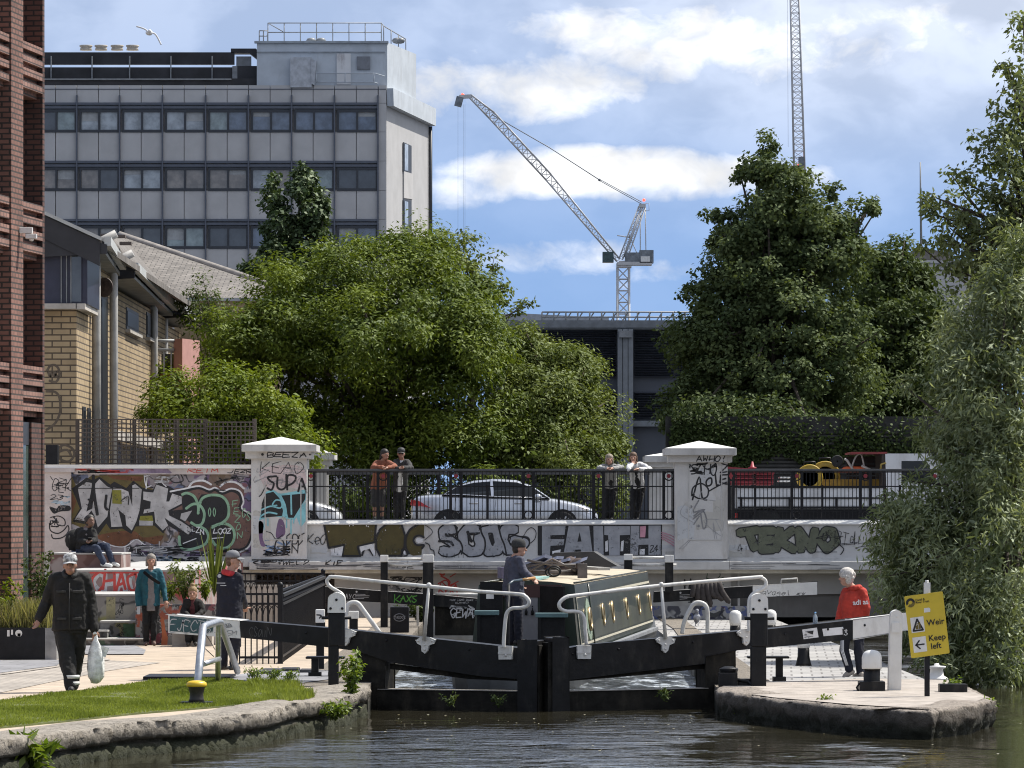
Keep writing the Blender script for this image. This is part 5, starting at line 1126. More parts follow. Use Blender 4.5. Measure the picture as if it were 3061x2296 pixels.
b = MB(); rb(b, 126, 1399, 222, 1412, YB - .17, .7); b.build('pilaster_cap', M_frieze, wall)
b = MB(); rb(b, 126, 1389, 772, 1400.5, YB - .12, .65); b.build('coping', M_coping, wall)
b = MB(); rb(b, 358, 1664, 752, 1694, YB - .2, .6); rb(b, 130, 1668, 358, 1905, YB, .6); rb(b, 358, 1694, 760, 1905, YB + .1, .6); b.build('base_course', M_ledge, wall)
A = lambda x, y: (130 + x * .29837, 1380 + y * .29837)
mA = lambda L: [A(*p) for p in L]
p0 = Paint(YB, .002); p0.fill(mA([(272, 120), (330, 250), (300, 480), (275, 560)])); p0.fill(mA([(480, 140), (1010, 130), (1060, 260), (1250, 330), (1210, 740), (1100, 800), (980, 800), (880, 720), (560, 740), (280, 620), (275, 300)])); p0.done('graffiti_lettering', PYo, wall)
p0 = Paint(YB, .003); p0.fill(mA([(540, 740), (880, 690), (1000, 760), (1200, 740), (1130, 830), (1020, 800), (900, 780), (800, 850), (700, 840), (600, 800)]), True); p0.fill(mA([(275, 290), (330, 400), (290, 520), (272, 480)])); p0.fill(mA([(640, 140), (1000, 150), (980, 200), (700, 175)])); p0.done('graffiti_lettering', mat('spray_rust', (.14, .06, .03), .8, var=.3), wall)
# brown bubble shapes
p0 = Paint(YB, .002); p0.fill(mA([(1290, 300), (1420, 260), (1500, 200), (1640, 200), (1720, 250), (1850, 200), (1980, 240), (2010, 300), (1990, 470), (2100, 560), (2110, 720), (2050, 860), (1960, 920), (1500, 890), (1400, 860), (1330, 640)]), True); p0.done('graffiti_lettering', PBr, wall)
p0 = Paint(YB, .006); p0.line(mA([(1270, 300), (1420, 270), (1560, 245), (1660, 280), (1720, 260), (1790, 300), (1880, 270), (1970, 300), (2005, 400), (1990, 470), (2100, 550), (2115, 690), (2060, 850), (1970, 905)]), 5); p0.line(mA([(1455, 260), (1500, 205), (1600, 190), (1680, 230)]), 6); p0.line(mA([(1770, 250), (1830, 205), (1930, 210), (2010, 270)]), 6); p0.done('graffiti_lettering', PW, wall)
p0 = Paint(YB, .004); p0.line(mA([(1270, 318), (1420, 290), (1560, 262), (1660, 300), (1720, 280), (1790, 318), (1880, 290), (1955, 320), (1985, 400), (1970, 470), (2085, 560), (2100, 690), (2045, 845), (1960, 890)]), 9)
p0.fill(mA([(1400, 330), (1480, 325), (1545, 390), (1580, 330), (1680, 320), (1800, 350), (1850, 440), (1845, 560), (1790, 620), (1890, 680), (1905, 790), (1850, 860), (1740, 860), (1680, 780), (1640, 830), (1560, 880), (1440, 890), (1370, 840), (1360, 720), (1480, 620), (1400, 560), (1390, 430)]))
p0.fill(mA([(285, 270), (430, 160), (500, 190), (560, 150), (670, 230), (710, 200), (830, 265), (900, 190), (990, 260), (1095, 285), (1140, 200), (1275, 255), (1390, 330), (1400, 430), (1290, 490), (1500, 470), (1420, 610), (1530, 690), (1450, 760), (1250, 640), (1200, 720), (1110, 640), (925, 650), (880, 725), (790, 670), (670, 680), (630, 620), (545, 735), (480, 640), (290, 600), (365, 470)]))
p0.done('graffiti_lettering', PB, wall)
p0 = Paint(YB, .008)
for S_ in ([(345, 265), (430, 205), (490, 215), (470, 330), (430, 500), (490, 470), (520, 220), (560, 175), (640, 250), (690, 270), (660, 420), (640, 550), (545, 660), (510, 540), (480, 490), (440, 540), (460, 600), (310, 580), (385, 470), (350, 300)], [(700, 260), (780, 270), (850, 300), (890, 450), (890, 240), (920, 225), (985, 280), (965, 480), (930, 600), (885, 690), (830, 640), (820, 540), (750, 480), (790, 650), (680, 655), (665, 500)],
           [(1000, 300), (1100, 310), (1130, 230), (1250, 270), (1230, 400), (1260, 400), (1290, 320), (1385, 350), (1385, 420), (1250, 490), (1260, 540), (1380, 600), (1500, 680), (1450, 730), (1280, 610), (1210, 560), (1250, 640), (1195, 690), (1120, 610), (1110, 500), (1000, 520), (1010, 480), (1070, 470), (1075, 400), (1000, 380)], [(960, 590), (1100, 590), (1095, 640), (960, 640)], [(1380, 520), (1490, 490), (1420, 600), (1370, 570)]): p0.fill(mA(S_))
p0.done('graffiti_lettering', mat('spray_chalky_silver', (.43, .42, .42), .6, var=.25, vs=3, stain=(.25, .24, .24), ss=3, samt=.6), wall)
p0 = Paint(YB, .010); p0.fill(mA([(690, 285), (780, 285), (785, 425), (690, 420)])); p0.fill(mA([(970, 545), (1090, 540), (1100, 595), (960, 590)])); p0.done('graffiti_lettering', mat('spray_lime', (.22, .21, .03), .7), wall)
p0 = Paint(YB, .013)
for s_ in ([(1390, 330), (1440, 315), (1510, 350), (1550, 440), (1550, 520)], [(1430, 470), (1500, 425), (1570, 440), (1612, 520), (1590, 620), (1530, 640), (1480, 610)], [(1530, 640), (1620, 680), (1652, 760), (1600, 840), (1430, 885), (1370, 840), (1360, 750)], [(1560, 450), (1590, 370), (1680, 335), (1790, 350), (1850, 430), (1850, 550), (1780, 620), (1690, 650)], [(1690, 660), (1760, 625), (1850, 630), (1910, 700), (1900, 800), (1830, 865), (1740, 850), (1690, 790)]): p0.line(mA(s_), 8)
for x_ in (1665, 1712): p0.line(mA([(x_, 460), (x_ - 12, 500), (x_, 550), (x_ + 12, 500), (x_, 460)]), 2.6)
for i, ch in enumerate('FEZON'): p0.text(ch, *A(1890 + i * 12, 450 + i * 78), 15, 18, 2.6)
p0.text('GST', *A(1985, 560), 11, 26, 2.4, .2, -.9); p0.done('graffiti_lettering', PG, wall)
p0 = Paint(YB, .016); p0.text('LOOZ', *A(1705, 720), 11, 15, 2.8); p0.line(mA([(1690, 770), (1800, 760)]), 3); p0.line(mA([(1400, 820), (1530, 770)]), 3); p0.text('LZN', *A(1490, 700), 10, 16, 2.4, 0, -.4); p0.line(mA([(600, 800), (700, 845), (820, 850), (930, 780), (1010, 830), (1090, 850)]), 3)
for x_, y_ in ((810, 860), (825, 860), (985, 810), (1070, 830), (1160, 800), (930, 850)): p0.line(mA([(x_, y_), (x_, y_ + 70)]), 2)
p0.text('T', *A(1000, 270), 15, 36, 3); p0.line(mA([(1010, 140), (1030, 250), (1080, 240)]), 3); p0.line(mA([(1190, 160), (1190, 210), (1230, 250)]), 3); p0.line(mA([(1560, 970), (1620, 920), (1680, 905), (1740, 960)]), 2.6); p0.done('graffiti_lettering', PW, wall)
p0 = Paint(YB, .018); p0.line(mA([(500, 140), (505, 300), (540, 530)]), 9); p0.line(mA([(630, 340), (620, 450), (640, 480)]), 8); p0.line(mA([(1010, 140), (1040, 240), (1100, 260)]), 3); p0.line(mA([(1260, 170), (1310, 210), (1400, 190), (1360, 100)]), 3); p0.line(mA([(270, 268), (960, 268)]), 2); p0.doodle(*A(700, 860), *A(1400, 940), 10, 2, 41); p0.doodle(*A(1300, 960), *A(1560, 1030), 1, 2, 51); p0.line(mA([(450, 380), (520, 390)]), 6); p0.line(mA([(780, 390), (850, 350), (850, 430)]), 3); p0.done('graffiti_lettering', PB, wall)
p0 = Paint(YB - .2, .003); p0.doodle(*A(1290, 960), *A(1560, 1030), 12, 2.2, 52); p0.doodle(*A(780, 970), *A(1000, 1020), 6, 2, 53); p0.text('HUGEN', *A(1310, 1030), 14, 14, 2.2); p0.done('graffiti_lettering', PB, wall)
p0 = Paint(YB - .2, .002); p0.doodle(*A(1090, 950), *A(1300, 1010), 7, 5, 54); p0.done('graffiti_lettering', mat('spray_slate_blue', (.22, .30, .38), .8), wall)
p0 = Paint(YB - .05, .002); p0.text('REIM', *A(1450, 110), 19, 12, 2.4); p0.doodle(*A(320, 70), *A(900, 110), 12, 2, 61); p0.done('graffiti_lettering', PR, wall)
p0 = Paint(YB - .05, .004); p0.text('JEZR', *A(1850, 115), 15, 10, 2.4); p0.doodle(*A(350, 80), *A(640, 115), 10, 2.2, 63); p0.done('graffiti_lettering', PB, wall)
p0 = Paint(YB - .05, .001); p0.fill(mA([(560, 75), (900, 70), (1250, 75), (1290, 115), (900, 120), (600, 118)])); p0.done('graffiti_lettering', mat('spray_lilac', (.26, .20, .30), .8, var=.4), wall)
p0 = Paint(YB - .12, .002); p0.text('CLK', *A(80, 300), 17, 38, 2.2, .1); p0.doodle(*A(70, 150), *A(250, 310), 8, 1.8, 71); p0.text('23', *A(60, 380), 18, 14, 2); p0.fill(mA([(60, 450), (130, 470), (160, 440), (260, 445), (265, 490), (170, 500), (100, 520)]), True); p0.line(mA([(70, 560), (150, 545), (210, 580), (210, 640), (140, 630), (130, 570)]), 3); p0.line(mA([(60, 620), (70, 690), (140, 720), (200, 690), (245, 640), (250, 700), (190, 760), (100, 770), (80, 730)]), 3.4); p0.doodle(*A(70, 550), *A(245, 760), 3, 2.4, 73); p0.done('graffiti_lettering', PB, wall)
p0 = Paint(YB - .12, .001); p0.doodle(*A(60, 350), *A(260, 450), 8, 3, 75); p0.done('graffiti_lettering', mat('spray_faded_blue', (.38, .48, .55), .8), wall)

p0 = Paint(YB, .022); p0.doodle(640, 1425, 748, 1470, 6, 1.6, 308); p0.doodle(400, 1630, 560, 1662, 9, 1.8, 309); p0.doodle(570, 1640, 748, 1662, 9, 1.8, 310); p0.done('scribble_lettering', PB, wall)
p0 = Paint(YB, .0235); p0.doodle(430, 1420, 530, 1450, 5, 1.8, 311); p0.doodle(360, 1630, 520, 1662, 9, 2.0, 312); p0.done('scribble_lettering', PLg, wall)
# ================================================================== trellis on top of the wall
Y = 103.4
root = thing('garden_trellis', 'brown wooden square trellis screen standing above the graffiti wall', 'trellis', (wx(530, Y), Y, 1.7))
M_trel = mat('dark_trellis_wood', (0.075, 0.06, 0.05), .8, var=.2)
b = MB(); i = 0
for sx, ex, yt in ((232, 400, 1254), (402, 612, 1254), (614, 760, 1262)):
    x = sx
    while x < ex: b.box((wx(x, Y) - .014, Y, wz(1392, Y)), (wx(x, Y) + .014, Y + .02, wz(yt, Y))); x += 13.2
    y = yt
    while y < 1392: b.box((wx(sx, Y), Y - .021, wz(y, Y) - .014), (wx(ex, Y), Y - .001, wz(y, Y) + .014)); y += 13.2
b.build('lattice', M_trel, root)
b = MB()
for x in (231, 401, 525, 613, 760): b.box((wx(x, Y) - .045, Y + .02, 1.7), (wx(x, Y) + .045, Y + .1, wz(1252, Y)))
b.build('post', M_trel, root)
b = MB(); rectbox(b, 137, 1330, 172, 1388, Y, 0, .3); o = b.build('utility_box', M_blackmetal); tag(o, 'black utility box above the graffiti wall beside the yellow house', 'box')
# ================================================================== near lock gates
class Plane:
    """vertical plane through two ground points; pt() gives the point of it seen at a photo pixel"""
    def __init__(s, a, c):
        s.a = Vector((a[0], a[1], 0)); s.d = Vector((c[0] - a[0], c[1] - a[1], 0)); s.n = Vector((s.d.y, -s.d.x, 0)).normalized()
        if s.n.y > 0: s.n = -s.n
    def pt(s, px, py, off=0.0):
        a = s.a + s.n * off; k = (px - CX) / F; t = (k * a.y - a.x) / (s.d.x - k * s.d.y); q = a + s.d * t
        return Vector((q.x, q.y, wz(py, q.y)))
    def slab(s, b, poly, off, th):
        return b.prism([s.pt(x, y, off) for x, y in poly], -s.n * th)
def railtube(b, pl, pts, r=0.026, off=0.1): b.tube(smooth_path([pl.pt(x, y, off) for x, y in pts], 5), r, 10)
GL = Plane((0.37, 60.7), (-4.77, 62.45)); GR = Plane((0.487, 60.7), (5.55, 62.45))
S5 = lambda L: [(850 + x * .36166, 1600 + y * .36166) for x, y in L]
S6 = lambda L: [(1550 + x * .36166, 1600 + y * .36166) for x, y in L]
M_blackbeam = mat('black_beam_paint', (0.008, 0.008, 0.009), 0.42, var=.35, vs=4, bump=.2, bs=10, stain=(.055, .05, .043), ss=4, samt=.6, spec=.25)
M_paletop = mat('pale_beam_top', (0.30, 0.29, 0.27), .6, var=.2, vs=4)  # paler grey laid on the beam tops
M_whitemetal = mat('white_metal_rail', (0.62, 0.61, 0.58), .35, var=.1, vs=9, stain=(.30, .27, .24), ss=7, samt=.5)
def bracket(pl, x, y, m, parent, wide=True):
    b = MB()
    if wide:
        pl.slab(b, [(x - 27, y - 6), (x - 14, y - 14), (x + 14, y - 14), (x + 30, y - 8), (x + 26, y + 4), (x + 12, y + 10), (x + 8, y + 26), (x, y + 33), (x - 9, y + 26), (x - 10, y + 10), (x - 22, y + 4)], .06, .05)
        for dx_, dy_ in ((-20, -4), (22, -4), (0, 8), (0, 22)): b.ball(pl.pt(x + dx_, y + dy_, .065), .014, 8)
    else:
        pl.slab(b, [(x - 21, y - 17), (x + 21, y - 17), (x + 19, y + 22), (x - 19, y + 22)], .06, .05); pl.slab(b, [(x - 21, y + 1), (x + 19, y + 1), (x + 19, y + 6), (x - 21, y + 6)], .07, .03); b.ball(pl.pt(x + 2, y + 10, .065), .02, 8)
    return b.build('rail_bracket', m, parent, bevel=.004)
def gate(lab, pl, beam, white, lower, mitre, quoin, planks, rails, stanchion, brk):
    root = thing('lock_gate', lab, 'lock gate', pl.pt(*beam[0]))
    b = MB(); pl.slab(b, beam, 0, .30); b.build('balance_beam', M_blackbeam, root, bevel=.012)
    b = MB(); pl.slab(b, white, .003, .306); b.build('white_beam_end', M_white, root, bevel=.012)
    b = MB()
    for k in range(len(beam) // 2 - 1):
        p, q = pl.pt(*beam[k], -.15) + Vector((0, 0, .004)), pl.pt(*beam[k + 1], -.15) + Vector((0, 0, .004)); b.beam(p, q, .27, .006)
    b.build('beam_top', M_paletop, root)
    b = MB(); pl.slab(b, lower, -.02, .3); pl.slab(b, [(x, y + (0 if i < 2 else 60)) for i, (x, y) in enumerate(lower)], -.1, .12); b.build('bottom_rail', M_wetwood, root, bevel=.01)
    b = MB(); top = [(lower[0][0], lower[0][1] - 1.2), (lower[1][0], lower[1][1] - 1.2), lower[1], lower[0]]; pl.slab(b, top, .0, .26); b.build('bottom_rail_lit_edge', M_conc, root)  # pale strip paints the light along the rail's top edge
    for i, m_ in enumerate(mitre): b = MB(); pl.slab(b, m_, .05 - .03 * i, .36); b.build('mitre_post', M_wetwood if i else M_blackbeam, root, bevel=.012)
    b = MB(); pl.slab(b, quoin, -.03, .38); b.build('heel_post', M_wetwood, root, bevel=.015)
    b = MB(); pl.slab(b, planks, -.12, .1); b.build('gate_planking', M_wetwood, root)
    b = MB(); railtube(b, pl, rails); b.build('handrail', M_whitemetal, root)
    b = MB(); b.tube([pl.pt(*stanchion[0], .1), pl.pt(*stanchion[1], .09)], [.02, .027], 10); b.ball(pl.pt(*stanchion[0], .1), .036, 10); b.build('stanchion', M_whitemetal, root)
    b = MB(); n_ = len(beam) // 2
    for k in range(n_ - 1):
        (xa, ya), (xb, yb) = beam[k], beam[k + 1]
        for f_ in (.2, .7):
            q = pl.pt(xa + (xb - xa) * f_, ya + (yb - ya) * f_ + 20, .004); b.ball(q, .018, 8)
    b.build('bolt_heads', M_blackmetal, root)
    for x, y, wd in brk: bracket(pl, x, y, M_whitemetal, root, wd)
    return root
gl_ = gate('near lock gate with white handrail and teal graffiti on its beam end', GL,
     [(505, 1838), (717, 1855), (1000, 1879), (1056, 1884), (1550, 1937), (1548, 2030), (1440, 2022), (1165, 1980), (1067, 1946), (850, 1919), (717, 1906), (505, 1890)],
     [(505, 1838), (717, 1855), (717, 1906), (505, 1890)], [(1128, 2061), (1549, 2067), (1549, 2150), (1128, 2150)],
     [[(1549, 1915), (1604, 1915), (1606, 2150), (1549, 2150)], [(1604, 1928), (1612, 1930), (1612, 2150), (1604, 2150)]], [(1069, 1950), (1150, 1955), (1150, 2150), (1069, 2150)],
     [(1165, 1984), (1400, 2014), (1548, 2032), (1548, 2036), (1400, 2030), (1165, 2000)],
     S5([(490, 620), (490, 530), (478, 490), (440, 462), (400, 440), (365, 410), (352, 380), (368, 356), (420, 345), (800, 385), (1200, 424), (1600, 465), (1930, 487), (1990, 505), (2022, 545), (2010, 582), (1960, 600), (1885, 605), (1845, 632), (1828, 690), (1815, 850), (1812, 930)]),
     S5([(1195, 412), (1155, 870)]), [(850 + 1160 * .36166, 1600 + 885 * .36166, True), (850 + 505 * .36166, 1600 + 820 * .36166, True), (850 + 1825 * .36166, 1600 + 965 * .36166, False)])
gr_ = gate('near lock gate with white stickers, its white beam end beside the yellow sign', GR,
     [(1700, 1937), (1760, 1929), (2205, 1887), (2295, 1881), (2552, 1853), (2716, 1834), (2716, 1884), (2552, 1911), (2295, 1936), (2205, 1944), (2110, 1962), (2107, 1984), (1700, 2030)][::1],
     [(2552, 1853), (2716, 1834), (2716, 1884), (2552, 1911)], [(1692, 2067), (2118, 2058), (2190, 2058), (2190, 2150), (1692, 2150)],
     [[(1654, 1907), (1701, 1905), (1701, 2150), (1654, 2150)], [(1639, 1921), (1654, 1920), (1654, 2150), (1639, 2150)]], [(2112, 1950), (2198, 1946), (2198, 2150), (2112, 2150)],
     [(1700, 2032), (2107, 1986), (2107, 1999), (1900, 2020), (1700, 2036)],
     S6([(1905, 800), (1905, 690), (1905, 560), (1918, 510), (1955, 472), (2010, 450), (2042, 420), (2040, 375), (2000, 350), (1940, 350), (1190, 415), (500, 495), (400, 510), (350, 545), (335, 578), (352, 612), (400, 630), (460, 630), (512, 642), (542, 685), (550, 760), (562, 910)]),
     S6([(1180, 408), (1215, 860)]), [(1550 + 1215 * .36166, 1600 + 880 * .36166, True), (1550 + 1885 * .36166, 1600 + 820 * .36166, True), (1550 + 545 * .36166, 1600 + 960 * .36166, False)])
class PaintOn(Paint):
    """strokes on a slanted vertical plane (gate beams)"""
    def __init__(s, pl, off): super().__init__(60, off); s.pl = pl
    def line(s, pts, px, smooth=True):
        q = [s.pl.pt(x, y) for x, y in pts]; ribbon(s.b, q, px * 61 / F, s.lay(), nrm=s.pl.n); return s
    def fill(s, pts, smooth=False):
        o = s.lay(); s.b.poly([s.pl.pt(x, y, o) for x, y in pts]); return s
p0 = PaintOn(GL, .006); p0.fill([(507, 1841), (560, 1846), (610, 1850), (640, 1855), (636, 1890), (600, 1895), (507, 1886)]); p0.done('graffiti_lettering', mat('spray_teal_dark', (.035, .085, .095), .7), gl_)
p0 = PaintOn(GL, .009); p0.text('EJECTS', 508, 1886, 17, 32, 3, .2, -.06); p0.done('graffiti_lettering', PLg, gl_)
p0 = PaintOn(GL, .006); p0.doodle(640, 1862, 710, 1895, 9, 1.6, 3); p0.text('ANEM', 650, 1898, 12, 12, 1.6); p0.done('graffiti_lettering', PDg, gl_)
p0 = PaintOn(GL, .004); p0.text('CSaiN', 745, 1902, 11, 26, 1.4); p0.done('graffiti_lettering', mat('spray_faint_grey', (.09, .09, .09), .7), gl_)
p0 = PaintOn(GR, .004); p0.fill([(2398, 1882), (2442, 1876), (2447, 1905), (2402, 1911)]); p0.fill([(2458, 1880), (2520, 1874), (2526, 1896), (2462, 1902)]); p0.done('sticker', PW, gr_)
p0 = PaintOn(GR, .008); p0.fill([(2409, 1888), (2432, 1885), (2430, 1897), (2418, 1893)]); p0.line([(2404, 1905), (2430, 1902)], 1.2); p0.fill([(2518, 1880), (2532, 1878), (2534, 1900), (2520, 1902)]); p0.done('sticker_print', PB, gr_)
p0 = PaintOn(GR, .012); p0.text('3', 2522, 1898, 9, 14, 2.2); p0.done('beam_number', PW, gr_)
# ------------------------------------------------------------------ lock side posts with white rounded tops
def gatepost(lab, x0, x1, xb, yt, ym, yb, Y):
    root = thing('lock_post', lab, 'post', (wx((x0 + x1) / 2, Y), Y, wz(yb, Y)), group='white topped posts beside the gates')
    b = MB(); rectbox(b, x0 + 1, ym, x1 - 1, ym + 100, Y, 0, .26); rectbox(b, x0 + 1, ym + 100, xb, yb, Y, .01, .25); b.build('black_post', M_blackbeam, root, bevel=.012)
    n = 12; cx_ = (x0 + x1) / 2; r = (x1 - x0) / 2
    pts = [(x0, ym), (x1, ym)] + [(cx_ + r * math.cos(t), yt + r * 0.78 - r * .78 * math.sin(t)) for t in np.linspace(0, math.pi, n)]
    b = MB(); b.prism([P(x, y, Y - .02) for x, y in pts], (0, .30, 0)); wt = b.build('white_plate', M_white, root, bevel=.008)
    b = MB()
    for dx_, dy_ in ((0, -38), (-r + 8, -12), (r - 8, -12)): q = P(cx_ + dx_, ym + dy_, Y - .022); b.lathe([(.018, -.01), (.018, .01)], q, 10, 'Y')
    b.build('bolt', M_blackmetal, wt)
    b = MB(); q = P(cx_, ym + 16, Y + .1); b.tube([q - Vector((.2, 0, 0)), q + Vector((.2, 0, 0))], .022, 8); b.build('crossbar', M_blackmetal, root)
    return root
gatepost('black post with white round plate standing in front of the teal tagged gate', 980, 1031, 1011, 1772, 1831, 2052, 60.0)
gatepost('black post with white round plate standing in front of the stickered gate', 2244, 2296, 2291, 1774, 1833, 2060, 60.3)
p0 = Paint(60.0, .004)
for i in range(9): p0.line([(990 + 4 * (i % 2), 1860 + i * 15), (998, 1856 + i * 15), (1004, 1868 + i * 15), (994, 1872 + i * 15)], 1.3)
# white post holding the right beam end
root = thing('beam_rest', 'white painted round topped post carrying the balance beam beside the yellow sign', 'post', (wx(2678, 58.8), 58.8, -.03))
b = MB(); Y = 58.8; pts = [(2657, 2067), (2693, 2067), (2698, 1845)] + [(2680 + 17 * math.cos(t), 1838 - 14 * math.sin(t)) for t in np.linspace(0, math.pi, 10)] + [(2662, 1845)]
b.prism([P(x, y, Y) for x, y in pts], (0, .22, 0)); b.build('post_shaft', M_white, root, bevel=.01)
b = MB(); b.prism([P(x, y, Y - .03) for x, y in ((2668, 1862), (2690, 1862), (2691, 1890), (2667, 1890))], (0, .03, 0)); b.lathe([(.012, -.005), (.012, .02)], P(2681, 1843, Y - .01), 10, 'Y'); b.build('strap_plate', M_white, root, bevel=.004)
# foot step boards by each post
for lab, x0, x1, y, zz, Y in (('low black footboard behind the post of the teal tagged gate', 913, 1030, 1963, 0, 63.5), ('low black footboard behind the post of the stickered gate', 2235, 2360, 1962, -.05, 63.0)):
    root = thing('footboard', lab, 'footboard', (wx((x0 + x1) / 2, Y), Y, zz), group='footboards behind the gate posts')
    b = MB(); rectbox(b, x0, y, x1, y + 7, Y, 0, .34); b.build('board', M_blackbeam, root, bevel=.012)
    for x in (x0 + 28, x1 - 30):
        b = MB(); a = P(x, y + 7, Y + .1); b.box((a.x - .05, Y + .1, zz), (a.x + .05, Y + .2, a.z)); b.box((a.x - .09, Y + .03, zz), (a.x + .09, Y + .3, zz + .07)); b.build('leg', M_blackbeam, root)
# paddle gear stand at right quoin
root = thing('gate_anchor', 'black iron anchor casting at the heel of the stickered gate', 'anchor', (wx(2180, 60.6), 60.6, -.3))
b = MB(); rectbox(b, 2150, 2012, 2205, 2055, 60.4, 0, .3); b.lathe([(.12, 0), (.13, .06), (.06, .09)], P(2178, 2012, 60.6), 14); b.cbox(P(2225, 2040, 60.6), (.18, .2, .1)); b.tube([P(2195, 2030, 60.5), P(2235, 2038, 60.5), P(2250, 2050, 60.4), P(2255, 2025, 60.4)], .025, 8); b.build('casting', M_blackbeam, root, bevel=.01)
# small white topped black stumps on the towpath side
for i, (lab, x0, x1, yt, ym, yb, Y) in enumerate((('square white topped black stump with a black mark, by the teal tagged gate', 943, 970, 1822, 1862, 1960, 66.0), ('square white topped black stump without a mark, beside the left white hoop', 1042, 1071, 1827, 1850, 1900, 66.5))):
    root = thing('mooring_stump', lab, 'bollard', (wx((x0 + x1) / 2, Y), Y, 0), group='square topped stumps by the left gate')
    b = MB(); rectbox(b, x0 + 2, ym, x1 - 2, yb + 40, Y, .01, .12); b.build('black_base', M_blackbeam, root)
    b = MB(); rectbox(b, x0, yt, x1, ym, Y, 0, .13); wt = b.build('white_cap', M_white, root, bevel=.01)
    if i == 0: b = MB(); ribbon(b, [P(947, 1838, Y), P(960, 1840, Y), P(955, 1848, Y)], .02, .004); b.build('mark', PB, wt)
# white hoop ladder rails
def hoop(lab, pts, Y, dep):
    root = thing('ladder_rail', lab, 'ladder rail', (P(*pts[0], Y).x, Y, 0), group='white hooped ladder rails at the lock edge')
    for dd in (0, dep): b = MB(); b.tube(smooth_path([P(x, y, Y + dd) for x, y in pts], 5), .036, 10); b.build('rail', M_whitemetal, root)
hoop('white hooped ladder rail at the lock edge behind the teal tagged gate', S5([(508, 800), (510, 640), (525, 580), (565, 556), (610, 566), (660, 630), (790, 810)]), 66.0, .34)
hoop('white hooped ladder rail at the lock edge behind the stickered gate', S6([(1352, 815), (1372, 710), (1425, 600), (1460, 562), (1500, 556), (1545, 580), (1562, 640), (1562, 815)]), 74.0, .36)
# dome topped bollards on the island
def dome_bollard(lab, px, py, h, r, wh, plate=False):
    q = G(px, py, -.03); root = thing('dome_bollard', lab, 'bollard', q, group='white domed bollards on the island')
    b = MB(); b.lathe([(r * 1.0, 0), (r * .95, h * .1), (r * .84, h * .25), (r * .86, h - wh)], (0, 0, 0), 24); b.build('black_base', M_blackbeam, root, local=True)
    b = MB(); b.lathe([(r, h - wh), (r * 1.03, h - wh + .02), (r * 1.02, h - r * .75), (r * .9, h - r * .38), (r * .6, h - r * .12), (r * .25, h - .005), (0, h)], (0, 0, 0), 24); b.build('white_dome', M_white, root, local=True)
    if plate: b = MB(); b.box((-.17, -.2, -.03), (.16, .2, .15)); b.tube([(-.17, -.15, .13), (-.21, -.15, .07), (-.18, -.15, 0)], .015, 6); b.build('base_box', M_blackbeam, root, local=True, bevel=.01)
    return root
dome_bollard('large domed white bollard on a black box at the front of the island', 2606, 2070, .56, .128, .25, True)
Y = 80.
def db2(lab, px, yt, yb, r_px, flare=False):
    q = G(px, yb, -.05); s_ = q.y / F; h = (yb - yt) * s_; r = r_px * s_
    root = thing('dome_bollard', lab, 'bollard', q, group='white domed bollards on the island')
    b = MB(); b.lathe([(r * 1.25, 0), (r * 1.1, h * .08), (r * .9, h * .25), (r * .86, h * .5)], (0, 0, 0), 20); b.build('black_base', M_blackbeam, root, local=True)
    b = MB(); b.lathe([(r * .88, h * .48), (r * 1.0, h * .6), (r * 1.02, h - r * .7), (r * .8, h - r * .28), (r * .4, h - r * .05), (0, h)], (0, 0, 0), 20); b.build('white_dome', M_white, root, local=True)
db2('domed white bollard between the white hoop and the stickered gate', 2198, 1824, 1912, 18); db2('domed bollard partly hidden behind the post of the stickered gate', 2303, 1822, 1912, 18)
db2('white and black flared bollard standing under the stickered balance beam', 2402, 1880, 1990, 20)
# small white mooring bollard and black box at the island edge
q = G(2800, 2032, -.03); root = thing('white_mooring_bollard', 'small white capped mooring bollard on the island edge behind the yellow sign', 'bollard', q)
b = MB(); b.lathe([(.17, 0), (.15, .03), (.10, .06), (.09, .15), (.13, .17), (.13, .19), (.04, .20), (.03, .23), (0, .235)], (0, 0, 0), 22); b.build('bollard_body', M_white, root, local=True)
q = G(2848, 2074, -.03); root = thing('black_island_box', 'low black timber box at the island edge beside the white mooring bollard', 'box', q)
b = MB(); b.box((-.18, -.12, 0), (.18, .12, .13)); b.build('box_body', M_blackbeam, root, local=True, bevel=.008)
weed('box_plant', 'small yellow green plant behind the black box at the island edge', q.x + .02, q.y + .35, .0, .17, .12, M_leaf_weed, 90, (.06, .03), 8)
# ------------------------------------------------------------------ far gates
FG = 93.0
def far_gate(lab, beam, white, posts, x_rails):
    root = thing('far_lock_gate', lab, 'lock gate', P(*beam[0], FG))
    b = MB(); b.prism([P(x, y, FG) for x, y in beam], (0, .3, 0)); b.build('balance_beam', M_blackbeam, root, bevel=.01)
    n = len(beam) // 2; b = MB()
    for k in range(n - 1): b.beam(P(*beam[k], FG + .15) + Vector((0, 0, .004)), P(*beam[k + 1], FG + .15) + Vector((0, 0, .004)), .28, .006)
    b.build('beam_top', M_paletop, root)
    if white: b = MB(); b.prism([P(x, y, FG - .004) for x, y in white], (0, .308, 0)); b.build('white_beam_end', M_white, root)
    for x0, x1, yt, ym, yb in posts:
        b = MB(); rectbox(b, x0 + 1, ym, x1 - 1, yb, FG, -.35, -.12); po_ = b.build('post', M_blackbeam, root)
        b = MB(); rectbox(b, x0, yt, x1, ym, FG, -.37, -.1); b.build('white_cap', M_white, po_, bevel=.01)
    b = MB()
    for x0, x1, y in x_rails: b.tube([P(x0, y, FG - .2), P(x1, y, FG - .2)], .028, 8)
    b.build('handrail', M_whitemetal, root)
    return root
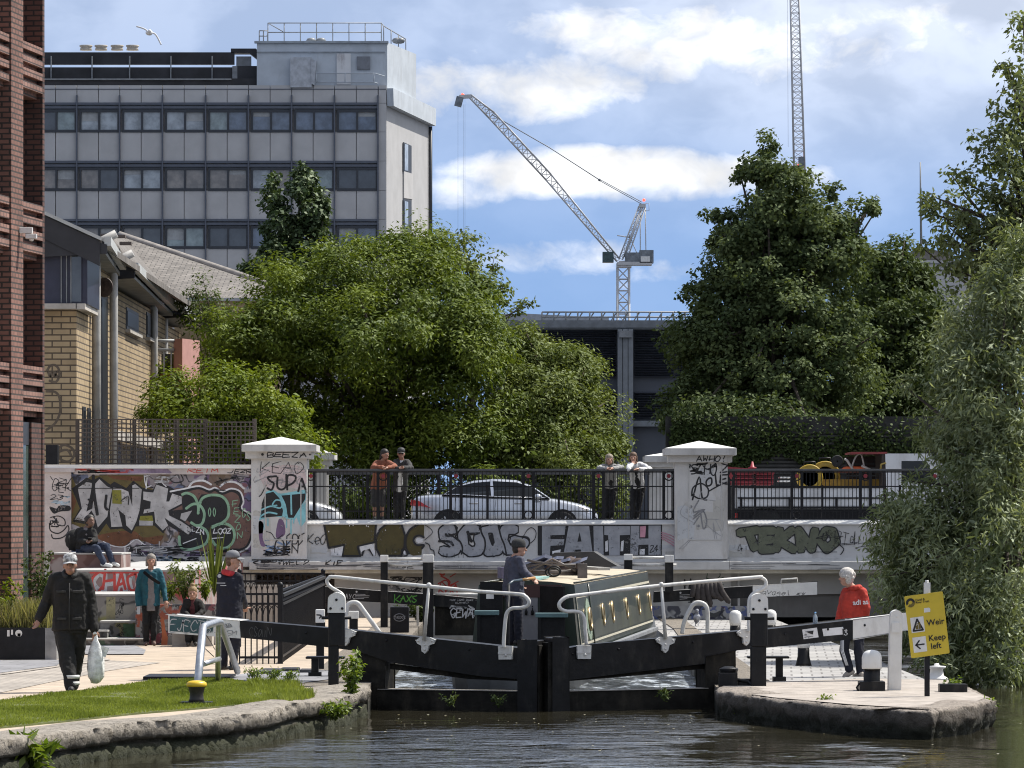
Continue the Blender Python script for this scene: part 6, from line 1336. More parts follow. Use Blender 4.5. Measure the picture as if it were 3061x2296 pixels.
f1 = far_gate('far lock gate with two white capped posts and a green tag on its beam', [(966, 1754), (1140, 1767), (1262, 1775), (1434, 1790), (1434, 1822), (1262, 1810), (1140, 1801), (966, 1792)], None,
     [(1138, 1161, 1659, 1680, 1905), (1264, 1297, 1658, 1681, 1905)], [(1161, 1264, 1671), (1161, 1264, 1689), (1302, 1436, 1776)])
b = MB(); rectbox(b, 1300, 1790, 1434, 1900, FG, .1, .3); b.build('gate_planking', M_wetwood, f1)
f2 = far_gate('far lock gate whose beam ends in tagged white timber', [(1955, 1769), (2250, 1752), (2443, 1739), (2443, 1778), (2250, 1786), (1955, 1800)], [(2250, 1752), (2443, 1739), (2443, 1778), (2250, 1786)],
     [(1864, 1890, 1656, 1674, 1760), (1986, 2012, 1659, 1681, 1770)], [(1890, 1988, 1667), (1890, 2022, 1689)])
b = MB(); b.tube([P(2334, 1746, FG + .1), P(2336, 1732, FG + .1), P(2383, 1729, FG + .1), P(2384, 1743, FG + .1)], .016, 6); b.build('grab_handle', M_whitemetal, f2)
b = MB()
for x in (1245, 1370): rectbox(b, x, 1812, x + 7, 1890, FG + 1, 0, .08)
b.build('white_upright', M_whitemetal, f1)
p0 = Paint(FG, .004); p0.text('KAXS', 1180, 1800, 14, 20, 3.2, .1); p0.done('graffiti_lettering', PGr, f1)
p0 = Paint(FG, .004); p0.text('RAYC', 1020, 1790, 9, 14, 1.4); p0.doodle(1345, 1808, 1420, 1845, 6, 3, 91); p0.text('GEWA', 1345, 1845, 15, 26, 3.4, .2); p0.text('HoW loNG DoeS iT', 1345, 1796, 4.4, 5, .9); p0.text('aLovely', 1360, 1804, 5, 5, .9); p0.dot((1066, 1769), 3); 
for k, L_ in enumerate((30, 42, 40, 26)): p0.line([(1062, 1776 + k * 4.2), (1062 + L_, 1777 + k * 4.2)], 1.2)
p0.done('beam_lettering', PLg, f1)
p0 = Paint(FG, .004); p0.text('SaVagel **', 2262, 1776, 12, 12, 1.5, .2, -.05); p0.done('graffiti_lettering', PB, f2)
p0 = Paint(FG, .004); p0.dot((2034, 1772), 3)
for k, L_ in enumerate((36, 40, 38, 22)): p0.line([(2032, 1779 + k * 4.2), (2032 + L_, 1777 + k * 4.2)], 1.2)
p0.done('beam_lettering', PLg, f2)
# cloth thrown over the far beam
b = MB(); base = P(2112, 1752, FG - .05)
for k in range(7): b.tube(smooth_path([base + Vector((-.22 + .07 * k, .25, -.02)), base + Vector((-.25 + .085 * k, 0, .05)), base + Vector((-.28 + .1 * k, -.08, -.12 - .03 * (k % 3))), base + Vector((-.3 + .13 * k, -.07, -.22 - .07 * (k % 4)))], 4), [.06] * 12 + [.02], 8)
o = b.build('dark_cloth', mat('dark_brown_cloth', (0.045, 0.038, 0.036), .9, var=.3, vs=12)); tag(o, 'dark brown garment thrown over the far white ended balance beam', 'cloth')
# ------------------------------------------------------------------ black railing round the ramp behind the navy man
Y = 69.4; XF = wx(838, Y)
root = thing('ramp_fence', 'black iron fence with arched tops round the ramp behind the navy man', 'fence', (XF, Y, 0))
def fence_run(nm, a, c, h, n, arch=True, z0=0.0, mid=True):
    a, c = Vector(a), Vector(c); b = MB(); L = (c - a).length
    for z in ((h, h - .15, .1) if mid else (h, .1)): b.beam(a + Vector((0, 0, z)), c + Vector((0, 0, z)), .03, .035)
    for i in range(n + 1):
        p = a.lerp(c, i / n); b.box((p.x - .010, p.y - .010, z0), (p.x + .010, p.y + .010, h))
    if arch:
        stp = L / n
        for i in range(n - 1):
            p, q = a.lerp(c, i / n), a.lerp(c, (i + 2) / n); b.tube([p + Vector((0, 0, h - .34)), p.lerp(q, .15) + Vector((0, 0, h - .22)), p.lerp(q, .5) + Vector((0, 0, h - .16)), p.lerp(q, .85) + Vector((0, 0, h - .22)), q + Vector((0, 0, h - .34))], .008, 5)
    return b.build(nm, M_blackmetal, root)
fence_run('front_panel', (wx(716, Y), Y, 0), (XF, Y, 0), 1.08, 7)
fence_run('side_panel', (XF, Y, 0), (wx(966, 88), 88, 0), 1.13, 150, False)
fence_run('back_panel', (wx(700, 88), 88, 0), (wx(966, 88), 88, 0), 1.17, 16)
for px, yq in ((838, Y), (966, 88), (716, 88)): b = MB(); b.cbox((wx(px, yq), yq, .6), (.08, .08, 1.2)); b.ball((wx(px, yq), yq, 1.22), .05, 8); b.build('post', M_blackmetal, root)
b = MB(); b.beam((XF + .03, Y + .1, 1.06), (wx(966, 88) + .03, 88, 1.1), .05, .05); b.beam((XF + .03, Y + .1, .92), (wx(966, 88) + .03, 88, .96), .03, .03); b.build('handrail', M_railtop, root)
# graffitied low wall inside the fence
b = MB(); b.box((wx(700, 89.5), 89.5, 0), (wx(960, 89.5), 89.8, .92)); o = b.build('ramp_wall', M_conc); tag(o, 'low pale concrete wall glimpsed behind the arched black fence', 'wall')
# black bin near far gate
q = G(1194, 1892); root = thing('litter_bin', 'black litter bin with an oval badge under the green tag', 'bin', q)
s_ = q.y / F; b = MB(); b.box((-28 * s_, 0, 0), (28 * s_, .35, 78 * s_)); b.build('bin_body', M_blackmetal, root, local=True, bevel=.02)
b = MB(); b.tube([(16 * s_ * math.cos(t), -.012, 46 * s_ + 11 * s_ * math.sin(t)) for t in np.linspace(0, 6.283, 22)[:-1]], .008, 6, closed=True); b.build('oval_badge', PDg, root, local=True)
text_mesh('next', .13, PDg, 'badge_lettering', root, Matrix.Translation(q + Vector((0, -.012, 42 * s_))) @ Matrix.Rotation(R(90), 4, 'X'), .001, 'CENTER')

# ------------------------------------------------------------------ terraced steps, graffiti planter
root = thing('terraced_steps', 'stepped concrete terrace painted with red and grey graffiti, where a boy sits', 'steps', (wx(330, 80), 80, 0))
M_stepedge = mat('pale_step_edge', (0.42, 0.41, 0.39), .8, var=.15, stain=(.2, .19, .18))  # paler grey on the step tops and front lips
M_graft = grafmat('step_graffiti', (0.12, 0.115, 0.11), [(.05, .05, .05), (.02, .02, .02), (.16, .15, .07), (.2, .2, .2), (.05, .1, .06)], 1.3)
M_grafc = grafmat('tier_graffiti', (0.22, 0.21, 0.20), [(.12, .11, .1), (.05, .05, .05), (.28, .27, .24), (.3, .29, .06)], .8)
M_redpanel = grafmat('red_tier', (0.30, 0.27, 0.26), [(.36, .05, .05), (.2, .1, .09), (.25, .16, .15)], .8)
M_brownblock = grafmat('brown_block', (0.20, 0.12, 0.105), [(.30, .27, .26), (.12, .06, .05), (.35, .3, .28)], .8)
def tier(x0, x1, yt, Yf, Yb, m, nm='tier'):
    z = wz(yt, Yf); b = MB(); b.box((wx(x0, Yf), Yf, -.05), (wx(x1, Yf), Yb, z - .03)); t = b.build(nm, m, root)
    b = MB(); b.box((wx(x0, Yf) - .01, Yf - .015, z - .03), (wx(x1, Yf) + .01, Yb, z)); b.build('step_top', M_stepedge, t); return t
tier(250, 440, 1909, 79.4, 80.3, M_graft); tier(240, 320, 1884, 79.9, 80.9, M_graft); tier(300, 405, 1856, 80.3, 81.2, M_graft); tier(200, 405, 1776, 81.1, 84.2, M_grafc)
td = tier(200, 560, 1704, 84.1, 101.5, M_redpanel); te = tier(150, 362, 1653, 87.8, 90, M_brownblock)
p0 = Paint(84.1, .003); p0.text('CHAOS', 276, 1768, 29, 58, 8, .1); p0.line([(270, 1712), (420, 1712)], 5); p0.done('graffiti_lettering', PR, td)
p0 = Paint(84.1, .001); p0.text('CHAOS', 279, 1768, 29, 56, 15, .1); p0.done('graffiti_lettering', PLg, td)
p0 = Paint(81.1, .003); p0.doodle(345, 1790, 370, 1845, 7, 1.4, 5); p0.done('graffiti_lettering', PB, root)
p0 = Paint(81.1, .002); p0.fill([(318, 1785), (345, 1785), (345, 1852), (318, 1852)]); p0.done('graffiti_lettering', mat('tier_yellow_grey', (.27, .25, .15), .8, var=.3, vs=2), root)
p0 = Paint(80.3, .003); p0.doodle(345, 1866, 370, 1900, 6, 1.4, 6); p0.done('graffiti_lettering', PB, root)
p0 = Paint(80.3, .002); p0.fill([(368, 1865), (402, 1865), (402, 1903), (368, 1903)]); p0.done('graffiti_lettering', mat('tier_green', (.06, .12, .06), .8, var=.4, vs=3), root)
Y = 79.8
root = thing('graffiti_planter', 'graffiti covered concrete planter wall behind the woman in the teal jacket', 'planter', (wx(520, Y), Y, 0))
z = wz(1806, Y); M_grafp = grafmat('planter_graffiti', (.30, .29, .28), [(.03, .03, .03), (.4, .4, .4), (.22, .05, .07), (.05, .05, .06), (.42, .1, .05)], 2.2)
b = MB(); b.box((wx(405, Y), Y, -.05), (wx(660, Y), Y + .18, z)); b.box((wx(405, Y), Y + .18, -.05), (wx(405, Y) + .18, Y + 2.4, z)); b.build('planter_wall', M_grafp, root, bevel=.01)
b = MB(); b.box((wx(405, Y) + .18, Y + .18, 0), (wx(660, Y), Y + 2.4, z - .06)); b.build('soil', M_earth, root)
p0 = Paint(Y, .003); p0.fill([(480, 1840), (490, 1850), (495, 1885), (502, 1905), (500, 1930), (482, 1930), (484, 1890)]); p0.done('graffiti_lettering', POr, root)

# ------------------------------------------------------------------ tubular rail on the grass, yellow capped bollard
def gpt(px, py, Y): return P(px, py, Y)
Y = 57.5
root = thing('tubular_rail', 'galvanised tubular A shaped rail standing on the grass verge', 'rail', (wx(600, Y), Y, 0))
b = MB(); T8 = lambda x, y: (x * .40687, 1621 + y * .40687)
b.tube([P(*T8(1452, 1050), 56.6), P(*T8(1470, 850), 57.0), P(*T8(1492, 625), 57.5), P(*T8(1515, 612), 57.7), P(*T8(1600, 585), 58.6), P(*T8(1620, 590), 58.9), P(*T8(1745, 950), 63.2)], [.052, .052, .052, .05, .045, .045, .045], 12); b.build('bent_tube', M_steel, root)
b = MB(); b.tube([P(*T8(1605, 600), 58.8), P(*T8(1602, 1010), 61.4)], .04, 10); b.tube([P(*T8(1495, 895), 57.4), P(*T8(1610, 858), 60.0)], .035, 10); b.build('cross_tube', M_steel, root)
b = MB(); b.tube([P(*T8(1500, 660), 57.6), P(*T8(1540, 720), 60), P(*T8(1580, 790), 63)], .006, 5); b.tube([P(*T8(1505, 780), 57.6), P(*T8(1570, 840), 60)], .006, 5); b.build('wire', M_blackmetal, root)
q = G(*T8(1444, 1192), .02); root = thing('yellow_capped_bollard', 'short black mooring bollard with a yellow cap on the grass verge', 'bollard', q)
b = MB(); b.box((-.19, -.16, 0), (.19, .16, .035)); b.build('base_plate', M_blackmetal, root, local=True, bevel=.006)
b = MB(); b.lathe([(.10, .03), (.085, .07), (.082, .13), (.10, .20), (.115, .225)], (0, 0, 0), 24); b.build('bollard_body', mat('black_brown_iron', (.022, .018, .015), .5, var=.4, vs=10), root, local=True)
b = MB(); b.lathe([(.118, .215), (.124, .235), (.118, .262), (.09, .28), (.05, .287), (0, .29)], (0, 0, 0), 24); b.build('yellow_cap', mat('yellow_paint', (.66, .44, .02), .4, var=.1), root, local=True)
# dark board on the path, painted as a kerb shadow
q = G(*T8(1400, 1000)); b = MB(); b.box((-.62, -.6, 0), (.6, .6, .045)); o = b.build('kerb_shadow_board', M_blackmetal); o.location = q; tag(o, 'dark board painted as a shadow on the path behind the grass verge', 'cover')

# ------------------------------------------------------------------ yellow sign on the island
Y = 56.8; rt = thing('weir_sign', 'yellow weir warning sign tilted on a black and white post', 'sign', (wx(2772, Y), Y, -.03))
b = MB(); b.box((wx(2765, Y), Y + .03, -.05), (wx(2780, Y), Y + .09, wz(1790, Y))); b.build('post', M_blackmetal, rt)
b = MB(); b.box((wx(2763, Y), Y + .028, wz(1790, Y)), (wx(2782, Y), Y + .092, wz(1742, Y))); b.lathe([(.022, 0), (.022, .03)], (wx(2772, Y), Y + .06, wz(1742, Y)), 10); b.build('white_post_top', M_white, rt)
M_yel = mat('yellow_sign_face', (.62, .46, .035), .5, var=.06, vs=3, stain=(.5, .38, .06), ss=4, samt=.4)
cnr = [(2703, 1783), (2816, 1768), (2839, 1952), (2724, 1968)]
c4 = [P(x, y, Y) for x, y in cnr]; ux = (c4[1] - c4[0]).normalized(); uz = (c4[0] - c4[3]).normalized(); O4 = c4[3]
w4, h4 = (c4[2] - c4[3]).length, (c4[0] - c4[3]).length
MS = Matrix(((ux.x, uz.x, 0, O4.x), (0, 0, -1, Y), (ux.z, uz.z, 0, O4.z), (0, 0, 0, 1)))      # sign face axes -> world
def spoly(pts, off): return [MS @ Vector((x * w4, y * h4, off)) for x, y in pts]
rr = .035; cs = []
for cx_, cy_, a0 in ((1 - rr, rr * .6, -90), (1 - rr, 1 - rr * .6, 0), (rr, 1 - rr * .6, 90), (rr, rr * .6, 180)):
    for k in range(5): a = R(a0 + 22.5 * k); cs.append((cx_ + rr * math.cos(a), cy_ + rr * .6 * math.sin(a)))
b = MB(); b.prism(spoly(cs, 0), (0, .012, 0)); bd = b.build('sign_board', M_yel, rt)
b = MB(); b.poly(spoly([(.085, .40), (.43, .40), (.43, .645), (.085, .645)], .003)); b.poly(spoly([(.085, .08), (.43, .08), (.43, .325), (.085, .325)], .003)); b.build('white_panel', M_white, bd)
b = MB(); b.poly(spoly([(.46, .70), (.62, .70), (.63, .745), (.60, .77), (.47, .77)], .003)); b.build('sticker', M_white, bd)
def sline(pts, wd, off=.005):
    b = MB(); ribbon(b, [MS @ Vector((x * w4, y * h4, 0)) for x, y in pts], wd, off); return b
b = MB()
for i in range(3):
    tri = [(.135, .43), (.385, .43), (.26, .61)]; p, q = tri[i], tri[(i + 1) % 3]; ribbon(b, [MS @ Vector((p[0] * w4, p[1] * h4, 0)), MS @ Vector((q[0] * w4, q[1] * h4, 0))], .022, .005 + .0003 * i)
ribbon(b, [MS @ Vector((x * w4, y * h4, 0)) for x, y in ((.15, .20), (.37, .20))], .018, .006)
for y_ in (.135, .265): ribbon(b, [MS @ Vector((x * w4, y * h4, 0)) for x, y in ((.16, .2), (.255, y_))], .018, .0065)
b.build('symbols', PB, bd)
b = MB(); b.poly(spoly([(.20, .45), (.27, .45), (.27, .53), (.20, .50)], .006)); b.poly(spoly([(.28, .45), (.33, .45), (.33, .56), (.22, .535), (.22, .525), (.28, .535)], .006)); b.build('weir_pictogram', mat('dark_gold_ink', (.15, .11, .02), .6), bd)
b = MB()
for k in range(14):
    a0, a1 = 6.2832 * k / 14, 6.2832 * (k + 1) / 14; f = lambda a, r: MS @ Vector((.14 * w4 + r * math.cos(a), .885 * h4 + r * math.sin(a), .005))
    if a0 < math.pi + .3: b.poly([f(a0, .028), f(a0, .058), f(a1, .058), f(a1, .028)])
b.build('round_emblem', PB, bd)
b = MB()
for k in range(9, 14):
    a0, a1 = 6.2832 * k / 14, 6.2832 * (k + 1) / 14; f = lambda a, r: MS @ Vector((.14 * w4 + r * math.cos(a), .885 * h4 + r * math.sin(a), .004)); b.poly([f(a0, .02), f(a0, .058), f(a1, .058), f(a1, .02)])
b.build('emblem_wave', mat('dark_gold_ink', (.15, .11, .02), .6), bd)
for body, x, y, sz in (('Weir', .495, .485, .10), ('Keep', .495, .235, .10), ('left', .53, .105, .10), ('Canal &', .27, .90, .036), ('River Trust', .27, .86, .036)):
    text_mesh(body, sz * 1.05, PB, 'lettering', bd, MS @ Matrix.Translation((x * w4, y * h4, .005)), .0008)
# plastic bottle on the beam, pigeon on the paving
q = GR.pt(2437, 1866, -.12); root = thing('plastic_bottle', 'small clear plastic bottle standing on the stickered balance beam', 'bottle', q)
b = MB(); b.lathe([(.03, 0), (.032, .01), (.032, .09), (.028, .11), (.012, .14), (.012, .15)], (0, 0, 0), 14); b.build('bottle_body', mat('clear_plastic', (.5, .6, .7), .1, trans=.6), root, local=True)
b = MB(); b.lathe([(.014, .15), (.014, .168), (0, .17)], (0, 0, 0), 12); b.build('cap', mat('blue_cap', (.2, .45, .75), .4), root, local=True)
q = G(2083, 1872, -.05); root = thing('pigeon', 'grey pigeon standing on the paving below the far beam', 'bird', q)
b = MB(); b.capsule((0, .1, .12), (0, -.08, .2), .06, .075, 12); b.capsule((0, -.08, .22), (0, -.12, .32), .045, .032, 10); b.ball((0, -.125, .335), .04, 10); b.capsule((0, -.15, .33), (0, -.19, .32), .012, .004, 6); b.capsule((0, .1, .12), (0, .25, .06), .045, .02, 8)
for sx in (-.03, .03): b.tube([(sx, 0, .12), (sx, -.01, 0), (sx, -.05, 0)], .008, 5)
b.build('body', mat('pigeon_grey', (.24, .25, .28), .7, var=.5, vs=9), root, local=True)

# ================================================================== narrowboat
YN = 71.0
def bc(Yy): return 0.23 + 0.098 * (Yy - 71.0)
boat = thing('narrowboat', 'dark green narrowboat with cream lining and brass portholes, stern first in the lock', 'narrowboat', (bc(70), 70, WATER_Z))
ax = Vector((.098, 1, 0)).normalized(); nx_ = Vector((ax.y, -ax.x, 0))
def B(s, n, z): q = Vector((bc(YN), YN, 0)) + ax * s + nx_ * n; return Vector((q.x, q.y, z))
M_hull = mat('grey_black_hull', (.045, .048, .05), .5, var=.4, vs=1.5, stain=(.12, .12, .115), ss=1.2, samt=.6)
M_green = mat('dark_green_boat_paint', (.02, .03, .021), .3, var=.35, vs=1.2, stain=(.05, .055, .035), ss=1.2, samt=.6, coat=.15)
M_cream = mat('cream_boat_paint', (.47, .44, .34), .5, var=.08)
M_brass = mat('polished_brass', (.42, .33, .19), .38, metal=1.0, var=.3)
def hullring(s, hw, z0, z1): return [B(s, -hw * .9, z0), B(s, -hw, z1), B(s, hw, z1), B(s, hw * .9, z0)]
secs = [(-3.35, .25), (-3.2, .62), (-2.8, .86), (-2.2, .98), (-1.4, 1.02), (16, 1.02), (18.5, .8), (20.2, .2)]
b = MB(); vs = []; 
for s, hw in secs: vs += hullring(s, hw, -.75, .10 if s < 16 else .1 + (s - 16) * .08)
fs = []
for i in range(len(secs) - 1):
    for k in range(4): fs.append((i*4 + k, i*4 + (k+1) % 4, (i+1)*4 + (k+1) % 4, (i+1)*4 + k))
fs += [(3, 2, 1, 0), tuple(range(len(vs) - 4, len(vs)))]
b.add(vs, fs); b.build('hull', M_hull, boat, bevel=.02)
b = MB()
for sg in (-1, 1): b.beam(B(-1.6, sg * 1.0, .12), B(16, sg * 1.0, .12), .1, .06)
b.tube([B(-1.6, -1.02, .1), B(-2.4, -.96, .1), B(-3.0, -.74, .1), B(-3.3, -.35, .1), B(-3.36, 0, .1), B(-3.3, .35, .1), B(-3.0, .74, .1), B(-2.4, .96, .1), B(-1.6, 1.02, .1)], .045, 8); b.build('gunwale', M_greypaint, boat)
zt_, zg = 1.20, .22; ht, hb = .76, .88; S0, S1 = 0.0, 17.2
b = MB(); vs = []
for s in (S0, S1): vs += [B(s, -hb, zg - .1), B(s, -ht, zt_), B(s, -ht * .5, zt_ + .045), B(s, 0, zt_ + .06), B(s, ht * .5, zt_ + .045), B(s, ht, zt_), B(s, hb, zg - .1)]
b.add(vs, [(k, k + 1, k + 8, k + 7) for k in (0, 5)] + [tuple(range(7, 14)), (6, 5, 4, 3, 2, 1, 0)]); cb = b.build('cabin', M_green, boat)
b = MB(); b.add([v + Vector((0, 0, .006)) for v in vs], [(k, k + 1, k + 8, k + 7) for k in (1, 2, 3, 4)]); b.build('cabin_roof', mat('cream_roof_paint', (.43, .37, .27), .7, var=.1, vs=2, stain=(.4, .33, .22), ss=1.2, samt=.4), boat)
def side(s, v, off=.006):       # v: 0 at gunwale, 1 at roof edge, on the sunny side
    n = hb + (ht - hb) * v; return B(s, n + off, zg - .1 + (zt_ - zg + .1) * v)
b = MB()
for v0, v1 in ((.80, .84), (.10, .135)): b.add([side(.02, v0), side(S1, v0), side(S1, v1), side(.02, v1)], [(0, 1, 2, 3)])
for s0 in (.05, S1 - .06): b.add([side(s0, .1), side(s0 + .05, .1), side(s0 + .05, .82), side(s0, .82)], [(0, 1, 2, 3)])
b.add([B(S0 - .006, hb * .97, zg), B(S0 - .006, hb * .93, zg), B(S0 - .006, ht * .97, zt_ - .16), B(S0 - .006, ht * 1.0, zt_ - .16)], [(0, 1, 2, 3)]); b.build('cream_lining', M_cream, cb)
b = MB(); b.add([side(.12, .16, .004), side(S1 - .1, .16, .004), side(S1 - .1, .46, .004), side(13, .44, .004), side(11, .52, .004), side(9, .42, .004), side(7, .50, .004), side(5.5, .36, .004), side(4, .44, .004), side(2.5, .34, .004)], [tuple(range(10))]); b.build('dull_lower_panel', mat('dull_grey_green', (.05, .055, .04), .3, var=.4, vs=1.5, stain=(.1, .105, .04), ss=1.2, samt=.7), cb)
b = MB()
for v in (0, 1): b.tube([side(2.55 + .02 * v, .05, .01), side(2.55 + .02 * v, .98, .01)], .015, 6)
for sg in (-1, 1): b.tube([B(.2, sg * ht * .97, zt_ + .03), B(S1 - .2, sg * ht * .97, zt_ + .03)], .014, 6)
b.build('grab_rail', M_green, cb)
pn = (side(5, .9, 0) - side(5, .1, 0)).normalized(); pnn = ax.cross(pn).normalized() * -1
if pnn.dot(nx_) < 0: pnn = -pnn
for yq in (76.0, 78.1, 81.5, 84.7, 87.8):
    c = side((yq - 71), .47, .01); b = MB()
    b.tube([c + ax * (.175 * math.cos(t)) + pn * (.175 * math.sin(t)) for t in np.linspace(0, 6.2832, 26)[:-1]], .022, 10, closed=True); ph = b.build('porthole', M_brass, boat)
    b = MB(); b.poly([c - pnn * .002 + ax * (.16 * math.cos(t)) + pn * (.16 * math.sin(t)) for t in np.linspace(0, 6.2832, 26)[:-1]]); b.build('glass', M_glassdark, ph)
c = side(1.9, .46, .012); b = MB()
for k in range(-6, 7):
    u = k * .075; hgt = math.sqrt(max(.02, 1 - (u / .5) ** 2)) * .34; b.beam(c + ax * u - pn * hgt, c + ax * u + pn * hgt, .035, .006, up=pnn)
b.build('striped_roundel', mat('pale_green_stripe', (.45, .55, .42), .5), boat)
b = MB(); b.tube([c + pnn * .02 + ax * (.17 * math.cos(t)) + pn * (.17 * math.sin(t)) for t in np.linspace(0, 6.2832, 26)[:-1]], .03, 10, closed=True); ph = b.build('porthole', M_brass, boat)
b = MB(); b.poly([c + pnn * .012 + ax * (.16 * math.cos(t)) + pn * (.16 * math.sin(t)) for t in np.linspace(0, 6.2832, 26)[:-1]]); b.build('glass', M_glassdark, ph)
# open stern: deck, doors, interior, seats
b = MB(); b.add([B(-3.1, -.6, .12), B(-2.6, -.9, .12), B(0, -.98, .12), B(0, .98, .12), B(-2.6, .9, .12), B(-3.1, .6, .12)], [(0, 1, 2, 3, 4, 5)]); b.build('stern_deck', M_blackbeam, boat)
M_int = mat('pale_cabin_interior', (.20, .20, .21), .8, var=.15)
b = MB(); b.prism([B(-.03, -.12, .2), B(-.03, .18, .2), B(-.03, .18, zt_ - .2), B(-.03, -.12, zt_ - .2)], ax * .02); it = b.build('cabin_interior', M_int, boat)
b = MB()
for k, u in enumerate((.0, .1)): q = B(-.06, u, .78); b.lathe([(.022, -.06), (.022, .0), (.008, .03), (.008, .06)], q, 8); b.ball(q + Vector((0, 0, .08)), .012, 6)
b.build('hanging_bottle', M_black, it)
b = MB(); b.prism([B(-.05, .22, .2), B(-.45, .62, .2), B(-.45, .62, zt_ - .02), B(-.05, .22, zt_ - .02)], nx_ * .03 + ax * .02); b.build('cabin_door', M_black, boat)
b = MB(); b.prism([B(-.2, -.72, .2), B(-.2, -.36, .2), B(-.2, -.36, zt_ + .05), B(-.2, -.72, zt_ + .05)], ax * .04); dr = b.build('cabin_door', M_black, boat)
b = MB(); b.poly([B(-.206, -.62, .98), B(-.206, -.5, .98), B(-.206, -.5, 1.12), B(-.206, -.62, 1.12)]); b.build('paper_notice', M_white, dr)
b = MB(); b.prism([B(-.04, -.40, 1.0), B(-.04, .56, 1.0), B(-.04, .56, zt_ + .0), B(-.04, -.40, zt_ + .0)], ax * .03); b.build('hatch_front', mat('dark_red_brown', (.05, .018, .016), .5), boat)
M_teal = mat('teal_board', (.07, .13, .135), .5, var=.15)
for px0, px1, py, Yq in ((1418, 1492, 1826, 68.6), (1600, 1698, 1833, 68.8)):
    a, c = P(px0, py + 13, Yq), P(px1, py, Yq); b = MB(); b.box((a.x, Yq, a.z), (c.x, Yq + .35, c.z)); st = b.build('stern_seat', M_teal, boat, bevel=.008)
    b = MB(); b.box((a.x + .04, Yq + .05, .12), (a.x + .09, Yq + .1, a.z)); b.box((a.x + .06, Yq + .1, .12), (c.x - .05, Yq + .3, a.z - .01)); b.build('locker', M_black, st)
b = MB(); b.tube([B(-3.3, .02, -.2), B(-3.25, .02, .3)], .05, 10); b.tube(smooth_path([B(-3.25, .02, .3), B(-3.2, .02, .85), B(-2.9, 0, 1.05), B(-2.6, -.03, 1.24)], 5), .028, 8); rd = b.build('rudder_stock', M_black, boat)
ta, tb = P(1534, 1737, 68.7), P(1598, 1728, 69.1)
b = MB(); b.tube([B(-2.6, -.03, 1.24), ta, ta.lerp(tb, .4)], .022, 8); b.build('tiller_bar', mat('blue_black_metal', (.03, .05, .07), .4), rd)
b = MB(); b.tube([ta.lerp(tb, .4), tb], [.02, .026], 8); b.build('tiller_handle', mat('varnished_wood', (.40, .22, .08), .35), rd)
# things lying on the boat roof
def onroof(s, n, z=0): return B(s, n, zt_ + .06 + z)
b = MB(); b.prism([onroof(.1, -.35, .0), onroof(.1, .12, .0), onroof(1.8, .2, .02), onroof(1.8, -.45, .02)], (0, 0, .035)); o = b.build('teal_plank', mat('pale_teal_paint', (.22, .38, .35), .5, stain=(.1, .16, .15))); tag(o, 'pale teal board lying on the near end of the boat roof', 'board')
b = MB(); c = onroof(3.2, -.55, .14); b.box((-.2, -.2, -.14), (.2, .2, .04), rotm(0, 0, .2), c); o = b.build('purple_crate', mat('dusty_purple', (.10, .09, .16), .6, var=.3)); tag(o, 'dusty purple crate on the boat roof behind the teal board', 'crate')
b = MB()
for k in range(9): b.tube([onroof(3.4, -.5 + .03 * k, .06 + .02 * (k % 4)), onroof(3.6, .62, .05 + .025 * (k % 5))], .013, 6)
for k in range(3): b.tube([onroof(3.3, -.3, .1 + .1 * k), onroof(3.5, .1, .32 - .05 * k), onroof(3.4, .5, .12 + .05 * k)], .02, 6)
b.cbox(onroof(3.5, .6, .12), (.16, .3, .24)); o = b.build('folded_chairs', mat('brown_grey_metal_tubes', (.13, .11, .10), .5, var=.4)); tag(o, 'bundle of folded tubular chairs on the boat roof', 'chairs')
b = MB()
for k in range(4): b.prism([onroof(4.2, -.55 + .22 * k, .16), onroof(4.2, -.1 + .2 * k, .34 - .03 * k), onroof(4.4, .0 + .2 * k, .30), onroof(4.4, -.4 + .2 * k, .12)], (.02, .1, .05))
o = b.build('blue_bags', mat('navy_canvas', (.05, .06, .10), .8, var=.4)); tag(o, 'crumpled navy canvas bags among the folded chairs on the boat roof', 'bag')
b = MB()
for k in range(5): b.ball(onroof(4.3, .0 + .11 * k, .20 + .03 * (k % 2)), (.12, .16, .05), 10, rotm(.3 * k, .35 * (k - 2), 0))
o = b.build('brown_bag', mat('red_brown_cloth', (.06, .04, .036), .85, var=.4, vs=6)); tag(o, 'red brown cloth bag on top of the folded chairs', 'bag')
b = MB(); z0 = .1
b.prism([onroof(9, -.62, .16), onroof(9, -.35, .38), onroof(9, .35, .40), onroof(9, .5, .30), onroof(9, .78, .14), onroof(9, .5, .11), onroof(9, -.5, .04)], ax * .8); o = b.build('grey_cratch_cover', mat('grey_tarpaulin', (.045, .045, .046), .7, var=.3, vs=3)); tag(o, 'grey tarpaulin hood propped up on the middle of the boat roof', 'cover')
b = MB(); b.beam(onroof(9.2, -.6, .16), onroof(8.2, .6, .10), .3, .05); o = b.build('folded_plank', M_paletop); tag(o, 'long grey plank lying across the boat roof in front of the tarpaulin hood', 'plank')
b = MB(); c = onroof(2.2, .25, .06); b.tube([c + Vector((.1 * math.cos(t), 0, .07 + .08 * math.sin(t))) for t in np.linspace(0, 6.283, 14)[:-1]], .016, 6, closed=True); b.tube([c + Vector((.12 * math.cos(t) - .03, .1, .05 + .07 * math.sin(t))) for t in np.linspace(0, 6.283, 14)[:-1]], .016, 6, closed=True); o = b.build('coiled_hose', M_blackmetal); tag(o, 'coiled dark rope on the boat roof by the teal board', 'rope')
